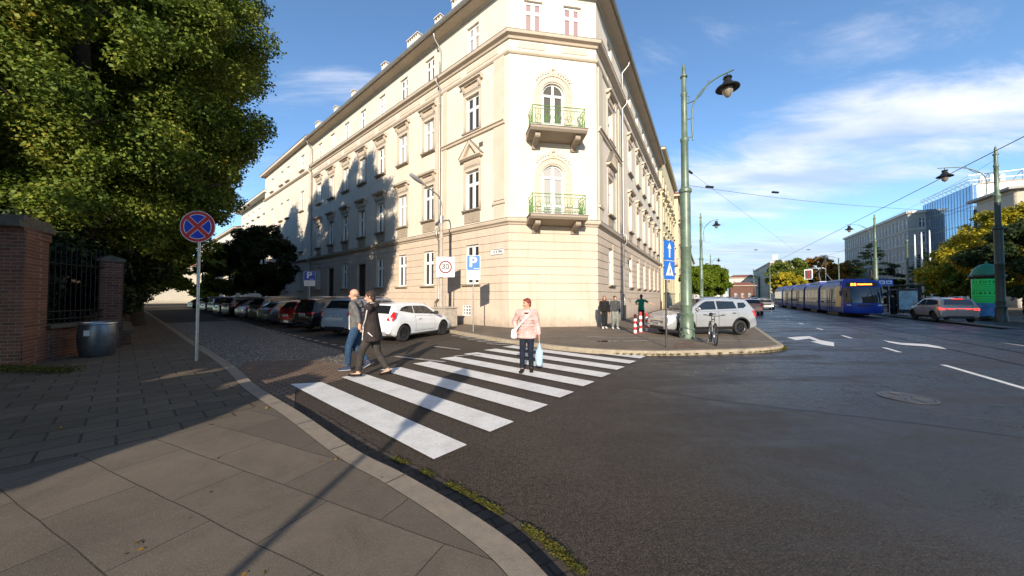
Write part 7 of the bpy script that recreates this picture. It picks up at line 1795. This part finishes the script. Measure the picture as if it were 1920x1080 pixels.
        if hairstyle == 'long':
            for s in (-1, 1): cap(h, hp(-.02, s * .075, .02), hp(.0, s * .095, -.22), .03, .026, hl); cap(h, hp(.03, s * .07, .04), hp(.035, s * .09, -.16), .02, .02, hl)
            cap(h, hp(-.07, 0, .0), hp(-.07, 0, -.24), (.08, .035), (.09, .03), hl)
        if hairstyle == 'tail': cap(h, hp(-.09, 0, .06), hp(-.13, 0, -.12), .03, .018, hl)
    melt('hair', h, hair, root, voxel, 1)
    # trousers
    t = MB(); cap(t, pel + Vector((0, 0, -.05)), pel + Vector((0, 0, .10)), (.165, .125), (.145, .11), Y)
    for k in 'lr': cap(t, J['hip' + k], J['kn' + k], .098 * leg_w, .070 * leg_w, Y); e = J['an' + k] + (J['kn' + k] - J['an' + k]).normalized() * .035; cap(t, J['kn' + k], e, .068 * leg_w, .054 * leg_w, Y, ends=(1, .2))
    melt('trousers', t, bottom, root, voxel, 2)
    for k in 'lr':
        s_ = MB(); a, to = J['an' + k], J['toe' + k]
        if heel: cap(s_, a + Vector((-.045, 0, -.050)), to + Vector((0, 0, -.006)), (.042, .032), (.043, .027), Y); cap(s_, a + Vector((-.055, 0, -.05)), a + Vector((-.058, 0, -.078)), .014, .010, Y)
        else: cap(s_, a + Vector((-.04, 0, -.042)), to, (.045, .040), (.046, .030), Y); cap(s_, a + Vector((-.01, 0, .0)), a + Vector((.04, 0, -.03)), (.045, .05), (.042, .03), Y)
        melt('shoe', s_, shoe, root, voxel * .8, 1)
    # top garment
    j = MB(); g = bulk; zl = jacket_len
    cap(j, (0, 0, zl + .04), (lean * .5, 0, 1.14), (.175 * g + flare, .135 * g + flare * .8), (.150 * g, .118 * g), Y, ends=(.15, 1)); cap(j, (lean * .5, 0, 1.14), (lean, 0, 1.36), (.150 * g * chest, .118 * g), (.155 * g, .112 * g), Y)
    cap(j, J['shl'] + Vector((0, -.05, -.012)), J['shr'] + Vector((0, .05, -.012)), .078 * g, .078 * g, (1, 0, 0)); cap(j, nb + Vector((0, 0, -.04)), nb + Vector((-.012, 0, .03)), .078, .072, Y)
    for k in 'lr':
        el, wr = J['el' + k], J['wr' + k]
        if bare_arms: e = J['sh' + k].lerp(el, .75); cap(j, J['sh' + k], e, .068, .062, Y, ends=(1, .3))
        else: cap(j, J['sh' + k], el, .069 * g * sleeve, .058 * g * sleeve, Y); cap(j, el, wr.lerp(el, .06), .058 * g * sleeve, .044 * g * sleeve, Y, ends=(1, .25))
    melt('jacket' if not bare_arms else 'shirt', j, top, root, voxel, 2)
    root['_j'] = 0; del root['_j']
    return root, J, hp
def w2l(root, p):
    a = -root.rotation_euler[2]; d = Vector((p[0] - root.location.x, p[1] - root.location.y, p[2] - root.location.z)) / root.scale[0]
    return Vector((d.x * math.cos(a) - d.y * math.sin(a), d.x * math.sin(a) + d.y * math.cos(a), d.z))
def fake(loc, head, H, z=0.0):
    class Q: pass
    q = Q(); q.location = Vector((*loc, z)); q.rotation_euler = (0, 0, head); q.scale = (H / 1.75,) * 3; return q

# the couple, hand in hand, walking to the left
hm = R(190); mloc = (-3.63, 8.02); wloc = (-2.96, 7.30); hw_ = R(190)
meet = (-3.28, 7.46, .95)
fm = fake(mloc, hm, 1.88); fw = fake(wloc, hw_, 1.82)
man, Jm, hpm = person('balding man in grey hooded jacket and blue jeans walking left, holding the woman’s hand'.replace('’', ''), mloc, hm, 1.88, legs=dict(l=(.16, .0), r=(-.20, .07, -.75)), arms=dict(l=tuple(w2l(fm, meet)), polel=(-1, .2, 0), r=(.10, -.26, .86), curll=1.0),
    top='cloth_grey', bottom='jeans', shoe='cloth_blue', hair='hair_grey', hairstyle='bald', skin='skin_red', jacket_len=.86, bulk=1.10, lean=.05, voxel=.011, head_pitch=.12, leg_w=1.08)
# open white shirt front and belly under the jacket
b = MB(); cap(b, (.055, .0, .88), (.075, 0, 1.14), (.115, .115), (.115, .095), (0, 1, 0), ends=(.3, 1)); cap(b, (.075, 0, 1.14), (.085, 0, 1.38), (.11, .09), (.09, .075), (0, 1, 0)); melt('shirt', b, 'cloth_white', man, .011, 1)
b = MB(); cap(b, (-.045, -.05, 1.44), (-.045, .05, 1.44), .06, .06, (1, 0, 0)); cap(b, (-.08, -.04, 1.38), (-.08, .04, 1.38), .045, .045, (1, 0, 0)); melt('hood', b, 'cloth_grey', man, .011, 1)
b = MB()
for s in (0, 1):
    k = 'lr'[s]; a, to = Jm['an' + k], Jm['toe' + k]; cap(b, a + Vector((-.05, 0, -.072)), to + Vector((.01, 0, -.026)), (.046, .010), (.047, .010), (0, 1, 0))
link('shoe_soles', b.mesh('shoe_soles', 'cloth_white', smooth=50), man)
wom, Jw, hpw = person('woman in long black jacket with white sleeve stripe walking left beside the man', wloc, hw_, 1.82, legs=dict(l=(.26, .03, .10), r=(-.27, .035, -.25)), arms=dict(l=tuple(w2l(fw, (meet[0] + .06, meet[1] - .10, meet[2] + .0))), polel=(-1, .35, -.8), r=(.15, -.24, .9), curll=1.1),
    top='cloth_brownblack', bottom='trousers_olive', shoe='cloth_black', hair='hair_brown', hairstyle='wavy', jacket_len=.70, flare=.045, bulk=1.16, lean=.05, heel=True, voxel=.011, head_pitch=.1, leg_w=1.12, sleeve=1.1)
b = MB(); off = Vector((0, .102, .010))
pts = [Jw['shl'] + Vector((.0, .06, .05)), Jw['shl'].lerp(Jw['ell'], .3) + off, Jw['shl'].lerp(Jw['ell'], .75) + off, Jw['ell'] + off * .95, Jw['ell'].lerp(Jw['wrl'], .4) + off * .8, Jw['ell'].lerp(Jw['wrl'], .9) + off * .66]
b.tube(pts, [.013] * 6, 6); b.tube([(-.04, .245, .84), (.05, .235, .92)], .011, 6); b.tube([(.20, .05, .74), (.185, .04, .95), (.17, .04, 1.15), (.15, .04, 1.34), (.11, .06, 1.46), (.03, .085, 1.50), (-.04, .06, 1.50)], .008, 6)
link('piping', b.mesh('piping', 'cloth_white', smooth=60), wom)
b = MB(); cap(b, (-.05, -.06, 1.45), (-.05, .06, 1.45), .06, .06, (1, 0, 0)); melt('collar', b, 'cloth_brownblack', wom, .011, 1)
# woman in pink crossing towards the camera
pink, Jp, hpp = person('woman with short red hair in pale pink quilted jacket crossing the zebra', (.34, 7.74), R(-98), 1.66, legs=dict(l=(-.02, .0), r=(.22, .02, .15)), arms=dict(l=(.04, .30, .80), r=(.08, -.25, 1.0), polel=(-1, .5, 0), poler=(-1, -.6, 0)), head_yaw=R(-48), head_pitch=.05,
    top='cloth_pink', bottom='navy', shoe='cloth_black', hair='hair_red', hairstyle='wavy', skin='skin_red', jacket_len=.78, flare=.03, bulk=1.18, voxel=.011, leg_w=1.0)
b = MB(); cap(b, (-.03, -.07, 1.45), (-.03, .07, 1.45), .055, .055, (1, 0, 0)); cap(b, (.03, -.08, 1.43), (.03, .08, 1.43), .045, .045, (1, 0, 0)); melt('collar', b, 'cloth_pink', pink, .011, 1)
b = MB(); b.tube([(.165, 0, .80), (.16, 0, 1.0), (.155, 0, 1.2), (.145, 0, 1.36)], .006, 5)
for z in np.arange(.86, 1.38, .075): 
    rr_ = .162 - .02 * (z - .8); b.tube([(.150 * math.cos(a) * 1.02 + .012, (.222 - .03 * (z - .8)) * math.sin(a), z) for a in np.linspace(-1.3, 1.3, 12)], .0035, 4)
link('quilt_seams', b.mesh('quilt_seams', mat('seam_pink', (.44, .28, .25), .9), smooth=60), pink)
b = MB(); b.lathe([(.058, 0), (.055, .03)], 12, Matrix.Translation((.13, 0, 1.385))); link('scarf', b.mesh('scarf', 'cloth_black', smooth=60), pink)
sb = thing('shoulder_bag', 'small white shoulder bag on a wide strap worn across the pink jacket', 'bag', (.34, 7.74, 0), R(-98)); sb.scale = (1.66 / 1.75,) * 3
b = MB(); cap(b, (.10, -.30, .84), (.10, -.295, .97), (.035, .080), (.04, .075), (1, 0, 0)); melt('pouch', b, 'cloth_white', sb, .008, 1)
b = MB(); pts = [(.10, -.285, .96), (.15, -.21, 1.06), (.182, -.12, 1.17), (.175, -.02, 1.28), (.135, .07, 1.39), (.05, .125, 1.475), (-.06, .10, 1.46)]; P = spline([Vector(p) for p in pts], 4) if False else pts
b.grid([[tuple(Vector(p) + Vector((.006, -.012, .016))) for p in pts], [tuple(Vector(p) + Vector((.016, 0, 0))) for p in pts], [tuple(Vector(p) + Vector((.006, .012, -.016))) for p in pts]]); link('strap', b.mesh('strap', 'cloth_white', smooth=60), sb)
bb_ = thing('shopping_bag', 'pale blue plastic shopping bag hanging from the hand of the woman in pink', 'bag', (.34, 7.74, 0), R(-98)); bb_.scale = (1.66 / 1.75,) * 3
wr = Jp['wrl']; b = MB(); ys = wr.y + .01; rows = []
rn = random.Random(2)
for z, w, d in ((.16, .05, .02), (.20, .10, .035), (.36, .11, .04), (.50, .095, .03), (.60, .045, .02), (.70, .015, .012)):
    rows.append([(wr.x + d * math.cos(a) * (1 + rn.uniform(-.2, .2)), ys + w * .8 * math.sin(a) * (1 + rn.uniform(-.15, .15)), z) for a in np.linspace(0, 6.283, 15)[:-1]])
b.grid(rows, closed=True); b.add(rows[0], [tuple(range(14))]); link('sack', b.mesh('sack', 'bag_blue', smooth=60), bb_)
b = MB()
for s in (-1, 1): b.tube([(wr.x + s * .01, ys, .69), (wr.x + s * .012, ys, wr.z - .09)], .006, 5)
link('handles', b.mesh('handles', 'bag_blue'), bb_)
# two women at the corner of the house
w1, J1, _ = person('woman with long ginger hair in black top standing against the sunlit corner wall', (4.52, 16.75), R(-95), 1.60, z=KH, legs=dict(l=(-.05, 0), r=(.12, 0)), arms=dict(r=(.10, -.20, .88), l=(.02, .26, .82)), top='cloth_black', bottom='cloth_black', shoe='cloth_white', hair='hair_ginger', hairstyle='long', jacket_len=.86, bulk=1.1, voxel=.015, details=True)
b = MB(); cap(b, (.15, -.08, .95), (.15, .08, .95), .05, .05, (1, 0, 0)); melt('belt_bag', b, 'cloth_black', w1, .015, 1)
w2, J2, _ = person('woman in loose grey jumper and wide trousers walking right beside the ginger haired woman', (4.98, 16.55), R(-88), 1.60, z=KH, legs=dict(l=(.12, 0), r=(-.08, 0)), top='cloth_charcoal', bottom='cloth_sage', shoe='cloth_white', hair='hair_brown', hairstyle='wavy', jacket_len=.90, bulk=1.2, voxel=.015, leg_w=1.3)
person('person in green T-shirt and dark trousers seen from behind by the bollards', (7.15, 18.9), R(65), 1.68, z=KH, arms=dict(r=(.25, -.62, 1.17), poler=(0, 0, -1), l=(.18, .16, 1.18), polel=(0, 1, -1)), top='cloth_green', bottom='navy', shoe='cloth_black', hair='hair_dark', hairstyle='tail', jacket_len=.80, bare_arms=True, voxel=.016, bulk=1.05)
# people waiting at the tram stop
GW = 'people waiting at the tram stop'
protos = [person('person in black coat at the left end of the tram shelter', (33.2, 29.8), R(-150), 1.75, z=.12, top='cloth_black', bottom='navy', hair='hair_dark', voxel=.022, details=False, group=GW)[0],
          person('person in dark blue jacket under the shelter roof', (34.2, 30.6), R(-120), 1.70, z=.12, top='cloth_blue', bottom='cloth_black', hair='hair_brown', hairstyle='long', voxel=.022, details=False, group=GW)[0],
          person('person in tan coat right of the shelter poster', (38.2, 31.8), R(-160), 1.72, z=.12, top='cloth_tan', bottom='cloth_black', hair='hair_dark', voxel=.022, details=False, group=GW, stride=.15)[0]]
for i, (k, x, y, rz, lb) in enumerate(((0, 35.1, 31.3, 40, 'person in black coat with back turned, middle of the shelter'), (1, 36.6, 30.8, -100, 'person in dark blue jacket in front of the shelter bench'), (0, 37.4, 33.5, 180, 'person in black coat behind the shelter poster'),
        (2, 39.5, 32.4, 120, 'person in tan coat walking away beyond the shelter'), (1, 39.2, 30.6, 200, 'person in dark blue jacket near the taupe crossover'), (0, 36.2, 24.0, 160, 'person in black coat beside the advertising column at the right edge'))):
    copy_tree(protos[k], None, (x, y, .12), R(rz), lb, GW)
